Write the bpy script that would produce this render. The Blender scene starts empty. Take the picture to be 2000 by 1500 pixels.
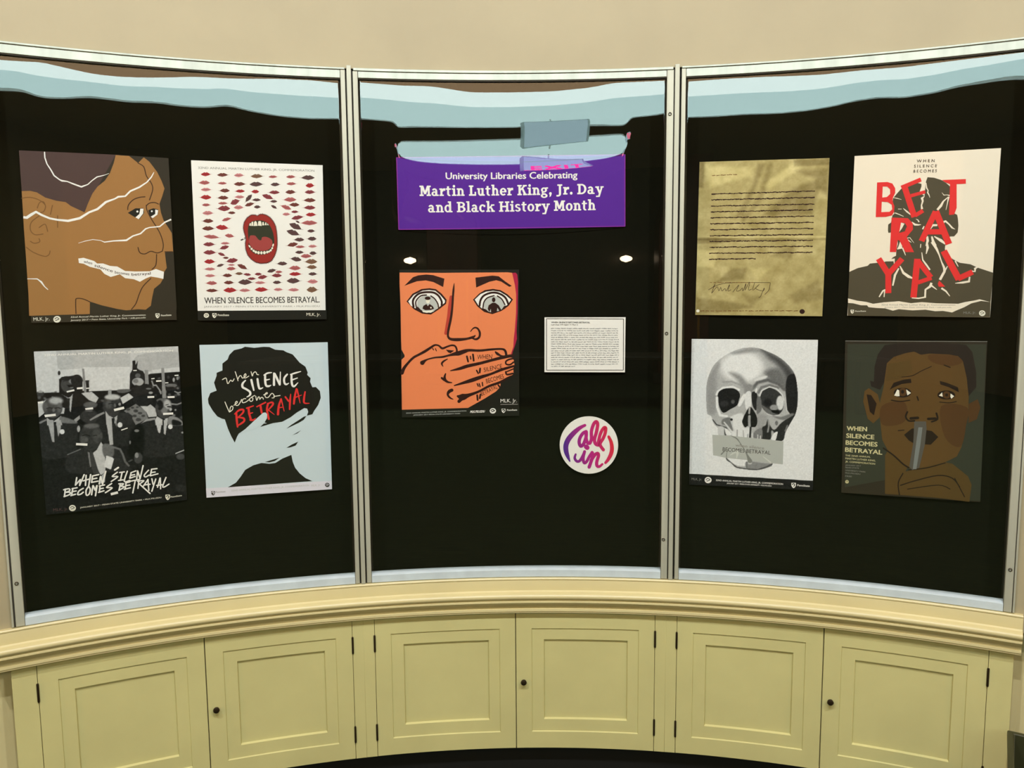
import bpy, bmesh, math, random
import numpy as np
from mathutils import Vector, Matrix
from mathutils.geometry import tessellate_polygon

SC = bpy.context.scene
COL = SC.collection
PI = math.pi

# ------------------------------------------------------------------ camera, world, exposure
ZC = 1.76                      # eye height above the floor; the curved case is a cylinder about the z axis
F_PX, PITCH, YAW, ROLL = 1640.54, 0.1148, 0.0013, -0.0079
CAMX, CAMY = -0.0622, 0.3429
def make_camera():
    cy, sy, cp, sp = math.cos(YAW), math.sin(YAW), math.cos(PITCH), math.sin(PITCH)
    fwd = Vector((sy*cp, cy*cp, -sp)); right = Vector((cy, -sy, 0)); up = right.cross(fwd)
    c, s = math.cos(ROLL), math.sin(ROLL)
    r2 = c*right + s*up; u2 = -s*right + c*up
    cam = bpy.data.cameras.new('camera'); cam.sensor_width = 36; cam.lens = F_PX*36/2000
    cam.clip_start = 0.05; cam.clip_end = 60
    o = bpy.data.objects.new('camera', cam); COL.objects.link(o)
    M = Matrix((r2, u2, -fwd)).transposed().to_4x4(); M.translation = Vector((CAMX, CAMY, ZC))
    o.matrix_world = M; SC.camera = o
make_camera()
SC.view_settings.view_transform = 'Standard'; SC.view_settings.look = 'None'
SC.view_settings.gamma = 1.0; SC.view_settings.use_curve_mapping = False
SC.view_settings.exposure = 0.1
SC.cycles.sample_clamp_indirect = 6; SC.cycles.caustics_reflective = False; SC.cycles.caustics_refractive = False
SC.cycles.use_adaptive_sampling = False; SC.cycles.sampling_pattern = 'TABULATED_SOBOL'; SC.cycles.max_bounces = 10; SC.cycles.transparent_max_bounces = 16
W = bpy.data.worlds.new('hall_air'); SC.world = W; W.use_nodes = True
W.node_tree.nodes['Background'].inputs[0].default_value = (1.0, 0.93, 0.78, 1)
W.node_tree.nodes['Background'].inputs[1].default_value = 0.02
def point_light(name, loc, col, power, size, parent=None):
    l = bpy.data.lights.new(name, 'POINT'); l.color = col; l.energy = power; l.shadow_soft_size = size
    o = bpy.data.objects.new(name, l); COL.objects.link(o); o.location = loc
    if parent: o.parent = parent
    return o
def area_light(name, loc, target, col, power, sx, sy):
    l = bpy.data.lights.new(name, 'AREA'); l.shape = 'RECTANGLE'; l.size = sx; l.size_y = sy; l.color = col; l.energy = power
    o = bpy.data.objects.new(name, l); COL.objects.link(o); o.location = loc
    o.rotation_euler = (Vector(target)-Vector(loc)).to_track_quat('-Z', 'Y').to_euler(); return o

# brightness and places of the hall's lamps and the added downlights
EA = 9.5
EB = 6.8
LY = (-3.86,-4.50,-5.60)
LW = 2.9
EXX = .095
EXY = -5.2
SY = 1.0
SZ = .1
SP = 175
EXZ = 2.245
EXR = .25
EXH = .225
EXW = .26
LX0 = -.63
LX1 = 1.45
LZ = .52
DLC = (.95,.98,1.0)
DLP = 112
DLY = .6
DLZ = -.7

# ------------------------------------------------------------------ materials
def lin(c):
    r = []
    for v in c:
        v /= 255
        r.append(v/12.92 if v <= .04045 else ((v+.055)/1.055)**2.4)
    return (*r, 1)
MATS = {}
def mat(name, rgb, rough=.6, metal=0, noise=0, scale=8, bump=0, spec=.5, stretch=None):
    if name in MATS: return MATS[name]
    m = bpy.data.materials.new(name); m.use_nodes = True; nt = m.node_tree; b = nt.nodes['Principled BSDF']
    b.inputs['Roughness'].default_value = rough; b.inputs['Metallic'].default_value = metal
    b.inputs['Specular IOR Level'].default_value = spec; b.inputs['Base Color'].default_value = lin(rgb)
    if noise or bump:
        tc = nt.nodes.new('ShaderNodeTexCoord'); mp = nt.nodes.new('ShaderNodeMapping')
        if stretch: mp.inputs['Scale'].default_value = stretch
        n = nt.nodes.new('ShaderNodeTexNoise'); n.inputs['Scale'].default_value = scale; n.inputs['Detail'].default_value = 6
        nt.links.new(tc.outputs['Object'], mp.inputs[0]); nt.links.new(mp.outputs[0], n.inputs['Vector'])
        if noise:
            rp = nt.nodes.new('ShaderNodeValToRGB')
            lo = [max(0, v*(1-noise)) for v in rgb]; hi = [min(255, v*(1+noise)) for v in rgb]
            rp.color_ramp.elements[0].position = .3; rp.color_ramp.elements[1].position = .7
            rp.color_ramp.elements[0].color = lin(lo); rp.color_ramp.elements[1].color = lin(hi)
            nt.links.new(n.outputs[0], rp.inputs[0]); nt.links.new(rp.outputs[0], b.inputs['Base Color'])
        if bump:
            bp = nt.nodes.new('ShaderNodeBump'); bp.inputs['Strength'].default_value = bump; bp.inputs['Distance'].default_value = .002
            nt.links.new(n.outputs[0], bp.inputs['Height']); nt.links.new(bp.outputs[0], b.inputs['Normal'])
    MATS[name] = m; return m
def emit(name, rgb, strength):
    m = bpy.data.materials.new(name); m.use_nodes = True; nt = m.node_tree; nt.nodes.clear()
    e = nt.nodes.new('ShaderNodeEmission'); e.inputs[0].default_value = (*rgb, 1); e.inputs[1].default_value = strength
    o = nt.nodes.new('ShaderNodeOutputMaterial'); nt.links.new(e.outputs[0], o.inputs[0]); MATS[name] = m; return m
def glass_mats():
    """thin plate glass: both faces' Fresnel reflection on the front, plain tinted transmission on the rest"""
    m = bpy.data.materials.new('plate_glass'); m.use_nodes = True; nt = m.node_tree; nt.nodes.clear()
    t = nt.nodes.new('ShaderNodeBsdfTransparent'); t.inputs[0].default_value = (.985, .992, .982, 1)
    g = nt.nodes.new('ShaderNodeBsdfGlossy'); g.inputs['Roughness'].default_value = 0.0; g.inputs[0].default_value = (1, 1, 1, 1)
    f = nt.nodes.new('ShaderNodeFresnel'); ge = nt.nodes.new('ShaderNodeNewGeometry'); io = nt.nodes.new('ShaderNodeMapRange')
    io.inputs['To Min'].default_value = 1.52; io.inputs['To Max'].default_value = 1/1.52      # the same plate seen from either side
    nt.links.new(ge.outputs['Backfacing'], io.inputs['Value']); nt.links.new(io.outputs[0], f.inputs[0])
    k = nt.nodes.new('ShaderNodeMath'); k.operation = 'MULTIPLY'; k.inputs[1].default_value = 1.9; k.use_clamp = True
    x = nt.nodes.new('ShaderNodeMixShader'); o = nt.nodes.new('ShaderNodeOutputMaterial')
    nt.links.new(f.outputs[0], k.inputs[0]); nt.links.new(k.outputs[0], x.inputs[0])
    nt.links.new(t.outputs[0], x.inputs[1]); nt.links.new(g.outputs[0], x.inputs[2]); nt.links.new(x.outputs[0], o.inputs[0])
    b = bpy.data.materials.new('plate_glass_body'); b.use_nodes = True; nt = b.node_tree; nt.nodes.clear()
    t = nt.nodes.new('ShaderNodeBsdfTransparent'); t.inputs[0].default_value = (.985, .993, .982, 1)
    o = nt.nodes.new('ShaderNodeOutputMaterial'); nt.links.new(t.outputs[0], o.inputs[0])
    return m, b
INK = dict(ink=(29,28,20), white=(240,236,230), cream=(238,232,214), cream_paper=(240,226,205), red=(226,52,50), grey=(140,136,128), pale_grey=(190,192,186), charcoal=(62,58,52), card_grey=(158,158,156),
    plum=(78,58,54), olive_black=(50,44,32), skin=(160,114,64), umber=(66,42,24), sienna=(120,82,42), umber_black=(48,22,14),
    lip_red=(168,44,48), lip_brown=(112,58,50), lip_pink=(200,128,130), lip_maroon=(134,58,64), lip_plum=(88,64,62), lip_tan=(124,92,70), lip_rose=(176,96,96), lip_line=(92,36,38),
    mouth_rim=(78,30,22), mouth_red=(152,44,36), mouth_dark=(50,52,34), tongue=(160,66,62), lilac_white=(224,220,230), blue_paper=(204,218,224), magenta=(140,44,150),
    orange=(236,134,86), crimson=(176,32,66), brick=(186,64,50), olive_ink=(80,72,54), tape_grey=(180,182,176), tape_dark=(128,130,124), tape_light=(202,204,196),
    boy_ground=(56,58,45), boy_hair=(42,34,27), boy_skin=(94,69,34), boy_skin_warm=(88,67,32), boy_skin_deep=(84,57,29), boy_line=(38,27,17), boy_text=(208,198,150), zip_grey=(88,84,76), zip_light=(122,126,122))
def ink(k): return mat('ink_'+k, INK[k], .55, spec=.18)
def paint_mat():
    m = bpy.data.materials.new('printed_tones'); m.use_nodes = True; nt = m.node_tree; b = nt.nodes['Principled BSDF']
    a = nt.nodes.new('ShaderNodeVertexColor'); a.layer_name = 'print'
    nt.links.new(a.outputs[0], b.inputs['Base Color']); b.inputs['Roughness'].default_value = .6; b.inputs['Specular IOR Level'].default_value = .1
    return m
PRINT = paint_mat()

# ------------------------------------------------------------------ object helpers
def link(name, verts, faces, mats, parent=None, mi=None, smooth=False):
    me = bpy.data.meshes.new(name); me.from_pydata(verts, [], faces); me.update()
    for m in (mats if isinstance(mats, (list, tuple)) else [mats]): me.materials.append(m)
    if mi: me.polygons.foreach_set('material_index', mi)
    if smooth: me.polygons.foreach_set('use_smooth', [True]*len(me.polygons))
    o = bpy.data.objects.new(name, me); COL.objects.link(o)
    if parent: o.parent = parent
    return o
def fix(o, bevel=0, seg=2, smooth=True):
    bm = bmesh.new(); bm.from_mesh(o.data); bmesh.ops.recalc_face_normals(bm, faces=bm.faces); bm.to_mesh(o.data); bm.free()
    if bevel:
        b = o.modifiers.new('edge', 'BEVEL'); b.width = bevel; b.segments = seg; b.limit_method = 'ANGLE'; b.angle_limit = math.radians(40)
    if smooth:
        o.data.polygons.foreach_set('use_smooth', [True]*len(o.data.polygons)); o.data.set_sharp_from_angle(angle=math.radians(35))
    return o
def thing(name, label, cat, group=None, loc=(0, 0, 0)):
    o = bpy.data.objects.new(name, None); o.empty_display_size = .1; COL.objects.link(o); o.location = loc
    return tag(o, label, cat, group)
def tag(o, label, cat, group=None):
    o['label'] = label; o['category'] = cat
    if group: o['group'] = group
    return o
def structure(o, label=None):
    o['kind'] = 'structure'
    if label: o['label'] = label; 
    return o
def pol(th, r, z): return (r*math.sin(th), r*math.cos(th), z+ZC)
def sweep(name, th0, th1, prof, m, parent=None, n=None, bevel=0, smooth=True):
    """a closed profile of (radius, height) swept about the case's axis, capped at both ends"""
    n = n or max(1, int(abs(th1-th0)/.012)); k = len(prof); v = []; f = []
    for i in range(n+1):
        t = th0+(th1-th0)*i/n
        for r, z in prof: v.append(pol(t, r, z))
    for i in range(n):
        for j in range(k):
            a = i*k+j; b = i*k+(j+1) % k; f.append((a, b, b+k, a+k))
    f.append(tuple(range(k))[::-1]); f.append(tuple(range(n*k, n*k+k)))
    return fix(link(name, v, f, m, parent), bevel, smooth=smooth)
def arcbox(name, th0, th1, r0, r1, z0, z1, m, parent=None, bevel=0, n=None):
    return sweep(name, th0, th1, [(r0, z0), (r1, z0), (r1, z1), (r0, z1)], m, parent, n, bevel)
def box(name, c, s, m, parent=None, bevel=0, rz=0):
    v = []; 
    for dx in (-1, 1):
        for dy in (-1, 1):
            for dz in (-1, 1):
                x, y = dx*s[0]/2, dy*s[1]/2
                v.append((c[0]+x*math.cos(rz)-y*math.sin(rz), c[1]+x*math.sin(rz)+y*math.cos(rz), c[2]+dz*s[2]/2))
    f = [(0, 1, 3, 2), (4, 6, 7, 5), (0, 4, 5, 1), (2, 3, 7, 6), (0, 2, 6, 4), (1, 5, 7, 3)]
    return fix(link(name, v, f, m, parent), bevel, smooth=bool(bevel))
def lathe(name, prof, m, parent=None, M=None, n=24):
    v = []; f = []; k = len(prof)
    for i in range(n):
        a = 2*PI*i/n
        for r, z in prof:
            p = Vector((r*math.cos(a), r*math.sin(a), z)); v.append(tuple(M @ p) if M else tuple(p))
    for i in range(n):
        for j in range(k-1):
            a = i*k+j; b = ((i+1) % n)*k+j; f.append((a, b, b+1, a+1))
    f.append(tuple(i*k for i in range(n))[::-1]); f.append(tuple(i*k+k-1 for i in range(n)))
    return fix(link(name, v, f, m, parent))
def radial_frame(th, r, z):
    """right, up, towards the viewer, at a point of the curved case"""
    M = Matrix(((math.cos(th), 0, -math.sin(th)), (-math.sin(th), 0, -math.cos(th)), (0, 1, 0))).to_4x4()
    M.translation = Vector(pol(th, r, z)); return M

# ------------------------------------------------------------------ the room
RF = 3.1638                    # front face of the glazed frames
RC = RF+.005                   # face of the cupboard doors
RB = RF+.0798                  # face of the black display board
Z0, ZTOP, ZCEIL = -ZC, .6945, 2.30
wallpaint = mat('cream_wall_paint', (164,153,122), .62, noise=.025, scale=3, bump=.05)
woodpaint = mat('glossy_cream_wood_paint', (205,192,143), .32, noise=.02, scale=5, bump=.03)
doorpaint = mat('cream_door_paint', (199,192,134), .42, noise=.02, scale=5, bump=.03)
alu = mat('brushed_aluminium', (182,189,176), .42, .3, noise=.05, scale=30, stretch=(1, 1, .06))
alu_dull = mat('weathered_aluminium', (178,178,160), .5, .25, noise=.06, scale=30, stretch=(1, 1, .06))
gasket_m = mat('dark_gasket', (52,48,38), .7)
gleam_rail = mat('satin_aluminium_gleam', (204,216,220), .3, .2, noise=.03, scale=20)  # base colour lightened to carry the ceiling panel's gleam on the rail
felt = mat('black_felt', (17,17,9), .95, noise=.08, scale=60, spec=.05)
iron = mat('dark_bronze', (52,40,24), .4, .6)
carpet = mat('green_carpet', (46,52,30), .95, noise=.3, scale=40, bump=.3, spec=.1)
ceil_m = mat('ceiling_plaster', (170,150,120), .8, noise=.02)
darkwood = mat('dark_panelling', (44,32,20), .5, noise=.2, scale=4, stretch=(1, 1, .15), bump=.1)

def build_room():
    structure(sweep('wall_back', -1.25, 1.25, [(RF+.01, .697), (RF+.25, .697), (RF+.25, ZCEIL-.002), (RF+.01, ZCEIL-.002)], wallpaint))
    for nm, a, b, a2, b2 in (('left', -1.25, -.5149, -1.25, -.5193), ('right', .4823, 1.25, .4848, 1.25)):
        structure(sweep('wall_back_'+nm, a, b, [(RF+.006, .6965), (RF+.006, -1.06), (RF+.25, -1.06), (RF+.25, .6965)], wallpaint))
        structure(sweep('wall_low_'+nm, a2, b2, [(RF+.075, -1.0605), (RF+.075, Z0), (RF+.25, Z0), (RF+.25, -1.0605)], woodpaint))
    x = RF*math.sin(1.25)+.26; y0 = 1.0; side = mat('side_wall_paint', (150,122,82), .7, noise=.03)
    for nm, s in (('wall_left', -1), ('wall_right', 1)): structure(box(nm, (s*(x+.1), (y0-11)/2, ZC+(Z0+ZCEIL)/2), (.2, y0+11, ZCEIL-Z0), side))
    structure(box('wall_front', (0, -11.1, ZC+(Z0+ZCEIL)/2), (2*x+.4, .2, ZCEIL-Z0), darkwood))
    structure(box('floor', (0, -3.7, -.05), (8, 14.9, .1), carpet))
    structure(box('ceiling', (0, -3.7, ZC+ZCEIL+.05), (8, 14.9, .1), ceil_m))
build_room()

# ------------------------------------------------------------------ lamps of the hall (seen only mirrored in the glass), plus an added amber panel and downlights
LIGHT_A, LIGHT_B = emit('bright_diffuser', (.82, 1.0, .95), EA), emit('soft_diffuser', (.66, .95, .92), EB)
def ceiling_light(y0, y1, hw, m, label, side=0):
    t = thing('ceiling_light', label, 'ceiling light', 'luminous ceiling panels', (0, (y0+y1)/2, ZC+ZCEIL))
    yc = (y0+y1)/2
    d = box('diffuser', (0, 0, -.02), (2*hw-.05, y1-y0-.004, .012), m, t)
    fr = mat('white_enamel', (225,225,220), .4)
    for k in (-1, 1):
        box('frame_bar', (k*(hw-.0125), 0, -.02), (.025, y1-y0, .04), fr, t)
        if k == side: box('frame_bar', (0, k*((y1-y0)/2-.0125), -.02), (2*hw-.05, .025, .04), fr, t)
ceiling_light(LY[1], LY[0], LW, LIGHT_A, 'bright luminous ceiling panel mirrored as the upper white band in the glass')
ceiling_light(LY[2], LY[1]-.008, LW, LIGHT_B, 'softer luminous ceiling panel mirrored as the lower pale band in the glass', -1)
ceiling_light(LY[0]+.01, LY[0]+.9, LW, emit('amber_ceiling_glow', (2.3, 1.55, .85), 1.0), 'added dim amber glow for the lit ceiling mirrored above the white band', 1)  # glowing panel added in place of a warm-lit stretch of ceiling
def exit_sign():
    t = thing('exit_sign', 'red EXIT sign hung from the ceiling, mirrored above the purple banner', 'exit sign', None, (EXX, EXY, ZC+EXZ)); t.rotation_euler = (0, 0, EXR)
    hs = EXH; w = EXW
    box('housing', (0, 0, -hs/2), (w, .05, hs), mat('sign_housing', (190,205,205), .4), t, .004)
    box('face', (0, .0265, -hs/2), (w-.014, .003, hs-.014), emit('sign_face', (.62, .92, 1.0), 4.2), t)
    box('hanger', (0, -.03, (ZCEIL-EXZ)/2-.03), (.004, .004, ZCEIL-EXZ+.06), mat('white_enamel', (225,225,220), .4), t)
    ls = []
    red = emit('sign_red', (1, .02, .10), 12)
    k = w/.40; dz = -hs+.012
    def bar(x0, y0, x1, y1, w=.026):
        d = Vector((x1-x0, y1-y0)); n = Vector((-d.y, d.x)).normalized()*w/2
        ls.append([((x0+n.x)*k, y0+n.y), ((x0-n.x)*k, y0-n.y), ((x1-n.x)*k, y1-n.y), ((x1+n.x)*k, y1+n.y)])
    h = hs*.42; x = -.13
    bar(x, 0, x, h); [bar(x, q, x+.065, q, .02) for q in (.01, h/2, h-.01)]
    x = -.04; bar(x, 0, x+.07, h); bar(x+.07, 0, x, h); x = .065; bar(x, 0, x, h); x = .14; bar(x, 0, x, h); bar(x-.042, h-.01, x+.042, h-.01, .02)
    bar(-.19, -.008, .19, -.008, .006)
    v = []; f = []
    for q in ls:
        f.append(tuple(range(len(v), len(v)+4))); v += [(-a, .0285, b+dz) for a, b in q]
    link('lettering', v, f, red, t)
exit_sign()
def sconce(x, y, z, rz, label, power, col, group, r=.05, bulb=8):
    t = thing('wall_sconce', label, 'wall lamp', group, (x, y, ZC+z)); t.rotation_euler = (0, 0, rz)
    box('back_plate', (0, -.008, 0), (.09, .016, .16), iron, t, .004)
    box('arm', (0, -.05, -.04), (.018, .08, .018), iron, t, .003)
    lathe('lamp_shade', [(r*.6, -.05), (r, 0), (r*1.05, .05), (r*.5, .09)], emit('glowing_shade', col, bulb), t, Matrix.Translation((0, -.10, 0)), 20)
    if power: point_light('lamp_glow', (0, -.10-r*1.6, .02), col, power, .06, t)
for x, lb in ((LX1, 'small glowing wall lamp mirrored at the right of the centre glass'), (LX0, 'small glowing wall lamp mirrored left of the orange poster top')):
    sconce(x, -10.98, LZ, PI, lb, 3, (1, .78, .5), 'small wall lamps across the hall', .017, 12)
for s in (-1, 1):
    sconce(s*(RF*math.sin(1.25)+.25), SY, SZ, -s*PI/2, 'warm wall lamp beyond the %s end of the display case' % ('left' if s < 0 else 'right'), SP, (1, .62, .30), 'warm wall lamps beside the case', .07, 6)
def downlight(x, y, label):  # added lamps, out of view, that brighten the case from the front
    t = thing('added_downlight', label, 'ceiling light', 'added fill downlights over the case', (x, y, ZC+ZCEIL))
    lathe('trim_ring', [(.085, -.012), (.11, -.010), (.115, -.001), (.085, -.001)], mat('white_enamel', (225,225,220), .4), t)
    lathe('lens', [(.001, -.008), (.084, -.008), (.084, -.004), (.001, -.004)], emit('fill_lens', DLC, 14), t)
    l = bpy.data.lights.new('fill_beam', 'AREA'); l.shape = 'DISK'; l.size = .16; l.color = DLC; l.energy = DLP
    o = bpy.data.objects.new('fill_beam', l); COL.objects.link(o); o.parent = t; o.location = (0, 0, -.014)
    o.rotation_euler = (Vector((x*.9, 3.1, DLZ))-Vector((x, y, ZC+ZCEIL))).to_track_quat('-Z', 'Y').to_euler()
for x, w in ((-1.5, 'left'), (0, 'centre'), (1.5, 'right')): downlight(x, DLY, 'added unseen downlight above the %s of the display case' % w)
def column(x, label):
    t = thing('timber_column', label, 'column', 'reddish columns across the hall', (x, -9.5, 0))
    box('shaft', (0, 0, (ZC+ZCEIL)/2), (.42, .42, ZC+ZCEIL-.004), mat('red_brown_timber', (92,38,22), .45, noise=.2, scale=5, stretch=(1, 1, .1)), t, .01)
    box('plinth', (0, 0, .1), (.5, .5, .196), darkwood, t, .01)
    for k in (-1, 1): box('brass_strip', (k*.12, .216, 1.1), (.02, .012, 1.6), mat('aged_brass', (150,112,50), .35, .9), t)
column(-1.0, 'reddish timber column faintly mirrored above the text card'); column(.9, 'reddish timber column faintly mirrored above the orange poster')
def bench():
    t = thing('long_table', 'long dark table across the hall, faintly mirrored in the lower glass', 'table', None, (0, -6.4, 0))
    box('table_top', (0, 0, .74), (3.4, .9, .05), darkwood, t, .008)
    for a in (-1, 1):
        for b in (-1, 1): box('leg', (a*1.55, b*.36, .3575), (.09, .09, .713), darkwood, t, .006)
bench()

# ------------------------------------------------------------------ display case carcass
def build_case():
    t = thing('display_case', 'long curved black-lined display case recessed in the cream wall', 'display case')
    a, b = -.513, .481
    arcbox('back_board', a, b, RB+.004, RB+.022, -1.0, .6885, felt, t)
    arcbox('top_panel', a, b, RF+.032, RB+.0039, .672, .6885, felt, t)
    arcbox('bottom_panel', a, b, RF+.032, RB+.0039, -1.0, -.985, felt, t)
    for q in (a, b-.005): arcbox('side_panel', q, q+.005, RF+.032, RB+.0039, -.985, .672, felt, t)
    for p, q, z0 in ((-.5144, -.1852, .6905), (-.1768, .1480, .6878), (.1565, .482, .6905)):
        arcbox('header_trim', p, q, RF-.006, RF+.03, z0, .6962, alu, t, .001)
build_case()
def end_jamb(a, b, label):
    t = thing('end_jamb', label, 'frame post', 'end jambs of the display case')
    arcbox('post', a, b, RF-.004, RF+.03, -.998, .69, alu_dull, t, .001)
    c = b if a < 0 else a
    arcbox('gasket', *((b, b+.0012) if a < 0 else (a-.0012, a)), RF+.0, RF+.03, -.998, .69, gasket_m, t)
end_jamb(-.5148, -.5128, 'thin metal jamb at the left end of the display case')
end_jamb(.4803, .4822, 'thin metal jamb at the right end of the display case')
def mullion(a, b, label):
    t = thing('mullion_post', label, 'frame post', 'upright posts between the panes')
    sweep('post', a, b, [(RF-.007, -.999), (RF+.03, -.999), (RF+.03, .6965), (RF+.0095, .6965), (RF+.0095, .7035), (RF-.007, .7035)], alu_dull, t, None, .0012)
    for p, q in ((a-.0009, a), (b, b+.0009)): arcbox('gasket', p, q, RF+.004, RF+.03, -.998, .69, gasket_m, t)
mullion(-.1835, -.1790, 'upright metal post between the left and centre panes')
mullion(.1496, .1542, 'upright metal post between the centre and right panes')

# ------------------------------------------------------------------ glazed panels
GLASS, GLASS_BODY = glass_mats()
def lock(th, z, parent):
    lathe('lock', [(.0055, 0), (.0055, .003), (.0038, .0042), (.0036, .001)], iron, parent, radial_frame(th, RF-.002, z), 14)
WAVE_LEFT = ([(-0.4899, 0.651, -3.11), (-0.4781, 0.653, -3.25), (-0.458, 0.659, -4.23), (-0.4377, 0.647, -1.16), (-0.4169, 0.636, 1.71), (-0.3954, 0.635, 2.3), (-0.3689, 0.639, 1.73), (-0.3278, 0.653, -1.11), (-0.295, 0.654, -0.93), (-0.2516, 0.663, -2.7), (-0.2171, 0.664, -2.52), (-0.1921, 0.658, -0.84)],  # slopes solved from image pixels along the mirrored band's edges
    [(-0.4913, 0.587, -11.05), (-0.4794, 0.588, -11.06), (-0.4619, 0.564, -5.36), (-0.4476, 0.563, -5.07), (-0.418, 0.579, -7.99), (-0.3878, 0.572, -5.94), (-0.3655, 0.577, -6.77), (-0.3429, 0.568, -4.51), (-0.3198, 0.566, -3.86), (-0.3008, 0.581, -6.79), (-0.2819, 0.564, -2.79), (-0.253, 0.549, 0.77), (-0.2234, 0.544, 2.38), (-0.1932, 0.547, 1.95)])
WAVE_CENTRE = ([(-0.1708, 0.664, -1.96), (-0.1309, 0.658, -0.24), (-0.0998, 0.658, -0.1), (-0.0581, 0.638, 4.76), (-0.016, 0.639, 4.96), (0.026, 0.641, 4.66), (0.0627, 0.65, 2.63), (0.0888, 0.664, -0.58)],
    [(-0.1718, 0.549, 1.72), (-0.1421, 0.543, 3.28), (-0.111, 0.528, 6.78), (-0.0691, 0.525, 7.87), (-0.0163, 0.525, 8.13), (0.0365, 0.533, 6.48), (0.0628, 0.538, 5.4), (0.0994, 0.55, 2.79), (0.1305, 0.557, 1.31), (0.1423, 0.564, -0.19)])
WAVE_RIGHT = ([(0.1608, 0.659, 0.79), (0.201, 0.662, 0.1), (0.2405, 0.661, 0.38), (0.2885, 0.654, 1.73), (0.3256, 0.657, 1.02), (0.3617, 0.656, 1.2), (0.4008, 0.659, 0.14), (0.4625, 0.661, -0.69)],
    [(0.1614, 0.545, 3.91), (0.1918, 0.544, 4.07), (0.2167, 0.547, 3.45), (0.2512, 0.544, 3.96), (0.2801, 0.548, 2.99), (0.3036, 0.557, 0.89), (0.3221, 0.57, -2.01), (0.3448, 0.576, -3.59), (0.3673, 0.569, -2.09), (0.3934, 0.578, -4.27), (0.4144, 0.595, -8.19), (0.4351, 0.602, -10.06), (0.4632, 0.618, -13.77)])
RIPPLE = [(0.2709, 0.0), (0.3208, 14.72), (0.3589, 25.99), (0.3787, 30.39), (0.3936, 33.27), (0.4035, 35.76), (0.4397, 30.66), (0.4725, 20.08), (0.4987, 9.47), (0.5134, 6.74), (0.5248, 8.25), (0.5509, 8.33)]  # slopes chosen to put the mirrored lens and sign at their image pixels
def wavy(tab, th, zs, ripple=False):
    """wavy glass: slopes (thousandths) solved from image pixels near the upper edge, and one ripple in the centre pane"""
    T, B = tab
    sm = lambda q, k: float(np.mean([np.interp(th+d, [p[0] for p in q], [p[k] for p in q]) for d in (-.006, -.003, 0, .003, .006)]))
    zt, st, zb, sb = sm(T, 1), sm(T, 2), sm(B, 1), sm(B, 2)
    s = np.where(zs > zb, sb+(st-sb)*np.clip((zs-zb)/(zt-zb), 0, 1.3), sb*np.clip(1-(zb-zs)/.14, 0, 1)**2)
    if ripple:
        u = (th+.0165)/RIP_W; h = math.sqrt(max(0, 1-u*u))**RIP_P
        zz = zs-RIP_T*(th+.0165); zz = np.where(zz < RIP_Z, RIP_Z-(RIP_Z-zz)/max(h, .15), zz)
        w = min(1, h*2.5)*np.clip((zb-zs)/.015, 0, 1); s = s*(1-w)+w*np.interp(zz, [p[0] for p in RIPPLE], [p[1] for p in RIPPLE])
    dz = zs[1]-zs[0]; s = s*.001
    d = np.concatenate([[0], np.cumsum((s[1:]+s[:-1])/2*dz)]); d -= d[-1]; t = np.clip((zs-.19)/.14, 0, 1); return d*t*t*(3-2*t)
RIP_P, RIP_T, RIP_Z, RIP_W = .8, .05, .473, .122
def wave_left(th, zs): return wavy(WAVE_LEFT, th, zs)
def wave_centre(th, zs): return wavy(WAVE_CENTRE, th, zs, True)
def wave_right(th, zs): return wavy(WAVE_RIGHT, th, zs)

def glazed_panel(name, th0, th1, sl, sr, z_in, z_out, label, locks, wave, post_m):
    t = thing(name, label, 'glazed panel', 'glazed panels of the display case')
    r0, r1 = RF-.003, RF+.03
    arcbox('stile', th0, th0+sl, r0, r1, -.998, z_out, post_m, t, .0012)
    arcbox('stile', th1-sr, th1, r0, r1, -.998, z_out, post_m, t, .0012)
    a, b = th0+sl, th1-sr
    arcbox('top_rail', a+.0003, b-.0003, r0+.001, r1, z_in, z_out, alu, t, .0012)
    sweep('bottom_rail', a+.0003, b-.0003, [(r0, -.998), (r0+.033, -.998), (r0+.033, -.969), (r0+.012, -.969), (r0+.002, -.975)], gleam_rail, t)
    arcbox('gasket', a+.0003, b-.0003, r0+.004, r0+.012, z_in-.003, z_in, gasket_m, t)
    for th, z in locks: lock(th, z, t)
    nx, nz = int((b-a)/.0028), 190
    zt, zb = z_in+.004, -.973
    v = []; f = []; mi = []; zs = np.linspace(zb, zt, nz+1)
    for face in (0, 1):
        for i in range(nx+1):
            th = a+(b-a)*i/nx; dr = wave(th, zs)
            for j in range(nz+1):
                z = zb+(zt-zb)*j/nz
                r = RF+.012+dr[j] if face == 0 else RF+.022
                v.append(pol(th, r, z))
    o = (nx+1)*(nz+1); k = nz+1
    for i in range(nx):
        for j in range(nz):
            q = i*k+j; f.append((q, q+k, q+k+1, q+1)); mi.append(0)
    for i in range(nx):
        for j in range(nz):
            q = o+i*k+j; f.append((q, q+1, q+k+1, q+k)); mi.append(1)
    ring = [i*k for i in range(nx+1)]+[nx*k+j for j in range(1, k)]+[i*k+nz for i in range(nx-1, -1, -1)]+[j for j in range(nz-1, 0, -1)]
    for q, w in zip(ring, ring[1:]+ring[:1]): f.append((q, q+o, w+o, w)); mi.append(1)
    link('glass_pane', v, f, [GLASS, GLASS_BODY], t, mi, True)
glazed_panel('glazed_panel', -.5114, -.1850, .0075, .0046, .6645, .690, 'left curved glass panel in a metal frame over four posters', [(-.5082, -.8643), (-.5045-.0035, -.12)], wave_left, alu_dull)
glazed_panel('glazed_panel', -.1775, .1485, .0050, .0068, .6665, .6872, 'centre curved glass panel over the purple banner and orange poster', [(.1450, .5496), (.1445, -.1564), (.1441, -.8592)], wave_centre, alu_dull)
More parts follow.
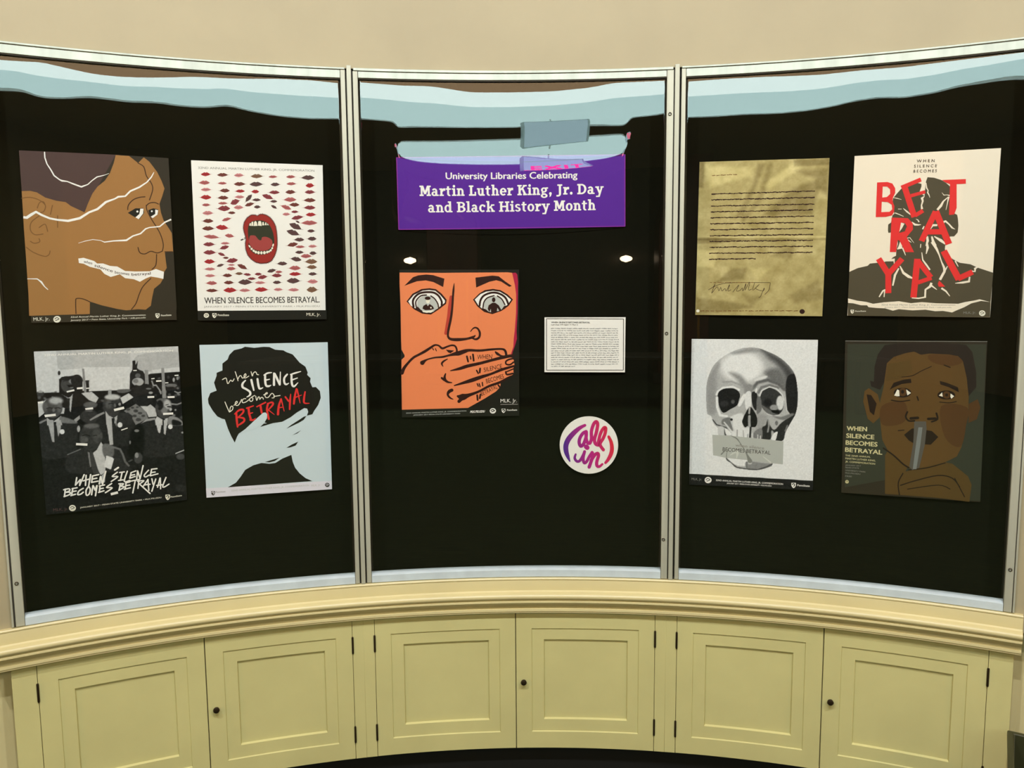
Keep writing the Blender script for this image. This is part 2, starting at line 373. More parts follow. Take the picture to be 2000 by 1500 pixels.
glazed_panel('glazed_panel', .1562, .4797, .0043, .0070, .6645, .690, 'right curved glass panel over parchment, skull and red-lettered posters', [(.4764, -.8641)], wave_right, alu_dull)

# ------------------------------------------------------------------ ledge and cupboards
def build_ledge():
    t = thing('counter_ledge', 'glossy cream moulded ledge running below the curved glass', 'ledge')
    z = -1.0
    prof = [(RF+.0055, z)]+[(RF-o, z-d) for o, d in ((.010, 0), (.0125, .003), (.0125, .006), (.010, .008), (.011, .011), (.014, .043), (.018, .047), (.030, .049), (.036, .052), (.039, .057), (.039, .063), (.036, .068), (.031, .071),
        (.0303, .0745), (.033, .076), (.0335, .081), (.030, .085), (.024, .089), (.018, .096), (.015, .103), (.0135, .1085), (.018, .1095), (.0185, .117), (.016, .1195), (.0155, .1235))]+[(RF+.0055, z-.1235)]
    sweep('moulding', -.537, .4895, prof, woodpaint, t)
build_ledge()

def rect_ring(t0, t1, z0, z1, r, nx, nz):
    p = [pol(t0+(t1-t0)*i/nx, r, z0) for i in range(nx)]+[pol(t1, r, z0+(z1-z0)*j/nz) for j in range(nz)]
    p += [pol(t1+(t0-t1)*i/nx, r, z1) for i in range(nx)]+[pol(t0, r, z1+(z0-z1)*j/nz) for j in range(nz)]
    return p
ZD0, ZD1 = -1.632, -1.1255
def loops(name, rings, m, parent, cap=None):
    v = []; f = []; k = len(rings[0])
    for r in rings: v += r
    for i in range(len(rings)-1):
        for j in range(k):
            q = i*k+j; w = i*k+(j+1) % k; f.append((q, w, w+k, q+k))
    if cap:
        nx, nz = cap; o = (len(rings)-1)*k
        # the last ring is filled as vertical strips
        bot = [o+i for i in range(nx+1)]; top = [o+nx+nz+(nx-i) for i in range(nx+1)]
        for i in range(1, nx-1): f.append((bot[i], bot[i+1], top[i+1], top[i]))
        left = [o]+[o+2*nx+2*nz-j for j in range(1, nz)]+[o+2*nx+nz]
        f.append(tuple([bot[1]]+[top[1]]+left[::-1])); right = [o+nx+j for j in range(nz+1)]
        f.append(tuple([bot[nx-1]]+right+[top[nx-1]]))
    return fix(link(name, v, f, m, parent))
def door(t0, t1, hinge_left, knob, cab):
    g = .00045; a, b = t0+g, t1-g; nx, nz = 14, 2
    sx = .0171; i0, i1 = a+sx, b-sx; z0, z1 = -1.571, -1.1885
    j0, j1 = i0+.0136, i1-.0122; y0, y1 = -1.526, -1.2305
    e = .0007
    d = loops('door', [rect_ring(a, b, ZD0, ZD1-.001, RC+.018, nx, nz), rect_ring(a, b, ZD0, ZD1-.001, RC+.001, nx, nz), rect_ring(a+.0004, b-.0004, ZD0+.001, ZD1-.002, RC, nx, nz),
        rect_ring(i0, i1, z0, z1, RC, nx, nz), rect_ring(i0+e, i1-e, z0+.0025, z1-.0015, RC+.004, nx, nz), rect_ring(j0, j1, y0, y1, RC+.004, nx, nz), rect_ring(j0+e, j1-e, y0+.004, y1-.0015, RC+.0115, nx, nz)], doorpaint, cab)
    loops('panel', [rect_ring(j0+e*.6, j1-e*.6, y0+.0025, y1-.001, RC+.016, nx, nz), rect_ring(j0+e, j1-e, y0+.0042, y1-.0017, RC+.0115, nx, nz)], doorpaint, d, (nx, nz))
    th = a-.0004 if hinge_left else b+.0004
    for z in (-1.2185, -1.542):
        lathe('hinge', [(.0028, -.030), (.0036, -.027), (.0036, .027), (.0028, .030)], iron, d, Matrix.Translation(pol(th, RC-.002, z)), 12)
    if knob:
        k = t0+.0085 if knob < 0 else t1-.0085
        lathe('knob', [(.0045, 0), (.0045, .006), (.0098, .009), (.0105, .014), (.008, .018), (.003, .0195)], iron, d, radial_frame(k, RC, -1.3815), 20)
def cabinet(t0, s0, s1, s2, t1, label, knob):
    c = thing('base_cabinet', label, 'cabinet', 'cream cabinets under the display case')
    arcbox('carcass', t0, t1, RC+.0185, RC+.30, -1.635, ZD1-.004, mat('cabinet_gap_shade', (120,108,70), .6), c)  # carcass colour carries the shade seen in the door gaps
    arcbox('face_stile', t0, s0, RC, RC+.0185, ZD0, ZD1-.001, doorpaint, c, .0008); arcbox('face_stile', s2, t1, RC, RC+.0185, ZD0, ZD1-.001, doorpaint, c, .0008)
    arcbox('toe_kick', t0, t1, RC+.05, RC+.065, Z0+.002, -1.635, mat('black_vinyl', (14,13,11), .6), c)
    door(s0, s1, True, 0, c); door(s1, s2, False, -1, c)
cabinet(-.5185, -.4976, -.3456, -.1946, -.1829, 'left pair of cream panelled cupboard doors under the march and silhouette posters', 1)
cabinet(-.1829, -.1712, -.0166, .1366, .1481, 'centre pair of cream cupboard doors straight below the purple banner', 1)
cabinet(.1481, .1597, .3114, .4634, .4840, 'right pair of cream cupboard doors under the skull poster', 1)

def bin_():
    c = Vector(pol(.525, 2.93, Z0)); t = thing('waste_bin', 'dark green waste bin at the right end of the cupboards', 'bin', None, c)
    m = mat('dark_green_plastic', (50,50,24), .5); h = .43; w = .13
    v = []; f = []
    rings = [(w*.86, 0), (w, h-.02), (w+.008, h-.02), (w+.008, h), (w-.008, h), (w*.84, .012)]
    a = -.525
    for q, z in rings:
        for sx, sy in ((-1, -1), (1, -1), (1, 1), (-1, 1)):
            x, y = sx*q, sy*q; v.append((x*math.cos(a)-y*math.sin(a), x*math.sin(a)+y*math.cos(a), z))
    for i in range(len(rings)-1):
        for j in range(4): f.append((i*4+j, i*4+(j+1) % 4, i*4+4+(j+1) % 4, i*4+4+j))
    f.append((3, 2, 1, 0)); f.append((20, 21, 22, 23)); fix(link('bin_body', v, f, m, t), .004)
bin_()

# artwork of each sheet, traced from image pixels, in tenths of a millimetre about its centre
ART={
'p1':[
('P','illustration','plum',1,0,[[-2033,2526,542,2547,472,2258,309,1907,-13,1549,-187,1312,-432,772,-844,923,-1418,1150,-1681,1310,-2037,1334]]),
('P','illustration','olive_black',1,0,[[542,2547,2037,2527,2048,-2204,-447,-2304,-432,772,-13,1549]]),
('P','illustration','skin',2,0,[[-2036,1352,-1813,1369,-1645,1330,-1432,1187,-1145,1103,-903,1074,-771,964,-414,784,-310,1038,-167,1351,-12,1568,194,1749,350,1985,474,2296,541,2536,915,2528,1156,2330,1327,2511,1484,2384,1687,2085,1801,1819,1875,1588,1797,1350,1704,1111,1735,837,1798,602,1935,368,2020,211,2031,-370,1787,-395,1803,-676,1819,-878,1739,-1000,1703,-1204,1609,-1367,1414,-1532,1343,-1817,1294,-2063,1138,-2186,916,-2167,581,-2196,327,-2148,-104,-2029,-422,-1910,-446,-2292,-2075,-2316,-2053,-1684,-2048,-670,-2049,253]]),
('S','illustration','umber',3,1,[1156,2330,1312,2222,1371,1955,1505,1728,1531,1535,1424,1219],[28]),
('S','illustration','umber',3,1,[1323,1039,1419,1121,1567,1146,1675,1103],[28]),
('S','illustration','umber',3,1,[789,903,815,1040,950,1201,1136,1286,1301,1312],[28]),
('S','illustration','umber',3,1,[1324,1059,1335,902,1449,631,1601,359,1700,123,1754,-155,1714,-356],[28]),
('S','illustration','umber',3,1,[1018,-252,1065,-410,1210,-447,1380,-364,1563,-412,1714,-356],[28]),
('S','illustration','umber',3,1,[1788,-375,2012,-370],[28]),
('S','illustration','umber',3,1,[1542,-460,1507,-782,1389,-925],[28]),
('S','illustration','umber',3,1,[1337,-1208,1102,-1454,978,-1698,870,-1983,731,-2167],[28]),
('S','illustration','umber',3,1,[-823,-2273,-810,-1913,-775,-1813,-597,-1831,-423,-1918],[28]),
('S','illustration','sienna',3,1,[-2051,1145,-1827,1180,-1593,1106,-1448,959,-1495,786,-1584,745],[25]),
('S','illustration','sienna',3,1,[-1661,875,-1598,1029,-1493,1064,-1448,959],[25]),
('S','illustration','sienna',3,1,[-1626,648,-1846,450,-1880,220,-1769,89,-1560,114],[25]),
('S','illustration','sienna',3,1,[-1650,303,-1487,404,-1433,194],[25]),
('S','illustration','sienna',3,1,[-1904,-107,-1804,-162,-1663,-120,-1673,-24],[25]),
('S','illustration','sienna',3,1,[-2020,-283,-1841,-433,-1571,-544,-1447,-502,-1404,-385],[25]),
('S','illustration','sienna',3,1,[-1329,696,-1258,966],[25]),
('S','illustration','sienna',3,1,[-1163,317,-1140,664],[25]),
('P','illustration','ink',3,0,[[784,805,1009,950,1228,957,1250,821,1100,612,924,712]]),
('P','illustration','white',4,0,[[1147,943,1235,946,1220,800,1083,619,995,675,1109,777]]),
('P','illustration','white',4,1,[[1088,855,1084,841,1076,830,1064,823,1051,823,1039,828,1032,839,1030,853,1033,866,1042,877,1054,884,1067,884,1078,879,1086,868]]),
('P','illustration','ink',3,0,[[1371,903,1521,968,1659,933,1648,795,1487,652,1400,747]]),
('P','illustration','white',4,0,[[1574,930,1658,913,1629,774,1487,663,1435,709,1567,792]]),
('P','illustration','white',4,1,[[1498,876,1495,864,1487,854,1477,849,1465,848,1455,853,1449,863,1447,875,1450,887,1457,896,1468,902,1479,903,1489,898,1496,888]]),
('S','torn_paper_lines','white',4,0,[-1373,2523,-1374,2356,-1329,2171,-1238,2007,-1163,1841,-1033,1734,-966,1699,-828,1686,-658,1617,-454,1542,-273,1622,-161,1734,-12,1855,204,1922,321,1976],[32,35,32,35,39,35,49,32,42,49,28,28,32,18,11]),
('S','torn_paper_lines','white',4,0,[-2041,596,-1956,584,-1829,679,-1703,760,-1555,669,-1354,580,-1148,541,-870,519,-549,606,-290,788,-53,893,192,1114,448,1221,541,1282,740,1309,893,1470,1153,1597,1379,1762,1514,1923,1595,2073],[70,77,77,70,63,56,56,70,70,56,63,63,42,56,49,49,49,35,35,18]),
('S','torn_paper_lines','white',4,0,[-632,-141,-451,-78,-234,-26,-21,-52,84,-100,338,-59,701,-34,891,101,1114,179,1268,329,1381,372,1677,408,1832,544,2022,637],[11,18,18,18,32,35,56,42,42,42,32,39,42,49]),
('S','torn_paper_lines','white',4,0,[-2054,-1214,-1793,-1218,-1695,-1307,-1617,-1444,-1529,-1541],[18,32,49,28,21]),
('P','torn_strip','white',4,0,[[-662,-604,-518,-581,-238,-674,-153,-752,9,-749,203,-825,402,-841,612,-978,905,-993,1311,-987,1501,-915,1728,-1001,1702,-1224,1543,-1185,1340,-1148,1189,-1210,1017,-1313,855,-1235,600,-1198,461,-1080,201,-1163,26,-1066,-74,-929,-357,-854,-529,-759,-653,-741]]),
('T', 'lettering', 'umber', 5, 'when', [-527, -727, -299, -786], 84, 0.01, 0, 0),
('T', 'lettering', 'umber', 5, 'silence', [-241, -840, 253, -1023], 84, 0.01, 0, 0),
('T', 'lettering', 'umber', 5, 'becomes', [317, -1054, 722, -1112], 84, 0.01, 0, 0),
('T', 'lettering', 'umber', 5, 'betrayal', [795, -1127, 1343, -1087], 84, 0.01, 0, 0),
('T', 'lettering', 'cream', 4, 'MLK, Jr.', [-1970, -2467, -1547, -2459], 98, 0, 0, 1),
('P','round_emblem','cream',4,1,[[-1244,-2434,-1257,-2478,-1287,-2513,-1328,-2533,-1372,-2533,-1411,-2513,-1436,-2478,-1443,-2435,-1430,-2391,-1400,-2356,-1359,-2336,-1315,-2336,-1276,-2355,-1251,-2391]]),
('S','round_emblem','olive_black',5,1,[-1402,-2423,-1350,-2384,-1288,-2423,-1335,-2451,-1386,-2468],[20]),
('T', 'fine_print', 'cream', 4, '32nd Annual Martin Luther King, Jr. Commemoration', [-974, -2398, 1121, -2371], 46, 0.01, 0.2, 0),
('T', 'fine_print', 'cream', 4, 'January 2017 • Penn State, University Park • mlk.psu.edu', [-980, -2494, 1117, -2453], 46, 0.01, 0.2, 0),
('P','shield_emblem','cream',4,0,[[1416,-2308,1536,-2308,1532,-2390,1503,-2440,1468,-2465,1436,-2440,1412,-2391]]),
('S','shield_emblem','olive_black',5,1,[1440,-2358,1475,-2333,1503,-2366,1479,-2407],[21]),
('T', 'fine_print', 'cream', 4, 'PennState', [1577, -2403, 1880, -2390], 53, 0.02, 0, 0)],
'p2':[
('P','white_field','white',1,0,[[-2032,2524,2029,2525,2002,-2223,-2027,-2214]]),
('T', 'fine_print', 'grey', 2, '32ND ANNUAL MARTIN LUTHER KING, JR. COMMEMORATION', [-1830, 2270, 1757, 2305], 64, 0.01, 0, 0),
('T', 'lettering', 'charcoal', 2, 'WHEN SILENCE BECOMES BETRAYAL.', [-1810, -1983, 1813, -1965], 194, 0.012, 0, 0),
('T', 'fine_print', 'grey', 2, 'JANUARY 2017 • PENN STATE UNIVERSITY PARK • MLK.PSU.EDU', [-1833, -2109, 1816, -2115], 52, 0.0, 0, 0),
('L','r',1,[-1616,2107,-1471,2113,-1619,2044]),
('L','d',1,[-1110,2105,-945,2112,-1112,2045]),
('L','p',1,[-613,2110,-464,2116,-615,2049]),
('L','t',1,[-62,2101,126,2109,-65,2033]),
('L','q',1,[438,2098,575,2104,437,2052]),
('L','q',1,[998,2116,1144,2122,997,2063]),
('L','k',-1,[1556,2108,1770,2116,1554,2030]),
('L','q',-1,[-1656,1844,-1492,1850,-1659,1777]),
('L','q',-1,[-1120,1842,-981,1847,-1122,1797]),
('L','d',1,[-601,1835,-423,1841,-603,1770]),
('L','k',1,[-90,1846,116,1854,-93,1770]),
('L','k',1,[502,1856,646,1862,500,1795]),
('L','q',1,[1010,1894,1164,1900,1008,1841]),
('L','r',1,[1598,1858,1734,1863,1596,1781]),
('L','p',1,[-1628,1629,-1475,1634,-1631,1572]),
('L','d',-1,[-1052,1615,-897,1620,-1055,1551]),
('L','r',-1,[-583,1612,-435,1618,-585,1559]),
('L','r',-1,[-118,1610,3,1614,-120,1549]),
('L','m',-1,[474,1603,645,1609,472,1542]),
('L','d',1,[974,1628,1135,1634,972,1559]),
('L','m',1,[1591,1645,1755,1651,1589,1580]),
('L','r',-1,[-1631,1389,-1467,1394,-1634,1314]),
('L','d',-1,[-1109,1387,-943,1393,-1111,1323]),
('L','p',-1,[-609,1426,-460,1431,-611,1373]),
('L','k',-1,[-331,1401,-230,1521,-281,1359]),
('L','m',1,[253,1458,422,1401,225,1386]),
('L','q',-1,[966,1385,1166,1392,963,1308]),
('L','d',-1,[1590,1382,1785,1388,1588,1312]),
('L','q',1,[-1640,1149,-1513,1153,-1642,1100]),
('L','q',1,[-1134,1213,-987,1218,-1136,1168]),
('L','m',1,[-763,1262,-622,1319,-736,1178]),
('L','d',1,[-320,1196,-174,1240,-307,1138]),
('L','k',-1,[-90,1348,46,1352,-92,1299]),
('L','k',-1,[445,1315,559,1319,443,1269]),
('L','k',1,[-79,1124,26,1127,-81,1070]),
('L','k',1,[442,1139,532,1088,418,1099]),
('L','q',-1,[830,1131,991,1077,805,1065]),
('L','d',-1,[1094,1224,1256,1229,1092,1158]),
('L','m',-1,[1582,1142,1769,1147,1580,1072]),
('L','m',-1,[-1096,1052,-904,1058,-1099,962]),
('L','p',1,[-659,1095,-510,1100,-661,1027]),
('L','p',1,[-1603,895,-1439,899,-1606,827]),
('L','d',-1,[-869,919,-750,922,-871,873]),
('L','p',1,[823,912,946,915,821,858]),
('L','m',1,[1094,996,1210,999,1093,950]),
('L','r',1,[1602,917,1766,922,1600,851]),
('L','d',-1,[-1595,647,-1431,651,-1598,579]),
('L','q',1,[-1043,706,-899,749,-1032,655]),
('L','m',1,[1165,809,1356,847,1175,740]),
('L','q',-1,[1558,648,1816,654,1556,570]),
('L','d',1,[-1612,410,-1429,414,-1614,338]),
('L','r',1,[-1189,449,-999,437,-1200,366]),
('L','k',1,[1098,529,1287,443,1054,440]),
('L','k',1,[1014,322,1213,260,982,233]),
('L','k',-1,[1180,674,1245,637,1163,647]),
('L','q',1,[-1524,148,-1287,131,-1531,84]),
('L','q',1,[-971,189,-832,172,-982,125]),
('L','k',1,[1596,385,1721,387,1595,330]),
('L','k',-1,[1218,97,1381,100,1216,31]),
('L','m',1,[-1606,-91,-1430,-88,-1609,-159]),
('L','p',1,[-1109,-53,-969,-50,-1111,-98]),
('L','k',-1,[1627,132,1775,135,1625,62]),
('L','m',1,[-1598,-348,-1408,-345,-1601,-424]),
('L','m',-1,[-1133,-186,-989,-144,-1119,-248]),
('L','d',-1,[1000,-66,1172,-33,1011,-138]),
('L','q',1,[1230,-136,1385,-133,1228,-183]),
('L','p',1,[1631,-114,1771,-111,1629,-168]),
('L','m',1,[-1234,-403,-1124,-444,-1252,-450]),
('L','d',-1,[-1102,-516,-1009,-515,-1103,-554]),
('L','m',-1,[-909,-601,-731,-573,-901,-680]),
('L','k',1,[1204,-315,1344,-313,1202,-370]),
('L','k',1,[1639,-340,1756,-339,1637,-403]),
('L','q',1,[1413,-437,1589,-435,1411,-507]),
('L','r',1,[-1610,-639,-1445,-638,-1613,-715]),
('L','k',1,[-1284,-757,-1169,-725,-1274,-801]),
('L','p',-1,[-940,-742,-829,-741,-941,-773]),
('L','k',-1,[1100,-542,1272,-565,1086,-619]),
('L','t',-1,[1583,-615,1779,-612,1580,-701]),
('L','k',-1,[652,-687,814,-685,650,-753]),
('L','p',-1,[-1601,-878,-1432,-876,-1603,-931]),
('L','q',1,[-956,-861,-815,-859,-958,-922]),
('L','d',1,[-611,-796,-461,-868,-642,-859]),
('L','q',-1,[1051,-831,1237,-829,1049,-909]),
('L','t',-1,[1596,-798,1761,-797,1594,-869]),
('L','p',1,[-1609,-1090,-1448,-1089,-1611,-1143]),
('L','d',-1,[-1075,-1079,-927,-1078,-1078,-1140]),
('L','t',-1,[-713,-1019,-593,-1018,-715,-1069]),
('L','m',-1,[-460,-1048,-340,-1058,-465,-1094]),
('L','m',1,[-121,-1034,-7,-1033,-122,-1084]),
('L','k',1,[300,-923,443,-891,311,-983]),
('L','q',1,[528,-960,643,-959,526,-1006]),
('L','r',1,[1045,-1026,1238,-1024,1042,-1092]),
('L','k',1,[1609,-1022,1750,-1021,1607,-1080]),
('L','q',-1,[-1564,-1325,-1395,-1325,-1566,-1390]),
('L','d',1,[-1047,-1308,-891,-1307,-1049,-1369]),
('L','k',1,[-544,-1294,-326,-1293,-547,-1386]),
('L','m',1,[-333,-1182,-198,-1181,-335,-1228]),
('L','m',1,[8,-1130,159,-1107,15,-1198]),
('L','m',-1,[466,-1076,627,-1075,464,-1142]),
('L','p',1,[-74,-1311,93,-1311,-76,-1361]),
('L','k',1,[459,-1301,596,-1301,456,-1359]),
('L','k',1,[979,-1248,1192,-1247,976,-1342]),
('L','p',-1,[1608,-1273,1781,-1272,1606,-1347]),
('L','d',1,[-1573,-1565,-1389,-1565,-1575,-1622]),
('L','r',1,[-1019,-1552,-815,-1552,-1023,-1637]),
('L','p',1,[-561,-1559,-389,-1559,-563,-1617]),
('L','r',1,[-44,-1535,164,-1535,-47,-1612]),
('L','p',1,[489,-1534,634,-1534,487,-1588]),
('L','p',-1,[988,-1545,1167,-1544,986,-1603]),
('L','t',1,[1572,-1540,1748,-1539,1569,-1638]),
('P','open_mouth','mouth_rim',2,0,[[-81,834,-86,875,-47,862,-35,912,-5,882,14,923,44,893,80,934,91,893,123,923,134,883,166,912,177,872,219,897,217,854,256,873,254,830,293,850,291,807,339,818,324,777,366,783,351,742,393,749,377,708,419,714,404,673,447,669,424,631,466,627,443,589,485,585,463,547,508,533,476,503,515,487,482,457,521,442,489,412,528,397,495,367,535,348,500,321,537,303,502,276,540,257,505,231,542,212,507,185,545,165,509,141,545,122,509,98,545,79,509,55,545,36,509,12,545,-7,509,-31,545,-57,506,-75,538,-101,499,-119,531,-145,492,-163,524,-189,485,-208,517,-234,478,-252,503,-286,462,-298,488,-332,446,-344,472,-377,430,-390,456,-423,414,-436,431,-475,388,-478,405,-517,362,-519,379,-559,336,-561,353,-600,308,-604,301,-648,264,-627,257,-670,220,-649,213,-693,174,-672,154,-710,131,-676,111,-715,88,-680,67,-719,44,-685,24,-723,1,-689,-32,-726,-45,-685,-78,-715,-91,-674,-124,-703,-137,-662,-169,-692,-183,-651,-222,-668,-219,-625,-258,-643,-255,-600,-294,-617,-291,-574,-337,-585,-323,-545,-364,-553,-350,-512,-391,-520,-377,-480,-418,-488,-404,-447,-451,-443,-424,-410,-464,-403,-437,-370,-477,-363,-450,-330,-490,-323,-462,-290,-502,-283,-475,-250,-512,-231,-477,-206,-513,-188,-479,-162,-515,-144,-481,-119,-517,-101,-483,-75,-518,-47,-480,-31,-510,-5,-471,11,-502,37,-463,53,-493,79,-454,94,-494,109,-465,143,-504,158,-475,191,-515,202,-486,235,-526,245,-498,278,-538,288,-510,322,-548,336,-516,365,-554,379,-523,409,-561,423,-529,453,-559,481,-520,500,-551,528,-512,547,-542,575,-503,593,-528,636,-487,637,-504,673,-463,674,-481,711,-440,711,-458,748,-417,749,-423,797,-385,782,-385,824,-348,808,-348,851,-310,835,-310,877,-270,862,-247,899,-225,863,-202,900,-180,864,-142,899,-137,857,-103,883,-97,842]]),
('P','open_mouth','mouth_red',3,0,[[-78,822,-29,863,67,885,194,853,303,783,395,664,462,520,488,342,497,163,498,-49,467,-245,404,-425,302,-589,171,-656,-21,-674,-179,-635,-303,-548,-409,-420,-466,-243,-474,-49,-445,96,-465,193,-500,321,-518,449,-489,610,-397,757,-267,849,-156,852]]),
('P','open_mouth','mouth_dark',4,1,[[-353,571,-262,655,-132,691,29,695,173,649,283,553,359,407,402,243,420,45,389,-121,335,-270,185,-371,-11,-407,-204,-377,-328,-264,-395,-117,-373,31,-391,194,-392,390]]),
('P','open_mouth','tongue',5,1,[[-363,96,-335,195,-262,213,-166,199,-105,118,-42,61,15,71,42,153,156,172,284,125,354,44,350,-88,255,-222,91,-282,-71,-276,-230,-229,-323,-132,-375,-18]]),
('P','open_mouth','cream',5,0,[[-344,522,-332,588,-288,613,-295,515]]),
('P','open_mouth','cream',5,0,[[-286,515,-269,638,-217,656,-222,517]]),
('P','open_mouth','cream',5,0,[[-211,512,-190,640,-149,674,-110,642,-90,520]]),
('P','open_mouth','cream',5,0,[[-77,528,-61,660,-4,678,28,654,42,518]]),
('P','open_mouth','cream',5,0,[[56,535,63,638,108,648,124,541]]),
('P','open_mouth','cream',5,0,[[140,547,160,641,188,625,194,543]]),
('P','open_mouth','cream',5,0,[[210,551,224,609,263,544]]),
('P','open_mouth','cream',6,0,[[-340,-128,-326,-162,-331,-184,-353,-181,-378,-155,-392,-121,-387,-99,-365,-102]]),
('P','open_mouth','cream',6,0,[[-266,-204,-263,-233,-280,-256,-307,-259,-329,-241,-333,-211,-316,-188,-288,-185]]),
('P','open_mouth','cream',6,0,[[-203,-268,-201,-300,-219,-322,-247,-322,-268,-299,-270,-268,-252,-245,-224,-245]]),
('P','open_mouth','cream',6,0,[[-128,-312,-133,-347,-159,-368,-191,-363,-210,-335,-205,-301,-179,-279,-148,-284]]),
('P','open_mouth','cream',6,0,[[-46,-342,-59,-379,-88,-395,-116,-380,-127,-343,-113,-305,-84,-290,-56,-305]]),
('P','open_mouth','cream',6,0,[[42,-344,29,-381,1,-397,-26,-382,-36,-345,-23,-307,5,-292,32,-307]]),
('P','open_mouth','cream',6,0,[[142,-343,124,-379,90,-392,60,-374,52,-336,70,-300,103,-287,133,-305]]),
('P','open_mouth','cream',6,0,[[219,-324,202,-354,174,-363,152,-346,149,-313,165,-283,193,-275,215,-292]]),
('P','open_mouth','cream',6,0,[[272,-308,257,-331,234,-336,217,-321,216,-294,232,-271,255,-266,272,-281]]),
('P','open_mouth','cream',6,0,[[326,-278,303,-298,277,-297,264,-275,270,-246,293,-227,319,-228,332,-249]]),
('P','open_mouth','cream',6,0,[[373,-202,355,-226,331,-230,316,-212,319,-183,337,-159,361,-155,376,-173]]),
('P','open_mouth','cream',6,0,[[399,-102,381,-138,361,-150,350,-131,355,-90,373,-53,393,-41,404,-61]]),
('P','open_mouth','charcoal',3,0,[[-644,58,-489,151,-459,111,-605,35]]),
('P','open_mouth','white',4,0,[[-563,101,-514,129,-494,110,-543,80]]),
('P','round_emblem','cream',4,1,[[-1689,-2365,-1699,-2397,-1722,-2423,-1755,-2438,-1791,-2437,-1822,-2423,-1844,-2396,-1850,-2363,-1841,-2331,-1818,-2305,-1785,-2290,-1749,-2291,-1717,-2305,-1696,-2332]]),
('S','round_emblem','ink',5,1,[-1818,-2355,-1776,-2326,-1725,-2356,-1762,-2377,-1803,-2389],[16]),
('P','shield_emblem','cream',4,0,[[-1586,-2293,-1456,-2294,-1460,-2378,-1490,-2429,-1528,-2454,-1563,-2428,-1589,-2377]]),
('S','shield_emblem','ink',5,1,[-1560,-2344,-1522,-2319,-1491,-2353,-1517,-2395],[25]),
('T', 'fine_print', 'cream', 4, 'PennState', [-1422, -2385, -1078, -2388], 64, 0.02, 0, 0),
('T', 'lettering', 'cream', 4, 'MLK, Jr.', [1375, -2405, 1830, -2416], 97, 0, 0, 1)],
'p3':[
('p',198,[-2032,2524,2031,2527,2024,881,-2063,1227],10),
('p',206,[-2032,2524,-1434,2521,-1426,1247,-2053,1279],17),
('p',184,[-1434,2521,636,2527,582,1891,-1421,1946],21),
('p',208,[-1389,1925,-768,1947,-766,1718,-1413,1565],21),
('p',208,[-732,1983,577,1930,529,1206,-619,1241],17),
('p',176,[831,2285,2043,2342,2033,1811,804,1801],27),
('p',202,[1208,1798,2039,1862,2044,1680,1237,1679],21),
('p',24,[-2034,1263,-1434,1239,-1408,1641,-1336,1713,-1101,1730,-966,1748,-771,1641,-794,1259,-620,1229,529,1206,572,1717,820,1781,1023,1633,1166,1683,1522,1694,2042,1704,2040,-2531,-2030,-2538],21),
('p',100,[1238,1243,1232,1236,1224,1233,1213,1232,1202,1235,1190,1240,1179,1248,1171,1257,1165,1267,1163,1277,1165,1285,1170,1292,1179,1295,1189,1296,1201,1293,1213,1288,1224,1280,1232,1271,1238,1261,1239,1251],48),
('p',66,[2063,217,2063,200,2058,183,2048,169,2034,158,2018,152,2001,152,1984,157,1970,166,1960,180,1955,196,1954,213,1959,230,1969,244,1983,255,1999,261,2017,261,2033,257,2047,247,2057,233],48),
('p',84,[1448,1534,1448,1524,1444,1514,1437,1504,1426,1497,1414,1492,1401,1490,1389,1491,1379,1496,1371,1503,1367,1512,1367,1523,1370,1533,1378,1543,1388,1550,1401,1555,1413,1557,1426,1556,1436,1551,1444,1544],48),
('p',100,[-1497,1270,-1494,1258,-1498,1244,-1507,1228,-1520,1213,-1537,1199,-1556,1189,-1574,1183,-1590,1182,-1603,1185,-1611,1193,-1613,1205,-1609,1220,-1600,1235,-1587,1251,-1570,1264,-1552,1275,-1534,1281,-1517,1282,-1505,1279],48),
('p',100,[1499,1076,1495,1067,1485,1060,1470,1055,1452,1054,1433,1055,1414,1060,1397,1067,1385,1076,1377,1086,1375,1095,1379,1104,1389,1111,1404,1116,1422,1117,1441,1116,1460,1111,1477,1104,1489,1096,1497,1086],48),
('p',84,[489,-1033,488,-1042,481,-1052,468,-1063,451,-1074,431,-1084,411,-1091,391,-1096,375,-1097,364,-1094,358,-1088,359,-1080,366,-1070,379,-1058,396,-1048,415,-1038,436,-1030,455,-1026,472,-1025,483,-1027],48),
('p',52,[1985,1209,1992,1196,1995,1181,1994,1167,1989,1155,1980,1145,1970,1140,1957,1139,1945,1142,1933,1150,1924,1161,1917,1175,1914,1189,1916,1203,1920,1216,1929,1225,1940,1231,1952,1232,1964,1228,1976,1221],48),
('p',66,[558,-115,554,-123,544,-129,530,-132,513,-131,495,-127,478,-121,463,-112,452,-102,446,-92,445,-82,450,-74,460,-68,474,-66,490,-66,508,-70,525,-76,540,-85,551,-95,558,-105],48),
('p',84,[-1933,1121,-1936,1104,-1943,1088,-1953,1076,-1966,1069,-1979,1067,-1992,1070,-2004,1079,-2012,1092,-2018,1108,-2019,1126,-2016,1143,-2009,1159,-1999,1171,-1986,1178,-1973,1180,-1960,1177,-1948,1168,-1939,1155,-1934,1139],48),
('p',52,[1313,1006,1318,994,1318,981,1315,968,1309,957,1299,948,1288,943,1275,941,1264,944,1253,950,1246,960,1241,972,1241,985,1244,998,1251,1009,1260,1018,1272,1023,1284,1025,1296,1022,1306,1016],48),
('p',120,[1879,1191,1873,1186,1866,1184,1858,1184,1849,1186,1841,1191,1834,1198,1829,1207,1827,1215,1827,1224,1830,1231,1835,1236,1842,1238,1850,1238,1859,1236,1867,1231,1874,1224,1879,1215,1882,1207,1881,1198],48),
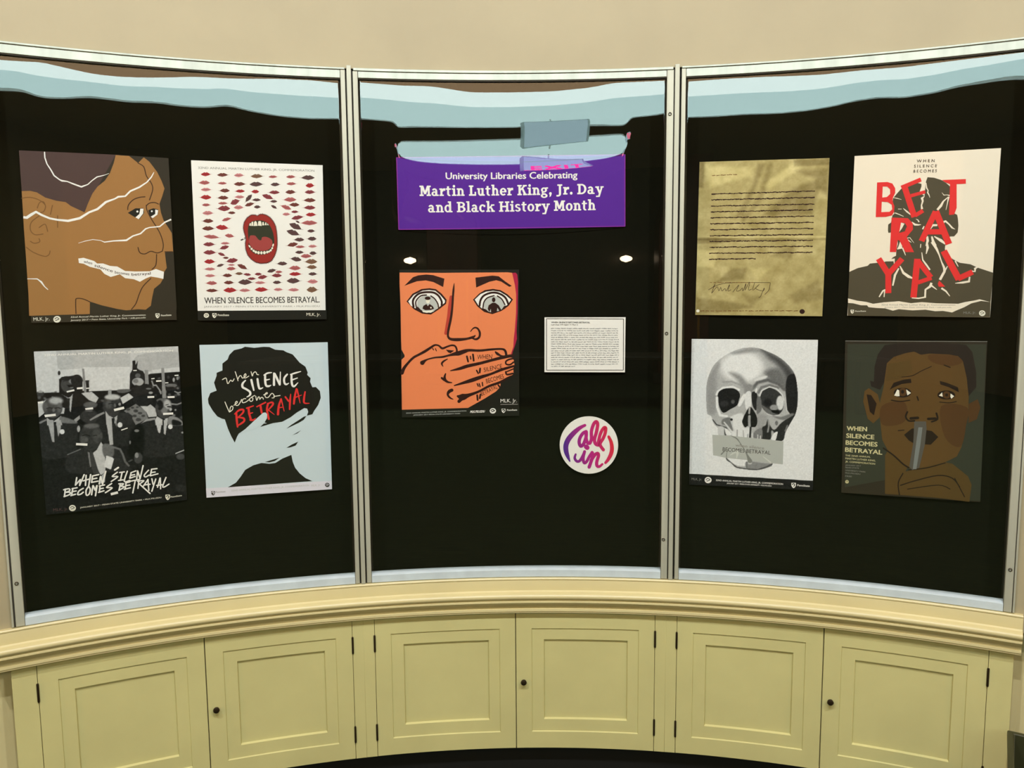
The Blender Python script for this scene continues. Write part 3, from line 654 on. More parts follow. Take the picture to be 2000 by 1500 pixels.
('p',66,[1591,952,1590,933,1583,915,1572,900,1555,888,1537,882,1517,882,1499,888,1483,899,1472,914,1467,931,1468,950,1474,968,1486,983,1502,995,1521,1001,1540,1001,1559,995,1574,984,1585,969],48),
('p',52,[538,-586,528,-595,516,-602,505,-604,494,-602,486,-597,480,-587,478,-575,479,-562,484,-549,492,-537,503,-527,514,-521,526,-518,537,-520,545,-526,551,-535,553,-547,551,-560,546,-574],48),
('p',52,[808,121,803,113,794,107,781,104,767,105,753,109,739,116,728,125,720,136,716,147,717,158,722,166,731,172,744,175,758,174,772,170,786,163,797,154,805,143,809,132],48),
('p',100,[-1593,1164,-1599,1155,-1610,1148,-1625,1145,-1643,1146,-1662,1151,-1679,1159,-1694,1169,-1705,1181,-1711,1193,-1711,1205,-1706,1214,-1695,1221,-1679,1224,-1662,1223,-1643,1218,-1625,1210,-1610,1200,-1599,1188,-1593,1176],48),
('p',52,[921,1411,922,1400,916,1387,905,1373,889,1361,871,1350,851,1342,831,1338,815,1339,803,1343,796,1351,795,1362,801,1375,812,1389,828,1402,847,1413,867,1420,886,1424,902,1424,915,1419],48),
('p',52,[1249,1462,1243,1449,1234,1438,1223,1431,1210,1429,1198,1431,1187,1437,1178,1447,1172,1460,1170,1474,1173,1489,1178,1502,1187,1513,1199,1520,1211,1523,1224,1521,1235,1514,1244,1504,1249,1491,1251,1477],48),
('p',52,[1020,1417,1014,1403,1004,1393,992,1385,977,1383,963,1385,949,1391,939,1402,931,1415,928,1430,930,1445,935,1459,945,1470,958,1477,972,1479,987,1477,1000,1471,1011,1460,1018,1447,1021,1432],48),
('p',84,[5,1146,1,1128,-7,1112,-18,1099,-33,1091,-48,1090,-64,1093,-77,1103,-87,1117,-93,1134,-94,1153,-91,1171,-83,1187,-71,1199,-57,1207,-41,1209,-26,1205,-13,1196,-2,1182,4,1165],48),
('p',100,[2026,1514,2022,1499,2014,1485,2002,1475,1987,1469,1971,1468,1955,1471,1940,1479,1929,1491,1923,1505,1921,1520,1924,1535,1933,1549,1945,1559,1960,1565,1976,1566,1992,1563,2006,1555,2017,1543,2024,1529],48),
('p',52,[-1539,955,-1547,944,-1560,938,-1577,937,-1596,941,-1615,950,-1632,962,-1645,977,-1654,993,-1658,1008,-1655,1022,-1647,1032,-1634,1038,-1617,1039,-1599,1035,-1580,1027,-1563,1015,-1549,1000,-1540,984,-1537,968],48),
('p',100,[1067,1027,1065,1017,1058,1007,1045,998,1029,991,1010,985,991,983,973,984,959,988,949,995,944,1004,946,1013,953,1023,966,1033,982,1040,1001,1045,1020,1047,1038,1046,1052,1042,1062,1036],48),
('p',66,[1724,1522,1715,1511,1704,1504,1690,1501,1676,1503,1662,1509,1650,1518,1642,1531,1637,1546,1637,1560,1642,1574,1650,1585,1661,1592,1675,1595,1690,1594,1703,1588,1715,1578,1723,1565,1728,1551,1728,1536],48),
('p',120,[1824,312,1827,298,1824,283,1817,269,1805,257,1791,249,1775,245,1760,246,1746,251,1735,260,1728,273,1726,287,1729,302,1736,316,1747,328,1761,336,1777,340,1793,339,1806,334,1817,325],48),
('p',52,[1932,1287,1922,1279,1908,1276,1891,1279,1872,1287,1854,1299,1838,1315,1826,1332,1819,1350,1818,1366,1822,1378,1832,1386,1846,1389,1863,1387,1882,1379,1900,1366,1916,1351,1928,1333,1935,1316,1937,1300],48),
('p',120,[-1494,974,-1498,965,-1505,957,-1513,953,-1521,952,-1530,953,-1537,958,-1543,966,-1547,975,-1548,985,-1546,995,-1541,1004,-1535,1011,-1527,1015,-1518,1017,-1510,1015,-1502,1010,-1496,1003,-1493,994,-1492,984],48),
('p',120,[620,-571,617,-581,611,-589,601,-595,590,-598,578,-598,566,-594,556,-589,548,-581,544,-571,543,-561,546,-552,552,-544,561,-538,572,-535,584,-535,596,-538,606,-544,614,-552,619,-561],48),
('p',120,[637,-947,631,-955,619,-959,604,-960,585,-956,567,-948,549,-938,534,-925,523,-912,518,-900,519,-889,525,-881,537,-877,552,-876,571,-880,589,-888,607,-898,622,-911,633,-924,638,-936],48),
('p',84,[1719,945,1710,937,1699,932,1686,932,1672,936,1660,945,1651,956,1644,969,1641,983,1643,996,1648,1008,1657,1016,1669,1020,1682,1021,1695,1016,1707,1008,1717,997,1723,984,1726,970,1724,957],48),
('p',84,[824,-274,827,-290,825,-306,818,-321,808,-333,794,-341,779,-345,764,-344,750,-338,739,-327,732,-314,729,-298,731,-282,738,-267,748,-255,762,-246,777,-243,792,-244,806,-250,817,-261],48),
('p',52,[42,993,38,985,28,980,16,978,1,979,-14,984,-29,990,-42,999,-51,1009,-55,1019,-55,1028,-51,1036,-41,1041,-29,1043,-14,1042,1,1038,16,1031,29,1022,38,1012,42,1002],48),
('p',100,[-1799,1053,-1806,1046,-1816,1041,-1828,1041,-1840,1045,-1850,1052,-1859,1062,-1865,1074,-1868,1087,-1867,1099,-1863,1110,-1855,1117,-1845,1121,-1833,1122,-1822,1118,-1811,1111,-1802,1101,-1796,1089,-1793,1076,-1794,1064],48),
('p',120,[2002,952,1995,942,1984,936,1970,934,1955,936,1939,942,1924,952,1913,963,1905,976,1902,989,1903,1001,1910,1010,1921,1016,1935,1018,1951,1016,1967,1010,1981,1001,1993,989,2001,976,2004,963],48),
('p',100,[1972,1153,1966,1145,1958,1140,1947,1138,1936,1140,1925,1144,1916,1151,1908,1161,1903,1171,1902,1181,1905,1191,1910,1198,1919,1203,1929,1205,1940,1204,1951,1200,1961,1192,1968,1183,1973,1173,1974,1163],48),
('p',120,[-1859,995,-1861,988,-1867,981,-1874,976,-1884,973,-1895,973,-1905,975,-1914,980,-1921,986,-1925,993,-1926,1002,-1923,1009,-1918,1016,-1910,1021,-1901,1024,-1890,1024,-1880,1022,-1871,1017,-1864,1011,-1860,1003],48),
('p',100,[1639,922,1640,911,1638,901,1634,892,1627,885,1619,881,1609,880,1601,882,1593,888,1586,896,1583,906,1582,916,1584,926,1588,935,1595,942,1603,946,1612,947,1621,945,1629,939,1635,931],48),
('p',100,[1116,1287,1113,1278,1103,1269,1088,1263,1069,1259,1048,1258,1027,1260,1009,1265,994,1271,985,1280,981,1289,985,1298,995,1306,1010,1313,1029,1317,1050,1318,1070,1316,1089,1311,1104,1304,1113,1296],48),
('p',120,[564,999,555,987,542,979,524,975,505,977,485,984,467,995,452,1010,443,1026,439,1043,441,1058,450,1071,463,1079,481,1083,500,1081,520,1074,538,1063,553,1048,562,1032,566,1015],48),
('p',52,[-76,954,-82,946,-93,941,-108,940,-125,943,-143,949,-160,958,-174,969,-184,981,-189,993,-189,1003,-183,1011,-172,1016,-157,1017,-140,1014,-122,1008,-105,999,-91,988,-81,976,-76,965],48),
('p',120,[955,1109,949,1103,940,1100,928,1101,916,1105,903,1112,892,1122,883,1133,878,1144,876,1155,878,1163,884,1169,894,1172,905,1171,918,1167,930,1160,942,1150,950,1140,956,1128,958,1118],48),
('p',84,[1802,1239,1804,1228,1800,1216,1792,1202,1779,1190,1763,1179,1746,1171,1729,1166,1714,1166,1702,1170,1696,1177,1694,1188,1698,1200,1706,1214,1719,1226,1735,1237,1752,1245,1769,1250,1784,1250,1795,1246],48),
('p',66,[1913,960,1916,944,1914,929,1907,914,1896,902,1882,893,1867,890,1852,891,1838,896,1827,907,1819,920,1817,935,1819,951,1826,966,1836,978,1850,986,1866,990,1881,989,1895,983,1906,973],48),
('p',120,[1603,1076,1601,1057,1594,1040,1585,1026,1574,1018,1562,1015,1551,1019,1540,1028,1532,1042,1527,1060,1526,1079,1528,1098,1535,1116,1544,1129,1555,1137,1567,1140,1578,1136,1589,1127,1597,1113,1602,1095],48),
('p',100,[-1741,1056,-1740,1044,-1743,1030,-1752,1017,-1764,1005,-1779,995,-1796,988,-1812,985,-1826,987,-1837,993,-1844,1002,-1845,1014,-1842,1027,-1833,1041,-1821,1053,-1806,1063,-1789,1070,-1773,1072,-1759,1071,-1748,1065],48),
('p',52,[324,893,320,881,311,871,299,864,284,861,269,862,254,867,241,875,231,885,225,898,225,910,229,922,238,932,250,939,265,942,280,941,295,937,308,929,318,918,324,906],48),
('p',84,[-191,888,-196,879,-207,874,-223,871,-241,873,-260,877,-279,885,-294,895,-306,906,-313,917,-313,928,-308,936,-297,942,-282,944,-263,943,-244,938,-226,931,-210,921,-198,910,-192,898],48),
('p',40,[-2024,331,-1798,486,-1517,465,-1055,335,-1008,3,-1090,-767,-1328,-784,-2027,-722],41),
('p',36,[-650,304,-189,562,48,467,190,534,576,271,567,-517,126,-559,-219,-530],41),
('p',36,[779,118,1159,267,1588,275,2013,124,2016,-880,808,-935],48),
('p',42,[-1307,-709,-837,-516,-352,-440,122,-637,368,-1213,324,-1368,-1293,-1294],48),
('p',14,[-1008,273,-660,131,-644,401,-917,382],68),
('p',12,[502,-117,861,13,773,-932,386,-897],103),
('p',140,[997,1810,1103,1804,1092,1296,986,1302],10),
('p',142,[1487,1841,1572,1836,1584,870,1477,877],10),
('p',132,[-769,1939,-708,1936,-692,1157,-750,1161],10),
('p',150,[-79,1245,17,1239,7,1073,-89,1079],10),
('p',150,[-1648,1268,-1565,1263,-1556,1099,-1642,1104],10),
('p',58,[-1835,1233,-1841,1207,-1857,1185,-1881,1168,-1911,1158,-1942,1156,-1974,1162,-2001,1176,-2023,1196,-2035,1220,-2039,1246,-2032,1272,-2016,1294,-1992,1311,-1963,1321,-1931,1323,-1900,1317,-1872,1303,-1851,1283,-1838,1259],23),
('p',165,[-1863,1289,-1867,1280,-1878,1272,-1894,1266,-1914,1263,-1935,1263,-1957,1266,-1976,1271,-1991,1279,-2000,1288,-2003,1298,-1999,1307,-1989,1315,-1973,1320,-1953,1323,-1931,1323,-1910,1320,-1890,1315,-1875,1307,-1866,1298],23),
('p',22,[-1811,1257,-1443,1241,-1435,1147,-1556,1105,-1643,1127,-1777,1102],15),
('p',205,[-1365,1887,-1369,1862,-1378,1838,-1390,1821,-1406,1809,-1422,1806,-1437,1811,-1451,1824,-1461,1843,-1467,1867,-1468,1893,-1464,1919,-1455,1942,-1442,1960,-1427,1971,-1411,1974,-1395,1969,-1382,1956,-1371,1937,-1366,1913],15),
('p',40,[-1361,1836,-1364,1816,-1370,1797,-1379,1783,-1390,1774,-1402,1771,-1413,1775,-1423,1785,-1430,1801,-1434,1820,-1434,1841,-1431,1861,-1425,1880,-1416,1894,-1405,1903,-1393,1906,-1382,1902,-1372,1892,-1365,1876,-1361,1857],18),
('p',26,[-1409,1654,-1313,1648,-1313,1190,-1431,1198],12),
('p',66,[-1040,1462,-1052,1389,-1080,1324,-1120,1274,-1169,1244,-1221,1235,-1272,1250,-1316,1287,-1349,1342,-1368,1409,-1372,1482,-1359,1555,-1331,1619,-1291,1669,-1243,1700,-1191,1708,-1140,1694,-1096,1657,-1063,1603,-1043,1535],27),
('p',30,[-1068,1650,-1076,1629,-1098,1610,-1130,1596,-1170,1589,-1213,1588,-1257,1594,-1295,1606,-1325,1624,-1344,1645,-1349,1667,-1341,1688,-1320,1707,-1288,1721,-1248,1729,-1204,1729,-1161,1723,-1122,1711,-1092,1694,-1073,1673],15),
('p',128,[-1026,1563,-1030,1543,-1040,1526,-1055,1512,-1073,1504,-1092,1502,-1111,1507,-1128,1517,-1141,1532,-1149,1550,-1151,1570,-1146,1590,-1136,1607,-1122,1621,-1104,1629,-1084,1631,-1065,1627,-1048,1616,-1035,1601,-1028,1583],30),
('p',112,[-1032,1385,-1036,1374,-1044,1364,-1056,1356,-1071,1352,-1087,1351,-1103,1354,-1117,1360,-1128,1369,-1135,1380,-1137,1391,-1133,1403,-1125,1413,-1113,1420,-1098,1425,-1082,1425,-1066,1423,-1052,1416,-1041,1407,-1034,1397],21),
('p',16,[-1207,1455,-1013,1464,-1014,1392,-1167,1388],12),
('p',32,[-766,1564,-778,1504,-805,1451,-844,1411,-892,1386,-943,1379,-993,1392,-1037,1422,-1071,1468,-1090,1523,-1095,1584,-1083,1644,-1056,1696,-1017,1737,-970,1762,-919,1769,-869,1756,-824,1726,-791,1681,-771,1625],12),
('p',200,[-590,1622,-552,1620,-576,1228,-614,1230],8),
('p',36,[-698,1577,-593,1574,-617,1188,-684,1201],9),
('p',26,[-1552,1155,-1372,1194,-1141,617,-1076,1175,-923,1216,-780,1104,-788,608,-1126,376,-1377,651,-1439,1080],12),
('p',178,[-1366,1177,-1232,1066,-1204,689,-1156,614,-1067,1174,-1141,1086,-1202,1064],12),
('p',36,[-1225,1049,-1156,1044,-1191,646,-1227,725],9),
('p',192,[-835,1185,-547,1209,-359,1008,-448,856,-638,958],12),
('p',92,[-406,788,-418,757,-447,730,-492,710,-548,699,-609,699,-669,708,-723,726,-764,752,-790,782,-798,815,-787,846,-757,872,-712,892,-657,903,-596,904,-536,895,-482,876,-440,851,-414,820],61),
('p',50,[-405,426,-421,360,-461,303,-519,259,-590,234,-668,230,-744,246,-811,282,-863,333,-895,395,-903,462,-887,527,-848,584,-790,628,-719,653,-642,658,-565,642,-498,607,-445,555,-413,493],46),
('p',95,[-553,617,-559,607,-575,599,-598,593,-628,590,-661,591,-693,595,-722,602,-745,611,-760,621,-764,632,-758,643,-743,651,-719,657,-689,660,-657,659,-624,655,-595,648,-572,639,-558,628],30),
('p',195,[-2031,925,-1796,1036,-1777,764,-1890,620,-2029,511],15),
('p',188,[-1398,788,-1312,748,-1345,580,-1471,581],15),
('p',74,[-1373,769,-1392,671,-1435,584,-1498,517,-1574,476,-1656,467,-1736,488,-1806,539,-1859,614,-1890,706,-1897,806,-1877,904,-1834,991,-1772,1058,-1696,1098,-1615,1109,-1535,1087,-1464,1037,-1411,962,-1379,870],27),
('p',176,[-1349,980,-1360,947,-1388,917,-1431,895,-1483,883,-1541,881,-1597,891,-1647,910,-1686,938,-1710,970,-1717,1005,-1706,1039,-1678,1068,-1636,1090,-1583,1103,-1526,1104,-1470,1095,-1419,1076,-1380,1048,-1356,1016],106),
('p',98,[-1399,771,-1405,724,-1416,682,-1432,650,-1450,629,-1468,623,-1486,632,-1501,655,-1512,689,-1518,732,-1518,780,-1512,826,-1501,868,-1485,901,-1467,922,-1449,928,-1431,919,-1416,896,-1405,862,-1399,819],76),
('p',60,[-1538,696,-1546,665,-1567,638,-1598,618,-1636,606,-1677,604,-1718,612,-1753,629,-1781,654,-1798,683,-1803,715,-1794,746,-1773,773,-1743,793,-1705,805,-1664,807,-1623,799,-1587,782,-1559,758,-1542,728],61),
('p',90,[-1765,831,-1772,790,-1785,753,-1803,724,-1825,706,-1848,701,-1870,709,-1889,730,-1903,761,-1911,799,-1912,841,-1906,883,-1893,919,-1875,948,-1853,966,-1830,971,-1808,963,-1789,942,-1774,911,-1766,873],61),
('p',182,[-1817,487,-1665,340,-1431,518,-1419,227,-1818,258],12),
('p',30,[-1664,348,-1576,341,-1582,239,-1649,245],9),
('p',110,[-2033,342,-1834,454,-1799,426,-2006,306],15),
('p',115,[-1432,501,-1039,326,-1044,250,-1444,314],46),
('p',150,[-1089,373,-923,498,-915,394,-1042,284],18),
('p',140,[-440,480,-158,598,-177,530,-633,305,-661,341],21),
('p',34,[571,1708,649,1842,664,2117,743,2130,750,1992,819,2109,783,1886,835,1832,956,1773,990,1684,974,1477,782,1454,625,1428,542,1208],12),
('p',95,[870,1639,865,1618,853,1599,835,1585,813,1576,789,1574,765,1579,744,1590,728,1607,718,1627,715,1648,720,1669,732,1688,750,1702,772,1711,797,1713,820,1708,842,1697,858,1681,868,1661],30),
('p',168,[950,1435,939,1395,913,1360,874,1334,826,1318,774,1315,723,1325,677,1346,642,1377,620,1415,614,1455,625,1495,650,1529,689,1556,737,1571,789,1574,840,1565,886,1544,922,1513,944,1475],21),
('p',120,[798,1470,793,1449,781,1430,763,1416,741,1407,717,1405,693,1410,672,1421,656,1438,646,1458,643,1479,648,1500,661,1519,679,1533,701,1542,725,1544,749,1539,770,1528,786,1511,796,1491],38),
('p',34,[600,1257,714,1354,913,1289,1012,1370,1197,1315,1157,1152,762,1107],21),
('p',34,[1170,959,1150,857,1103,768,1035,699,952,657,861,647,773,670,696,722,636,800,601,894,592,997,612,1097,658,1186,726,1255,809,1297,899,1307,987,1286,1065,1234,1125,1157,1161,1062],46),
('p',160,[1199,1070,1196,1059,1186,1049,1172,1041,1154,1037,1134,1036,1115,1039,1098,1046,1085,1055,1076,1067,1074,1079,1078,1090,1087,1100,1101,1108,1119,1112,1139,1113,1158,1110,1175,1103,1189,1094,1197,1082],18),
('p',120,[1159,1204,1155,1196,1144,1190,1126,1185,1104,1183,1080,1183,1056,1186,1034,1191,1017,1198,1006,1206,1003,1214,1007,1222,1019,1228,1036,1233,1058,1235,1083,1235,1107,1232,1128,1227,1145,1220,1156,1212],18),
('p',118,[326,546,679,747,963,500,1012,251,641,77,518,375],15),
('p',66,[514,585,511,572,501,561,487,553,469,548,450,547,431,551,414,558,401,568,393,580,391,593,394,606,404,617,418,625,436,630,455,631,474,627,491,620,504,610,512,598],24),
('p',66,[626,629,623,620,616,611,605,605,592,602,578,601,563,604,551,609,541,617,535,626,533,636,536,645,543,653,553,659,567,663,581,664,595,661,608,656,618,648,624,639],24),
('p',66,[737,516,732,502,722,490,706,480,686,475,664,474,642,478,623,486,608,498,599,512,597,526,601,541,612,553,628,562,648,568,669,568,691,565,710,556,725,545,734,531],24),
('p',66,[850,438,846,426,836,415,822,406,804,402,785,401,766,404,749,412,735,422,727,434,725,447,729,460,738,471,752,479,770,484,790,485,809,481,826,474,839,464,847,451],24),
('p',66,[689,363,685,350,675,339,661,331,644,326,624,325,605,329,588,336,575,346,567,359,564,372,568,384,578,395,592,404,610,408,629,409,648,405,665,398,678,388,686,376],24),
('p',66,[931,345,927,334,919,324,907,317,891,313,874,312,857,315,842,322,831,331,823,341,821,353,825,364,833,374,846,381,861,385,878,385,895,382,910,376,921,367,929,356],24),
('p',66,[807,231,802,215,790,202,772,191,750,186,726,185,702,189,680,198,664,211,654,227,651,243,655,259,667,273,685,283,707,289,732,289,756,285,777,276,793,263,804,248],24),
('p',66,[759,637,757,629,751,622,742,617,731,614,719,614,707,616,696,620,688,627,683,634,681,643,684,650,690,657,699,663,710,665,722,666,734,664,744,659,753,653,758,645],24),
('p',188,[800,669,1019,650,1108,704,1250,550,1276,302,1030,299,977,464],12),
('p',198,[250,967,497,1098,625,960,308,769],9),
('p',90,[196,1230,505,1228,564,1172,374,1115,191,1144],30),
('p',54,[261,707,242,595,198,497,135,421,58,375,-24,363,-105,387,-175,443,-228,528,-259,631,-265,743,-246,854,-202,952,-140,1028,-64,1074,19,1086,99,1063,169,1007,223,923,255,820],27),
('p',186,[252,993,239,966,206,943,155,927,93,918,24,919,-44,928,-105,944,-153,967,-183,994,-192,1023,-179,1050,-147,1072,-97,1089,-34,1098,35,1097,103,1089,164,1072,212,1049,242,1022],76),
('p',86,[0,777,-7,735,-22,697,-44,668,-71,650,-100,645,-128,654,-152,676,-170,707,-181,747,-183,789,-176,832,-161,869,-139,898,-112,916,-83,921,-55,912,-31,891,-13,859,-2,820],91),
('p',30,[196,711,191,690,179,672,161,658,140,649,116,648,92,653,71,664,55,680,46,700,43,722,48,743,60,761,78,775,100,784,124,786,147,781,168,769,184,753,194,733],61),
('p',150,[258,768,256,754,249,742,240,732,228,727,216,725,204,729,193,736,185,746,180,759,178,773,181,787,188,799,197,808,209,814,221,815,233,812,244,805,252,795,257,782],18),
('p',178,[-195,583,-112,439,21,342,136,420,111,249,7,117,-192,133],11),
('p',34,[-33,346,54,340,26,116,-42,121],9),
('p',46,[153,489,446,485,572,371,517,96,131,125],18),
('p',66,[1734,533,1717,435,1677,349,1618,282,1547,241,1470,231,1395,252,1329,303,1279,377,1249,469,1243,568,1260,666,1300,752,1358,819,1428,859,1505,870,1580,849,1646,799,1697,725,1727,633],27),
('p',100,[1652,795,1642,774,1615,756,1574,743,1522,737,1466,737,1410,744,1360,758,1320,776,1296,797,1288,819,1298,840,1325,858,1366,871,1417,878,1473,877,1530,870,1580,857,1619,838,1644,817],30),
('p',176,[1720,658,1711,610,1693,567,1666,533,1633,513,1597,508,1562,518,1531,543,1508,580,1494,625,1491,674,1499,722,1518,765,1545,798,1578,819,1614,824,1649,814,1679,789,1703,752,1717,707],91),
('p',120,[1595,473,1588,440,1573,412,1551,390,1524,377,1494,374,1465,381,1439,398,1419,423,1408,453,1405,486,1411,518,1426,547,1448,569,1476,582,1505,585,1534,578,1560,561,1580,536,1592,506],76),
('p',40,[1713,588,1709,581,1700,574,1685,570,1668,568,1648,568,1628,570,1611,575,1597,582,1588,589,1586,597,1589,604,1598,610,1613,615,1631,617,1650,617,1670,614,1688,610,1701,603,1710,596],21),
('p',180,[1734,498,1731,483,1725,470,1716,459,1705,453,1693,452,1681,455,1671,463,1663,474,1658,488,1657,504,1660,519,1666,532,1675,542,1686,549,1698,550,1710,547,1720,539,1728,528,1733,514],18),
('p',24,[1477,657,1470,609,1454,566,1431,532,1404,512,1374,506,1345,516,1320,540,1301,576,1290,621,1288,670,1295,719,1311,762,1334,795,1361,816,1391,821,1420,812,1445,787,1464,751,1475,706],46),
('p',192,[1215,201,1283,301,1436,184,1598,234,1569,-3,1221,24],12),
('p',30,[1441,219,1519,196,1493,3,1423,9],9),
('p',135,[1632,267,1870,226,2031,69,2033,-38,1617,-6],30),
('p',26,[1738,162,1974,73,1969,-33,1729,-15],46),
('p',150,[800,109,965,246,1226,262,1230,200,960,167],21),
('p',142,[1487,1847,1573,1843,1572,879,1474,886],9),
('p',105,[1928,1261,1918,1243,1892,1228,1851,1217,1801,1212,1746,1213,1691,1219,1642,1231,1604,1246,1579,1264,1572,1283,1581,1301,1607,1316,1647,1327,1697,1332,1752,1332,1807,1325,1857,1314,1895,1298,1920,1280],24),
('p',34,[1903,1157,1894,1136,1870,1118,1834,1104,1789,1097,1740,1097,1691,1104,1647,1116,1613,1134,1592,1155,1585,1177,1594,1198,1617,1216,1653,1230,1698,1237,1747,1237,1796,1231,1840,1218,1875,1200,1896,1179],30),
('l',150,[1850,1072,1944,1022,2033,1043],33,15),
('l',135,[1733,675,1892,646,2031,690],46,21),
('p',150,[1867,471,1865,461,1860,453,1854,446,1845,442,1836,441,1827,444,1820,449,1814,456,1810,465,1809,475,1811,485,1816,493,1822,500,1831,504,1840,505,1848,503,1856,498,1862,490,1866,481],12),
('p',160,[1874,1449,1871,1427,1865,1408,1856,1393,1846,1384,1835,1381,1824,1385,1815,1396,1808,1412,1804,1431,1804,1453,1806,1475,1812,1494,1821,1509,1831,1518,1842,1521,1853,1517,1862,1506,1869,1491,1873,1471],18),
('p',140,[1984,1486,1982,1470,1977,1456,1969,1445,1960,1438,1950,1436,1940,1439,1931,1447,1925,1459,1921,1474,1920,1490,1923,1506,1928,1521,1936,1532,1945,1539,1955,1541,1965,1538,1973,1530,1980,1518,1984,1503],15),
('l',150,[1189,1446,1228,1304,1307,1308,1408,1136,1434,1029],40,15),
('p',168,[-1811,416,-1641,404,-1659,-284,-1720,-263],13),
('p',168,[-1577,358,-1439,389,-1468,86,-1547,-135],13),
('l',130,[-2034,343,-1845,419],47,18),
('p',50,[-325,-234,-349,-363,-403,-477,-480,-564,-574,-616,-676,-628,-774,-599,-861,-531,-926,-433,-964,-312,-972,-182,-948,-54,-895,59,-819,146,-725,198,-624,211,-526,183,-439,116,-373,18,-334,-103],29),
('p',96,[-395,125,-407,101,-439,81,-488,66,-549,59,-616,60,-682,70,-741,86,-787,108,-816,133,-825,159,-813,183,-781,203,-733,218,-672,225,-606,224,-539,215,-480,198,-433,177,-404,152],90),
('p',70,[-377,-185,-387,-260,-407,-328,-434,-380,-466,-413,-500,-422,-533,-407,-561,-370,-582,-313,-593,-244,-593,-167,-583,-92,-564,-25,-537,28,-505,60,-470,70,-438,55,-410,18,-389,-38,-378,-108],108),
('p',78,[-780,-275,-787,-319,-803,-358,-824,-388,-851,-406,-879,-411,-906,-402,-930,-379,-947,-346,-957,-305,-959,-261,-952,-217,-937,-178,-915,-148,-889,-130,-861,-125,-834,-134,-810,-157,-792,-190,-782,-231],90),
('p',170,[-935,75,-939,44,-946,16,-957,-6,-970,-19,-984,-23,-997,-17,-1008,-2,-1016,21,-1020,50,-1020,82,-1016,113,-1008,141,-997,163,-984,176,-971,180,-958,174,-947,159,-939,136,-935,107],18),
('p',192,[-636,-720,-513,-627,-380,-387,-320,-499,-291,-1020,-311,-1351,-453,-1442,-545,-1163],13),
('p',125,[-772,-667,-716,-692,-704,-1148,-735,-1155],13),
('p',62,[-703,-632,-626,-700,-487,-1397,-650,-1385,-702,-1107],13),
('l',110,[-1326,-701,-1144,-634,-969,-567],32,14),
('p',100,[-330,-467,-46,-543,-66,-874,-317,-851],45),
('p',215,[-252,-832,-69,-919,-166,-1285,-342,-1181],9),
('p',178,[-476,-1523,-299,-1310,-349,-1681,-488,-1719],22),
('p',178,[-175,294,-39,284,-55,-505,-137,-498],11),
('p',178,[-195,295,-41,284,-41,-503,-135,-495],10),
('p',150,[46,277,106,273,84,40],14),
('p',192,[1218,190,1426,174,1340,-249,1285,-213],10),
('p',182,[1476,170,1586,162,1498,-313,1448,-266],10),
('l',105,[-261,-510,-57,-577,147,-663,215,-837,271,-1079,369,-1217],58,27),
('p',64,[778,-1006,769,-1060,748,-1108,719,-1145,683,-1168,645,-1173,607,-1161,574,-1132,549,-1090,535,-1039,532,-984,541,-929,561,-881,590,-844,626,-822,665,-817,702,-829,735,-857,760,-899,775,-950],43),
('p',135,[672,-907,668,-934,658,-958,645,-977,628,-988,611,-991,594,-985,579,-971,567,-950,561,-925,560,-897,564,-870,573,-846,587,-827,603,-816,621,-813,638,-819,653,-833,664,-854,671,-879],24),
('p',72,[2033,-1077,2025,-1108,2006,-1134,1977,-1154,1940,-1165,1901,-1167,1862,-1158,1828,-1141,1801,-1116,1784,-1086,1780,-1055,1787,-1024,1807,-998,1836,-978,1872,-967,1912,-966,1950,-974,1985,-991,2012,-1016,2029,-1046],43),
('l',190,[1776,-948,2048,-857],31,10),
('p',125,[731,-119,727,-132,716,-144,700,-152,680,-156,658,-157,637,-153,617,-145,602,-135,593,-122,590,-108,595,-95,605,-84,621,-75,641,-71,663,-70,685,-74,704,-82,719,-93,728,-106],21),
('p',125,[468,-473,466,-491,462,-507,456,-520,450,-528,443,-530,437,-527,432,-518,428,-505,426,-488,426,-470,428,-452,432,-435,437,-423,443,-415,450,-412,456,-416,462,-425,466,-438,468,-455],14),
('l',46,[2056,-1160,2025,-2478],14,10),
('p',150,[2051,-284,2048,-293,2042,-302,2033,-308,2022,-312,2009,-312,1997,-310,1986,-304,1978,-297,1973,-287,1971,-277,1974,-268,1980,-259,1989,-253,2000,-249,2013,-248,2025,-251,2036,-256,2044,-264,2049,-274],14),
('p',40,[2033,-2132,2023,-2169,1998,-2200,1961,-2224,1914,-2236,1863,-2237,1813,-2226,1768,-2204,1734,-2173,1712,-2137,1706,-2099,1716,-2062,1741,-2031,1779,-2008,1825,-1995,1876,-1994,1926,-2005,1971,-2027,2006,-2058,2027,-2094],68),
('p',215,[-267,-849,-41,-952,-148,-1282,-310,-1188],9),
('p',222,[261,104,256,79,245,57,227,40,206,30,184,28,161,34,142,47,127,66,118,90,116,116,121,141,133,163,150,180,171,190,193,192,216,186,235,173,250,154,259,130],9),
('p',222,[1723,-68,1719,-91,1708,-111,1692,-127,1672,-136,1651,-138,1630,-133,1612,-120,1598,-103,1589,-81,1587,-57,1592,-34,1603,-14,1618,2,1638,11,1659,13,1680,8,1699,-4,1713,-22,1721,-44],9),
('p',222,[-1364,17,-1369,-6,-1380,-27,-1396,-43,-1415,-52,-1436,-54,-1456,-49,-1474,-37,-1488,-18,-1496,4,-1498,28,-1493,51,-1482,72,-1466,88,-1447,97,-1426,99,-1406,94,-1388,82,-1374,63,-1366,41],9),
('l',24,[-1799,774,-1724,794,-1652,764],24,21),
('l',24,[-1578,767,-1488,778,-1431,748],24,21),
('p',110,[-1580,708,-1583,690,-1590,674,-1599,662,-1610,655,-1622,653,-1634,656,-1644,665,-1651,679,-1656,695,-1657,713,-1654,731,-1647,746,-1638,758,-1627,766,-1615,768,-1603,764,-1593,755,-1585,742,-1581,725],46),
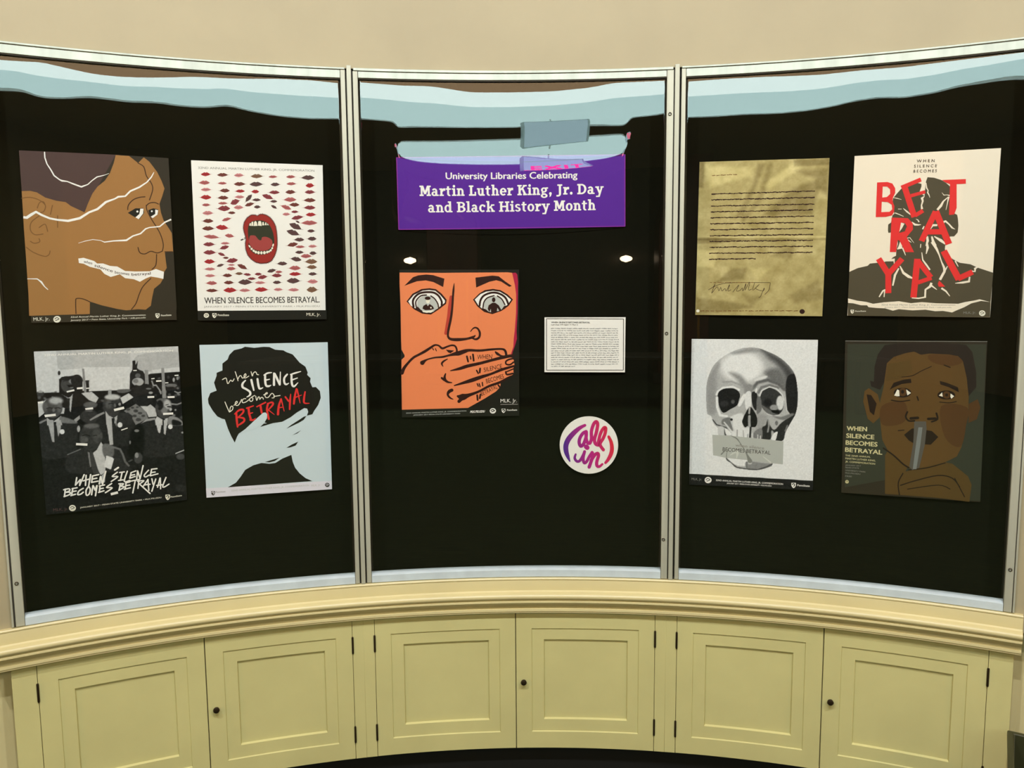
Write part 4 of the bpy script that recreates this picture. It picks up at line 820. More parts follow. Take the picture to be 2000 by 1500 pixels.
('p',28,[-1273,1578,-1275,1573,-1277,1568,-1280,1565,-1285,1562,-1289,1562,-1294,1563,-1298,1566,-1301,1570,-1303,1574,-1303,1580,-1302,1585,-1300,1589,-1296,1593,-1292,1595,-1287,1596,-1283,1594,-1279,1592,-1276,1588,-1274,1583],15),
('l',26,[-90,800,-13,812,47,782],24,24),
('l',30,[108,787,178,799],24,21),
('p',100,[116,734,113,715,107,698,99,685,89,677,79,674,68,678,60,688,53,702,49,720,49,739,51,758,57,775,66,788,75,796,86,799,96,795,105,785,112,771,116,753],40),
('l',30,[1557,652,1637,667],21,18),
('p',60,[1339,614,1335,590,1329,569,1320,553,1308,543,1297,540,1285,544,1275,556,1268,574,1263,595,1263,619,1266,643,1273,664,1282,681,1293,691,1305,694,1316,689,1326,677,1334,660,1338,638],36),
('l',20,[-880,-144,-771,-128,-684,-170],29,29),
('l',24,[-575,-169,-485,-166],25,25),
('p',84,[-734,-279,-737,-302,-745,-322,-757,-337,-770,-346,-785,-349,-799,-344,-811,-332,-821,-315,-826,-294,-827,-271,-823,-249,-815,-229,-804,-214,-790,-204,-776,-202,-762,-206,-749,-218,-740,-235,-735,-256],54),
('p',74,[-325,-189,-329,-220,-337,-249,-347,-271,-360,-284,-374,-288,-387,-282,-399,-266,-407,-243,-411,-214,-411,-182,-407,-150,-399,-122,-388,-100,-376,-87,-362,-83,-349,-89,-337,-104,-329,-128,-325,-157],54),
('P','white_tape_strips','white',1,0,[[-2026,993,-1886,1003,-1887,944,-2023,933]]),
('P','white_tape_strips','white',1,0,[[-1878,581,-1574,597,-1568,525,-1860,507]]),
('P','white_tape_strips','white',1,0,[[-1234,1270,-1022,1316,-1016,1261,-1222,1225]]),
('P','white_tape_strips','white',1,0,[[-944,1362,-786,1373,-788,1310,-947,1310]]),
('P','white_tape_strips','white',1,0,[[-690,1338,-599,1342,-601,1312,-692,1307]]),
('P','white_tape_strips','white',1,0,[[-759,709,-539,723,-532,659,-747,657]]),
('S','white_tape_strips','white',1,0,[670,1811,771,1809],[30]),
('S','white_tape_strips','white',1,0,[1177,1520,1275,1528],[30]),
('S','white_tape_strips','white',1,0,[1314,1439,1472,1438],[46]),
('S','white_tape_strips','white',1,0,[1579,1367,1672,1368],[30]),
('S','white_tape_strips','white',1,0,[1870,1590,1987,1592],[33]),
('S','white_tape_strips','white',1,0,[1035,941,1231,937],[58]),
('S','white_tape_strips','white',1,0,[1626,902,1833,897],[58]),
('S','white_tape_strips','white',1,0,[1462,368,1765,363],[68]),
('S','white_tape_strips','white',1,0,[51,591,340,649],[76]),
('S','white_tape_strips','white',1,0,[-1075,-394,-763,-437],[72]),
('S','white_tape_strips','white',1,0,[217,-59,403,-5],[31]),
('S','lettering','white',2,1,[-1123,-1450,-1174,-1682],[43]),
('S','lettering','white',2,1,[-1174,-1682,-1029,-1521],[43]),
('S','lettering','white',2,1,[-1029,-1521,-1058,-1704],[43]),
('S','lettering','white',2,1,[-1058,-1704,-912,-1377],[43]),
('S','lettering','white',2,1,[-859,-1403,-897,-1720],[43]),
('S','lettering','white',2,1,[-951,-1570,-758,-1526],[43]),
('S','lettering','white',2,1,[-732,-1394,-808,-1740],[43]),
('S','lettering','white',2,1,[-680,-1440,-720,-1644],[43]),
('S','lettering','white',2,1,[-680,-1440,-506,-1416],[43]),
('S','lettering','white',2,1,[-705,-1542,-567,-1524],[43]),
('S','lettering','white',2,1,[-720,-1644,-537,-1621],[43]),
('S','lettering','white',2,1,[-466,-1503,-510,-1717],[43]),
('S','lettering','white',2,1,[-456,-1483,-415,-1727],[43]),
('S','lettering','white',2,1,[-415,-1727,-300,-1331],[43]),
('S','lettering','white',2,1,[-1457,-1778,-1499,-2011],[43]),
('S','lettering','white',2,1,[-1503,-1794,-1359,-1778,-1345,-1841,-1455,-1881],[43]),
('S','lettering','white',2,1,[-1455,-1881,-1331,-1894,-1362,-1963,-1508,-2010],[43]),
('S','lettering','white',2,1,[-1252,-1778,-1301,-1990],[43]),
('S','lettering','white',2,1,[-1270,-1786,-1134,-1769],[43]),
('S','lettering','white',2,1,[-1276,-1879,-1168,-1869],[43]),
('S','lettering','white',2,1,[-1319,-1999,-1192,-1970],[43]),
('S','lettering','white',2,1,[-965,-1807,-1087,-1878,-1130,-1987,-1049,-1985,-973,-1931],[43]),
('S','lettering','white',2,1,[-809,-1760,-888,-1877,-889,-2033,-815,-2009,-770,-1868,-809,-1760],[43]),
('S','lettering','white',2,1,[-690,-1751,-744,-2037],[43]),
('S','lettering','white',2,1,[-681,-1752,-636,-1903],[43]),
('S','lettering','white',2,1,[-636,-1903,-582,-1762],[43]),
('S','lettering','white',2,1,[-573,-1763,-638,-2080],[43]),
('S','lettering','white',2,1,[-491,-1771,-522,-1977],[43]),
('S','lettering','white',2,1,[-510,-1780,-363,-1763],[43]),
('S','lettering','white',2,1,[-507,-1874,-405,-1863],[43]),
('S','lettering','white',2,1,[-541,-1985,-392,-1948],[43]),
('S','lettering','white',2,1,[-160,-1741,-313,-1852,-149,-1879,-350,-2015],[43]),
('S','lettering','white',2,1,[25,-1393,-130,-1517,35,-1533,-165,-1672],[41]),
('S','lettering','white',2,1,[94,-1410,226,-1402],[41]),
('S','lettering','white',2,1,[165,-1406,97,-1668],[41]),
('S','lettering','white',2,1,[44,-1663,176,-1656],[41]),
('S','lettering','white',2,1,[315,-1391,208,-1709,367,-1694],[41]),
('S','lettering','white',2,1,[416,-1470,371,-1625],[41]),
('S','lettering','white',2,1,[417,-1450,561,-1404],[41]),
('S','lettering','white',2,1,[394,-1538,519,-1520],[41]),
('S','lettering','white',2,1,[371,-1625,533,-1581],[41]),
('S','lettering','white',2,1,[613,-1409,572,-1664],[41]),
('S','lettering','white',2,1,[613,-1409,669,-1674],[41]),
('S','lettering','white',2,1,[669,-1674,782,-1255],[41]),
('S','lettering','white',2,1,[933,-1419,800,-1566,832,-1630,941,-1580],[41]),
('S','lettering','white',2,1,[1022,-1407,976,-1603],[41]),
('S','lettering','white',2,1,[1023,-1397,1184,-1393],[41]),
('S','lettering','white',2,1,[1008,-1506,1125,-1497],[41]),
('S','lettering','white',2,1,[976,-1607,1202,-1565],[41]),
('S','lettering','white',2,1,[91,-1767,44,-1971],[41]),
('S','lettering','white',2,1,[47,-1772,186,-1786,77,-1855],[41]),
('S','lettering','white',2,1,[77,-1855,190,-1876,152,-1922,35,-1980],[41]),
('S','lettering','white',2,1,[258,-1753,221,-1949],[41]),
('S','lettering','white',2,1,[249,-1762,365,-1744],[41]),
('S','lettering','white',2,1,[244,-1852,359,-1843],[41]),
('S','lettering','white',2,1,[193,-1966,371,-1934],[41]),
('S','lettering','white',2,1,[366,-1724,651,-1692],[41]),
('S','lettering','white',2,1,[525,-1720,432,-2110],[41]),
('S','lettering','white',2,1,[631,-1730,590,-1976],[41]),
('S','lettering','white',2,1,[594,-1747,781,-1745,642,-1841],[41]),
('S','lettering','white',2,1,[642,-1841,935,-2182],[41]),
('S','lettering','white',2,1,[898,-1726,753,-1922],[41]),
('S','lettering','white',2,1,[898,-1716,905,-2078],[41]),
('S','lettering','white',2,1,[800,-1887,952,-1882],[41]),
('S','lettering','white',2,1,[1015,-1708,1040,-1891],[41]),
('S','lettering','white',2,1,[1130,-1729,992,-2117],[41]),
('S','lettering','white',2,1,[1257,-1711,1169,-2004],[41]),
('S','lettering','white',2,1,[1266,-1712,1256,-2064],[41]),
('S','lettering','white',2,1,[1145,-1942,1316,-1938],[41]),
('S','lettering','white',2,1,[1437,-1708,1321,-2020,1515,-1938],[41]),
('S','lettering','white',2,1,[-40,-1312,60,-1248],[55]),
('S','lettering','white',2,0,[-202,-2081,4,-2046],[79]),
('T', 'fine_print', 'cream', 2, 'JANUARY 2017 • PENN STATE UNIVERSITY PARK • MLK.PSU.EDU', [-1092, -2432, 1265, -2372], 44, 0.01, 0, 0),
('P','round_emblem','cream',4,1,[[-1207,-2408,-1219,-2450,-1248,-2481,-1287,-2496,-1329,-2492,-1366,-2468,-1390,-2431,-1396,-2388,-1384,-2346,-1356,-2314,-1317,-2299,-1275,-2304,-1238,-2327,-1214,-2364]]),
('S','round_emblem','ink',5,1,[-1358,-2381,-1308,-2347,-1249,-2392,-1293,-2415,-1342,-2426],[19]),
('P','shield_emblem','cream',4,0,[[1389,-2273,1527,-2287,1522,-2384,1489,-2439,1448,-2464,1411,-2431,1384,-2370]]),
('S','shield_emblem','ink',5,1,[1416,-2334,1457,-2309,1489,-2351,1461,-2397],[25]),
('T', 'fine_print', 'cream', 2, 'PennState', [1547, -2393, 1883, -2375], 48, 0.02, 0, 0),
('T', 'lettering', 'lip_plum', 2, 'MLK, Jr.', [-1832, -2434, -1417, -2448], 82, 0, 0, 1),
('T', 'fine_print', 'white', 2, '32ND ANNUAL MARTIN LUTHER KING, JR. COMMEMORATION', [-1757, 2371, 1861, 2362], 58, 0.03, 0, 0)],
'p4':[
('P','footer_strip','lilac_white',1,0,[[-2037,-2212,2027,-2229,2031,-2526,-2032,-2526]]),
('P','silhouette','ink',1,0,[[-1076,-729,-1177,-509,-1275,-232,-1354,63,-1443,87,-1584,171,-1720,370,-1836,605,-1847,759,-1768,947,-1567,1023,-1599,1132,-1636,1286,-1547,1512,-1544,1607,-1361,1677,-1352,1905,-1185,2033,-1125,2184,-975,2332,-738,2383,-627,2437,-337,2392,-43,2422,141,2410,322,2316,581,2290,672,2230,875,2146,1001,1987,1092,1868,1276,1725,1346,1527,1324,1449,1435,1328,1412,1211,1483,1019,1597,1026,1727,883,1747,645,1656,411,1517,219,1456,103,1272,64,1321,188,1290,301,1196,325,965,197,733,31,465,-106,165,-138,-248,-246,-133,-142,-29,-132,-113,-96,-23,36,-11,173,-64,234,-139,226,-425,-22,-730,-299,-936,-437,-995,-539]]),
('P','silhouette','ink',1,0,[[1256,53,1165,-74,991,-172,589,-349,763,-220,994,-81,1168,29]]),
('P','silhouette','ink',1,0,[[770,-584,1067,-426,942,-526]]),
('P','silhouette','ink',1,0,[[568,-1002,741,-900,960,-810,872,-940,700,-990]]),
('P','silhouette','ink',1,0,[[-142,-1442,47,-1395,342,-1318,177,-1427,7,-1460]]),
('P','silhouette','ink',1,0,[[-1353,-2222,-1091,-2083,-937,-1896,-781,-1670,-517,-1529,-254,-1467,5,-1511,193,-1495,424,-1359,722,-1250,760,-1492,830,-1696,976,-1906,1162,-2080,1381,-2196]]),
('S','lettering','cream',2,1,[-1375,1376,-1285,1424,-1247,1397,-1213,1235,-1121,1350,-1067,1306,-1008,1388],[27]),
('S','lettering','cream',2,1,[-966,1624,-924,1470,-890,1324],[27]),
('S','lettering','cream',2,1,[-888,1384,-836,1475,-788,1482,-742,1404,-635,1485,-649,1545,-691,1496,-686,1410,-629,1417,-547,1465],[27]),
('S','lettering','cream',2,1,[-469,1607,-434,1461,-407,1545,-348,1599,-308,1576,-286,1515,-238,1500],[27]),
('S','lettering','cream',2,1,[-1325,637,-1260,447,-1194,291,-1173,426,-1122,492,-1084,456,-1103,372,-1178,307],[27]),
('S','lettering','cream',2,1,[-1049,514,-942,600,-961,647,-1006,589,-993,517,-921,509,-853,600,-801,700],[27]),
('S','lettering','cream',2,1,[-671,720,-744,714,-788,631,-757,587,-659,617,-551,698],[27]),
('S','lettering','cream',2,1,[-492,752,-551,706,-529,628,-464,642,-445,727,-492,758,-385,815],[27]),
('S','lettering','cream',2,1,[-353,792,-326,645,-281,746,-240,758,-227,675,-184,738,-135,736,-113,679],[27]),
('S','lettering','cream',2,1,[-100,821,16,862,1,897,-58,840,-40,744,45,736,164,865,235,790,224,716,167,710],[27]),
('S','lettering','cream',2,1,[226,759,424,782],[27]),
('S','lettering','white',2,1,[-657,1324,-749,1226,-754,1107,-643,1034,-534,945,-529,842,-637,770],[40,65,69,65,69,62,25]),
('S','lettering','white',2,1,[-471,1335,-444,1180,-406,991],[69,69,47]),
('S','lettering','white',2,1,[-276,1362,-258,1173,-230,1052,-190,1034,-115,1065],[62,69,65,58,25]),
('S','lettering','white',2,1,[-27,1489,-34,1284,-7,1129,74,1109,149,1140],[65,69,69,65,22]),
('S','lettering','white',2,1,[-68,1482,56,1546,179,1559],[36,54,33]),
('S','lettering','white',2,1,[-33,1310,106,1339],[54,33]),
('S','lettering','white',2,1,[255,1531,242,1145],[58,76]),
('S','lettering','white',2,1,[276,1513,352,1339,428,1147],[73,73,65]),
('S','lettering','white',2,1,[463,1566,437,1164],[33,51]),
('S','lettering','white',2,1,[678,1482,583,1365,578,1210,634,1148,721,1187],[54,65,65,62,22]),
('S','lettering','white',2,1,[818,1460,812,1270,832,1114,897,1077,1017,1194],[62,69,69,65,22]),
('S','lettering','white',2,1,[785,1475,944,1521,1120,1566],[36,54,25]),
('S','lettering','white',2,1,[812,1287,1005,1350],[54,29]),
('S','lettering','red',2,1,[-987,264,-980,24,-965,-208],[62,69,54]),
('S','lettering','red',2,1,[-1037,224,-895,345,-766,356,-778,254,-936,107],[36,62,65,58,44]),
('S','lettering','red',2,1,[-936,107,-768,73,-748,-22,-848,-103,-955,-166],[44,65,62,62,40]),
('S','lettering','red',2,1,[-595,391,-580,210,-528,1],[69]),
('S','lettering','red',2,1,[-651,402,-438,470],[54,36]),
('S','lettering','red',2,1,[-593,211,-470,243],[54,33]),
('S','lettering','red',2,1,[-552,3,-455,-2,-380,54],[65,58,18]),
('S','lettering','red',2,1,[-333,436,-51,568],[40,51]),
('S','lettering','red',2,1,[-211,451,-183,226],[65]),
('S','lettering','red',2,1,[29,526,-11,321,36,8],[62,65,62]),
('S','lettering','red',2,1,[12,518,153,564,184,485,21,303],[36,62,62,36]),
('S','lettering','red',2,1,[46,301,221,146],[40,15]),
('S','lettering','red',2,1,[453,663,371,425,337,149],[54,69,73]),
('S','lettering','red',2,1,[461,646,539,252],[47,25]),
('S','lettering','red',2,1,[361,370,493,385],[40,33]),
('S','lettering','red',2,1,[595,726,690,584],[54]),
('S','lettering','red',2,1,[769,814,740,582,719,305],[29,65,51]),
('S','lettering','red',2,1,[960,988,893,696,862,489],[51,69,65]),
('S','lettering','red',2,1,[977,970,1027,725,1065,498],[54,44,18]),
('S','lettering','red',2,1,[885,688,1120,770],[47,25]),
('S','lettering','red',2,1,[1241,873,1201,666,1204,500,1371,481],[47,65,58,18]),
('P','covering_hand','blue_paper',3,0,[[-139,226,-64,234,-11,173,-23,36,-114,-116,-284,-205,-436,-315,-732,-377,-936,-437,-730,-299,-425,-22]]),
('P','shield_emblem','charcoal',4,0,[[-1878,-2314,-1762,-2322,-1766,-2401,-1793,-2446,-1826,-2467,-1858,-2441,-1881,-2392]]),
('S','shield_emblem','lilac_white',5,1,[-1855,-2363,-1821,-2341,-1794,-2375,-1817,-2413],[25]),
('T', 'fine_print', 'grey', 2, 'PennState', [-1739, -2383, -1433, -2382], 51, 0.01, 0, 0),
('T', 'fine_print', 'pale_grey', 2, '32ND ANNUAL MARTIN LUTHER KING, JR. COMMEMORATION', [-1249, -2372, 1268, -2362], 59, 0.0, 0, 0),
('T', 'lettering', 'pale_grey', 2, 'MLK, Jr.', [1345, -2383, 1654, -2381], 66, 0, 0, 1),
('P','round_emblem','charcoal',4,1,[[1953,-2370,1945,-2401,1923,-2425,1891,-2437,1856,-2434,1826,-2418,1805,-2391,1798,-2359,1807,-2328,1829,-2304,1860,-2292,1895,-2294,1926,-2311,1947,-2338]]),
('S','round_emblem','lilac_white',5,1,[1829,-2353,1869,-2327,1919,-2359,1883,-2377,1844,-2387],[16])],
'p5':[
('T', 'subtitle', 'white', 1, 'University Libraries Celebrating', [-2206, 478, 2229, 456], 214, 0.022, 0, 0),
('T', 'title', 'white', 1, 'Martin Luther King, Jr. Day', [-3098, -77, 3113, -85], 342, 0, 0, 2),
('T', 'title', 'white', 1, 'and Black History Month', [-2829, -622, 2843, -621], 342, 0, 0, 2),
('P','printed_border','magenta',1,0,[[-3842,1193,3841,1191,3841,1167,-3818,1169]]),
('P','printed_border','magenta',1,0,[[-3841,-1193,-3840,-1169,3841,-1169,3841,-1193]]),
('P','printed_border','magenta',1,0,[[-3842,1193,-3813,1193,-3812,-1194,-3841,-1193]]),
('P','printed_border','magenta',1,0,[[3841,1191,3812,1191,3812,-1193,3841,-1193]])],
'p6':[
('P','illustration','orange',1,0,[[-2027,2432,-589,2420,1636,2436,1828,2413,1967,2360,1997,2108,1979,1058,1942,427,1951,164,1852,-151,1775,-392,1721,-487,1807,-498,1849,-593,1869,-762,1826,-867,1835,-1015,1802,-1110,1333,-1352,1386,-1401,1370,-1507,1219,-1664,830,-1904,248,-2226,-2029,-2259,-2027,-1066,-2011,-528,-1907,-434,-1906,-371,-2007,-181,-2014,198,-2013,1303,-2031,2059]]),
('P','illustration','crimson',2,0,[[1796,2414,1914,2423,1971,2360,1997,2108,1979,1058,1942,427,1955,164,1874,-109,1769,-392,1743,-371,1831,-109,1844,165,1878,428,1925,1058,1930,1689,1889,2004]]),
('P','illustration','umber_black',2,0,[[-1877,1984,-1748,2109,-1575,2275,-1403,2336,-1125,2365,-889,2342,-516,2224,-562,1941,-892,2112,-1148,2166,-1448,2137]]),
('P','illustration','umber_black',2,0,[[539,2257,1121,2325,1335,2302,1548,2133,1782,1973,1696,1943,1419,2123,1248,2167,1013,2116,562,1921]]),
('P','illustration','umber_black',2,0,[[-1808,1458,-1602,1719,-1301,1874,-1022,1903,-808,1870,-617,1721,-448,1510,-471,1373,-708,1186,-988,1010,-1287,1044,-1564,1194]]),
('P','illustration','white',3,0,[[-1750,1458,-1559,1677,-1258,1821,-1044,1840,-830,1817,-660,1669,-502,1479,-513,1405,-599,1343,-772,1208,-987,1073,-1244,1086,-1500,1214,-1670,1321]]),
('P','illustration','pale_grey',4,0,[[-1456,1298,-1433,1508,-1282,1632,-1089,1662,-897,1597,-780,1439,-750,1250,-901,1104,-1137,1074,-1351,1150]]),
('S','illustration','umber_black',5,1,[-1574,1278,-1594,1467,-1517,1613,-1366,1728,-1152,1768,-895,1755,-725,1648,-620,1459,-621,1333],[68]),
('S','illustration','umber_black',5,1,[-1478,1256,-1498,1424,-1432,1550,-1303,1653,-1131,1673],[43]),
('S','illustration','umber_black',5,1,[-982,1640,-854,1545,-749,1376,-729,1249],[43]),
('P','illustration','umber_black',5,0,[[-1521,1214,-1435,1287,-1329,1171,-1159,1085,-1394,1108]]),
('P','illustration','cream',5,1,[[-1018,1473,-1025,1434,-1044,1404,-1072,1387,-1102,1387,-1130,1404,-1148,1435,-1155,1474,-1148,1512,-1128,1542,-1101,1559,-1070,1559,-1043,1542,-1024,1511]]),
('P','illustration','umber_black',6,1,[[-991,1563,-1001,1537,-1029,1517,-1068,1506,-1112,1506,-1151,1518,-1179,1539,-1188,1564,-1178,1590,-1151,1610,-1111,1621,-1067,1621,-1028,1609,-1001,1588]]),
('P','illustration','umber_black',5,0,[[-1275,1212,-1242,1306,-1134,1368,-1092,1295,-1027,1368,-921,1293,-875,1209,-986,1168,-1179,1159]]),
('P','illustration','cream',6,0,[[-1286,1145,-1137,1127,-901,1163,-944,1094,-1137,1068,-1265,1103]]),
('P','illustration','cream',6,0,[[-960,1241,-968,1220,-986,1212,-1004,1220,-1011,1241,-1004,1262,-985,1271,-967,1262]]),
('P','illustration','umber_black',2,0,[[451,1512,667,1720,861,1834,1139,1874,1396,1830,1630,1691,1821,1511,1670,1292,1433,1126,1111,1013,833,1089,599,1280]]),
('P','illustration','white',3,0,[[511,1512,710,1699,903,1781,1139,1811,1374,1777,1587,1650,1757,1501,1649,1355,1498,1188,1111,1065,855,1131,642,1301]]),
('P','illustration','pale_grey',4,0,[[803,1278,836,1467,966,1592,1159,1643,1351,1589,1500,1440,1563,1272,1412,1147,1111,1070,898,1120]]),
('S','illustration','umber_black',5,1,[674,1300,708,1489,838,1656,1117,1748,1373,1704,1565,1566,1660,1355],[68]),
('S','illustration','umber_black',5,1,[792,1236,825,1425,944,1571,1169,1643],[43]),
('S','illustration','umber_black',5,1,[1287,1631,1436,1525,1542,1335],[43]),
('P','illustration','umber_black',5,1,[[1218,1502,1211,1465,1195,1436,1170,1420,1144,1420,1120,1437,1103,1466,1098,1503,1104,1539,1121,1568,1145,1584,1172,1584,1196,1567,1212,1538]]),
('P','illustration','umber_black',5,0,[[952,1193,985,1319,1114,1402,1210,1401,1328,1316,1433,1136,1369,1095,1284,1232,1261,1075,1069,1066,1059,1192,1005,1087]]),
('P','illustration','umber_black',5,0,[[749,1237,898,1172,1004,1077,833,1110]]),
('P','illustration','umber_black',5,0,[[1412,1147,1520,1293,1627,1313,1541,1188]]),
('S','illustration','brick',2,1,[-297,1603,-354,1246,-389,952,-457,553,-491,364],[105]),
('S','illustration','umber_black',3,1,[-186,2064,-209,1854,-233,1602,-257,1287,-304,909,-382,553,-416,364,-406,237,-310,163,-75,146,204,169,440,230,516,282],[19,68,74,74,81,81,74,74,93,112,81,81,37]),
('S','illustration','umber_black',3,1,[356,420,432,514,518,555,614,512,677,375,655,228,547,155,419,188],[25,43,56,62,74,74,74,43]),
('S','hand_drawing','umber_black',3,1,[-2005,-982,-1928,-814,-1776,-625,-1603,-458,-1409,-354,-1215,-251,-1020,-126,-891,-43,-805,-33,-720,-65,-613,-151,-441,-89,-291,-48,-184,-70,-131,-155,-121,-260,-186,-344],[124,105,81,81,81,93,81,68,56,62,74,62,62,62,62,62,43]),
('P','hand_drawing','umber_black',3,0,[[-496,-194,-314,-216,-207,-228,-336,-322,-422,-283]]),
('S','hand_drawing','umber_black',3,1,[-1304,-640,-1153,-536,-895,-468,-616,-446,-401,-395,-186,-344,-57,-324,136,-262,308,-222,672,-235,1101,-197,1423,-189,1541,-243,1583,-380,1571,-464],[155,56,56,68,68,124,155,136,93,81,74,68,81,81,74]),
('S','hand_drawing','umber_black',4,1,[1208,-282,1272,-346,1400,-421,1528,-443],[43,93,56,56]),
('S','hand_drawing','umber_black',4,1,[-445,-521,-575,-593,-640,-677,-598,-772],[31,62,62,25]),
('S','hand_drawing','umber_black',4,1,[-514,-1026,-548,-1142,-527,-1248,-431,-1316,-302,-1334],[43,81,93,68,31]),
('S','hand_drawing','umber_black',4,1,[-644,-1173,-559,-1247],[74]),
('S','hand_drawing','umber_black',4,1,[-305,-1598,-402,-1650,-446,-1755,-372,-1861,-265,-1915],[112,112,74,62,25]),
('S','hand_drawing','umber_black',4,1,[-342,-922,-19,-851,239,-769,669,-678,1099,-566,1528,-464,1807,-414],[31,99,112,99,93,112,93]),
('S','hand_drawing','umber_black',4,1,[-218,-1440,62,-1358,406,-1256,708,-1153,1052,-1050,1418,-906,1848,-783],[37,87,136,118,81,93,74]),
('S','hand_drawing','umber_black',4,1,[-103,-1811,58,-1844,273,-1783,618,-1659,984,-1472,1350,-1348,1609,-1203,1802,-1099],[74,230,124,81,81,87,62,25]),
('S','hand_drawing','umber_black',4,1,[-62,-1991,36,-1897],[112,124]),
('S','hand_drawing','umber_black',4,1,[1828,-519,1656,-560,1566,-633,1591,-718,1719,-729,1838,-646],[56]),
('S','hand_drawing','umber_black',4,1,[1836,-878,1610,-971],[43]),
('S','hand_drawing','umber_black',4,1,[1567,-981,1605,-1076,1803,-1040],[62]),
('S','hand_drawing','umber_black',4,1,[1306,-1443,1359,-1517],[56]),
('S','hand_drawing','umber_black',4,1,[225,-432,266,-611],[62]),
('S','hand_drawing','umber_black',4,1,[345,-433,359,-528],[43]),
('S','hand_drawing','umber_black',4,1,[435,-370,459,-581],[62]),
('S','hand_drawing','umber_black',4,1,[555,-920,612,-1025],[50]),
('S','hand_drawing','umber_black',4,1,[678,-857,662,-994],[62]),
('S','hand_drawing','umber_black',4,1,[573,-1384,609,-1469],[43]),
('S','hand_drawing','umber_black',4,1,[641,-1384,673,-1490],[43]),
('S','hand_drawing','umber_black',4,1,[749,-1343,763,-1459],[43]),
('S','hand_drawing','umber_black',4,1,[569,-1785,585,-1954],[62]),
('S','hand_drawing','umber_black',4,1,[681,-1765,659,-1891],[62]),
('S','hand_drawing','umber_black',4,1,[-849,-159,-818,-233],[31]),
('S','hand_drawing','umber_black',4,1,[-946,-148,-914,-201],[31]),
('T', 'lettering', 'umber_black', 4, 'WHEN', [573, -536, 1088, -524], 154, -0.004, 0.1, 0),
('T', 'lettering', 'umber_black', 4, 'SILENCE', [812, -981, 1444, -847], 145, -0.004, 0.1, 0),
('T', 'lettering', 'umber_black', 4, 'BECOMES', [895, -1382, 1506, -1202], 154, -0.004, 0.1, 0),
('T', 'lettering', 'umber_black', 4, 'BETRAYAL', [728, -1818, 1288, -1548], 145, -0.004, 0.1, 0),
('T', 'fine_print', 'pale_grey', 4, '32ND ANNUAL MARTIN LUTHER KING, JR. COMMEMORATION', [-1891, -2398, 182, -2348], 38, 0.01, 0.2, 0),
('T', 'fine_print', 'pale_grey', 4, 'JANUARY 2017 PENN STATE UNIVERSITY PARK', [-1640, -2468, -22, -2435], 38, 0.01, 0.2, 0),
('T', 'lettering', 'white', 4, 'MLK.PSU.EDU', [322, -2400, 816, -2392], 77, 0.03, 0.25, 0),
('P','round_emblem','white',4,1,[[1218,-2340,1207,-2381,1177,-2414,1134,-2432,1086,-2432,1043,-2413,1013,-2380,1003,-2338,1014,-2297,1044,-2264,1087,-2246,1135,-2247,1178,-2265,1207,-2299]]),
('S','round_emblem','ink',5,1,[1046,-2328,1100,-2292,1170,-2329,1121,-2355,1067,-2371],[31]),
('P','shield_emblem','white',4,0,[[1417,-2270,1548,-2271,1547,-2351,1518,-2399,1481,-2423,1445,-2398,1417,-2350]]),
('S','shield_emblem','ink',5,1,[1445,-2318,1482,-2294,1515,-2327,1490,-2367],[35]),
('T', 'fine_print', 'white', 4, 'PennState', [1604, -2344, 1955, -2342], 51, 0.03, 0, 0),
('T', 'lettering', 'white', 4, 'MLK, Jr.', [1377, -2050, 1950, -2051], 124, 0, 0, 1),
('S','fine_print','grey',4,0,[1376,-2120,1988,-2119],[25])],
'p7':[
('S','printed_border','charcoal',1,0,[-1320,902,1315,886],[22]),
('S','printed_border','charcoal',1,0,[-1318,-877,1329,-871],[22]),
('S','printed_border','charcoal',1,0,[-1316,902,-1314,-880],[22]),
('S','printed_border','charcoal',1,0,[1315,890,1329,-871],[22]),
('T', 'lettering', 'charcoal', 1, 'WHEN SILENCE BECOMES BETRAYAL', [-1154, 750, 177, 743], 50, 0.025, 0, 0),
('W','fine_print','grey',1,[-1162,693,-230,689],25,41,158,26),
('W','fine_print','card_grey',1,[-1162,566,1156,556],28,49,199,23),
('W','fine_print','card_grey',1,[-1161,489,1157,480],28,49,199,23),
('W','fine_print','card_grey',1,[-1161,412,1158,404],28,49,199,23),
('W','fine_print','card_grey',1,[-1161,336,1160,329],28,49,199,23),
('W','fine_print','card_grey',1,[-1160,259,1161,253],28,49,199,23),
('W','fine_print','card_grey',1,[-1160,182,1162,177],28,49,199,23),
('W','fine_print','card_grey',1,[-1160,105,1163,101],28,49,199,23),
('W','fine_print','card_grey',1,[-1159,28,1164,25],28,49,199,23),
('W','fine_print','card_grey',1,[-1159,-49,1165,-51],28,49,199,23),
('W','fine_print','card_grey',1,[-1159,-126,1167,-128],28,49,199,23),
('W','fine_print','card_grey',1,[-1159,-203,1168,-204],28,49,199,23),
('W','fine_print','card_grey',1,[-1158,-281,1169,-280],28,49,199,23),
('W','fine_print','card_grey',1,[-1158,-358,1170,-356],28,49,199,23),
('W','fine_print','card_grey',1,[-1158,-435,1171,-433],28,49,199,23),
('W','fine_print','card_grey',1,[-1157,-513,1173,-509],28,49,199,23),
('W','fine_print','card_grey',1,[-1157,-590,1174,-586],28,49,199,23),
('W','fine_print','card_grey',1,[-1157,-668,1175,-662],28,49,199,23),
('W','fine_print','card_grey',1,[-1156,-745,-327,-743],28,49,199,23)],
'p8':[
('G','script_lettering','',2,1,[-139,701,-311,611,-524,430,-704,216,-794,2,-794,-195,-737,-393,-663,-574],[98,130,169,181,177,169,130,47]),
('G','script_lettering','',2,1,[688,298,770,117,802,-113,770,-310,671,-508,581,-623],[98,118,138,138,118,90]),
('G','script_lettering','',2,1,[-98,479,-213,413,-311,249,-336,84,-278,-39,-180,51,-98,282,-90,463],[118]),
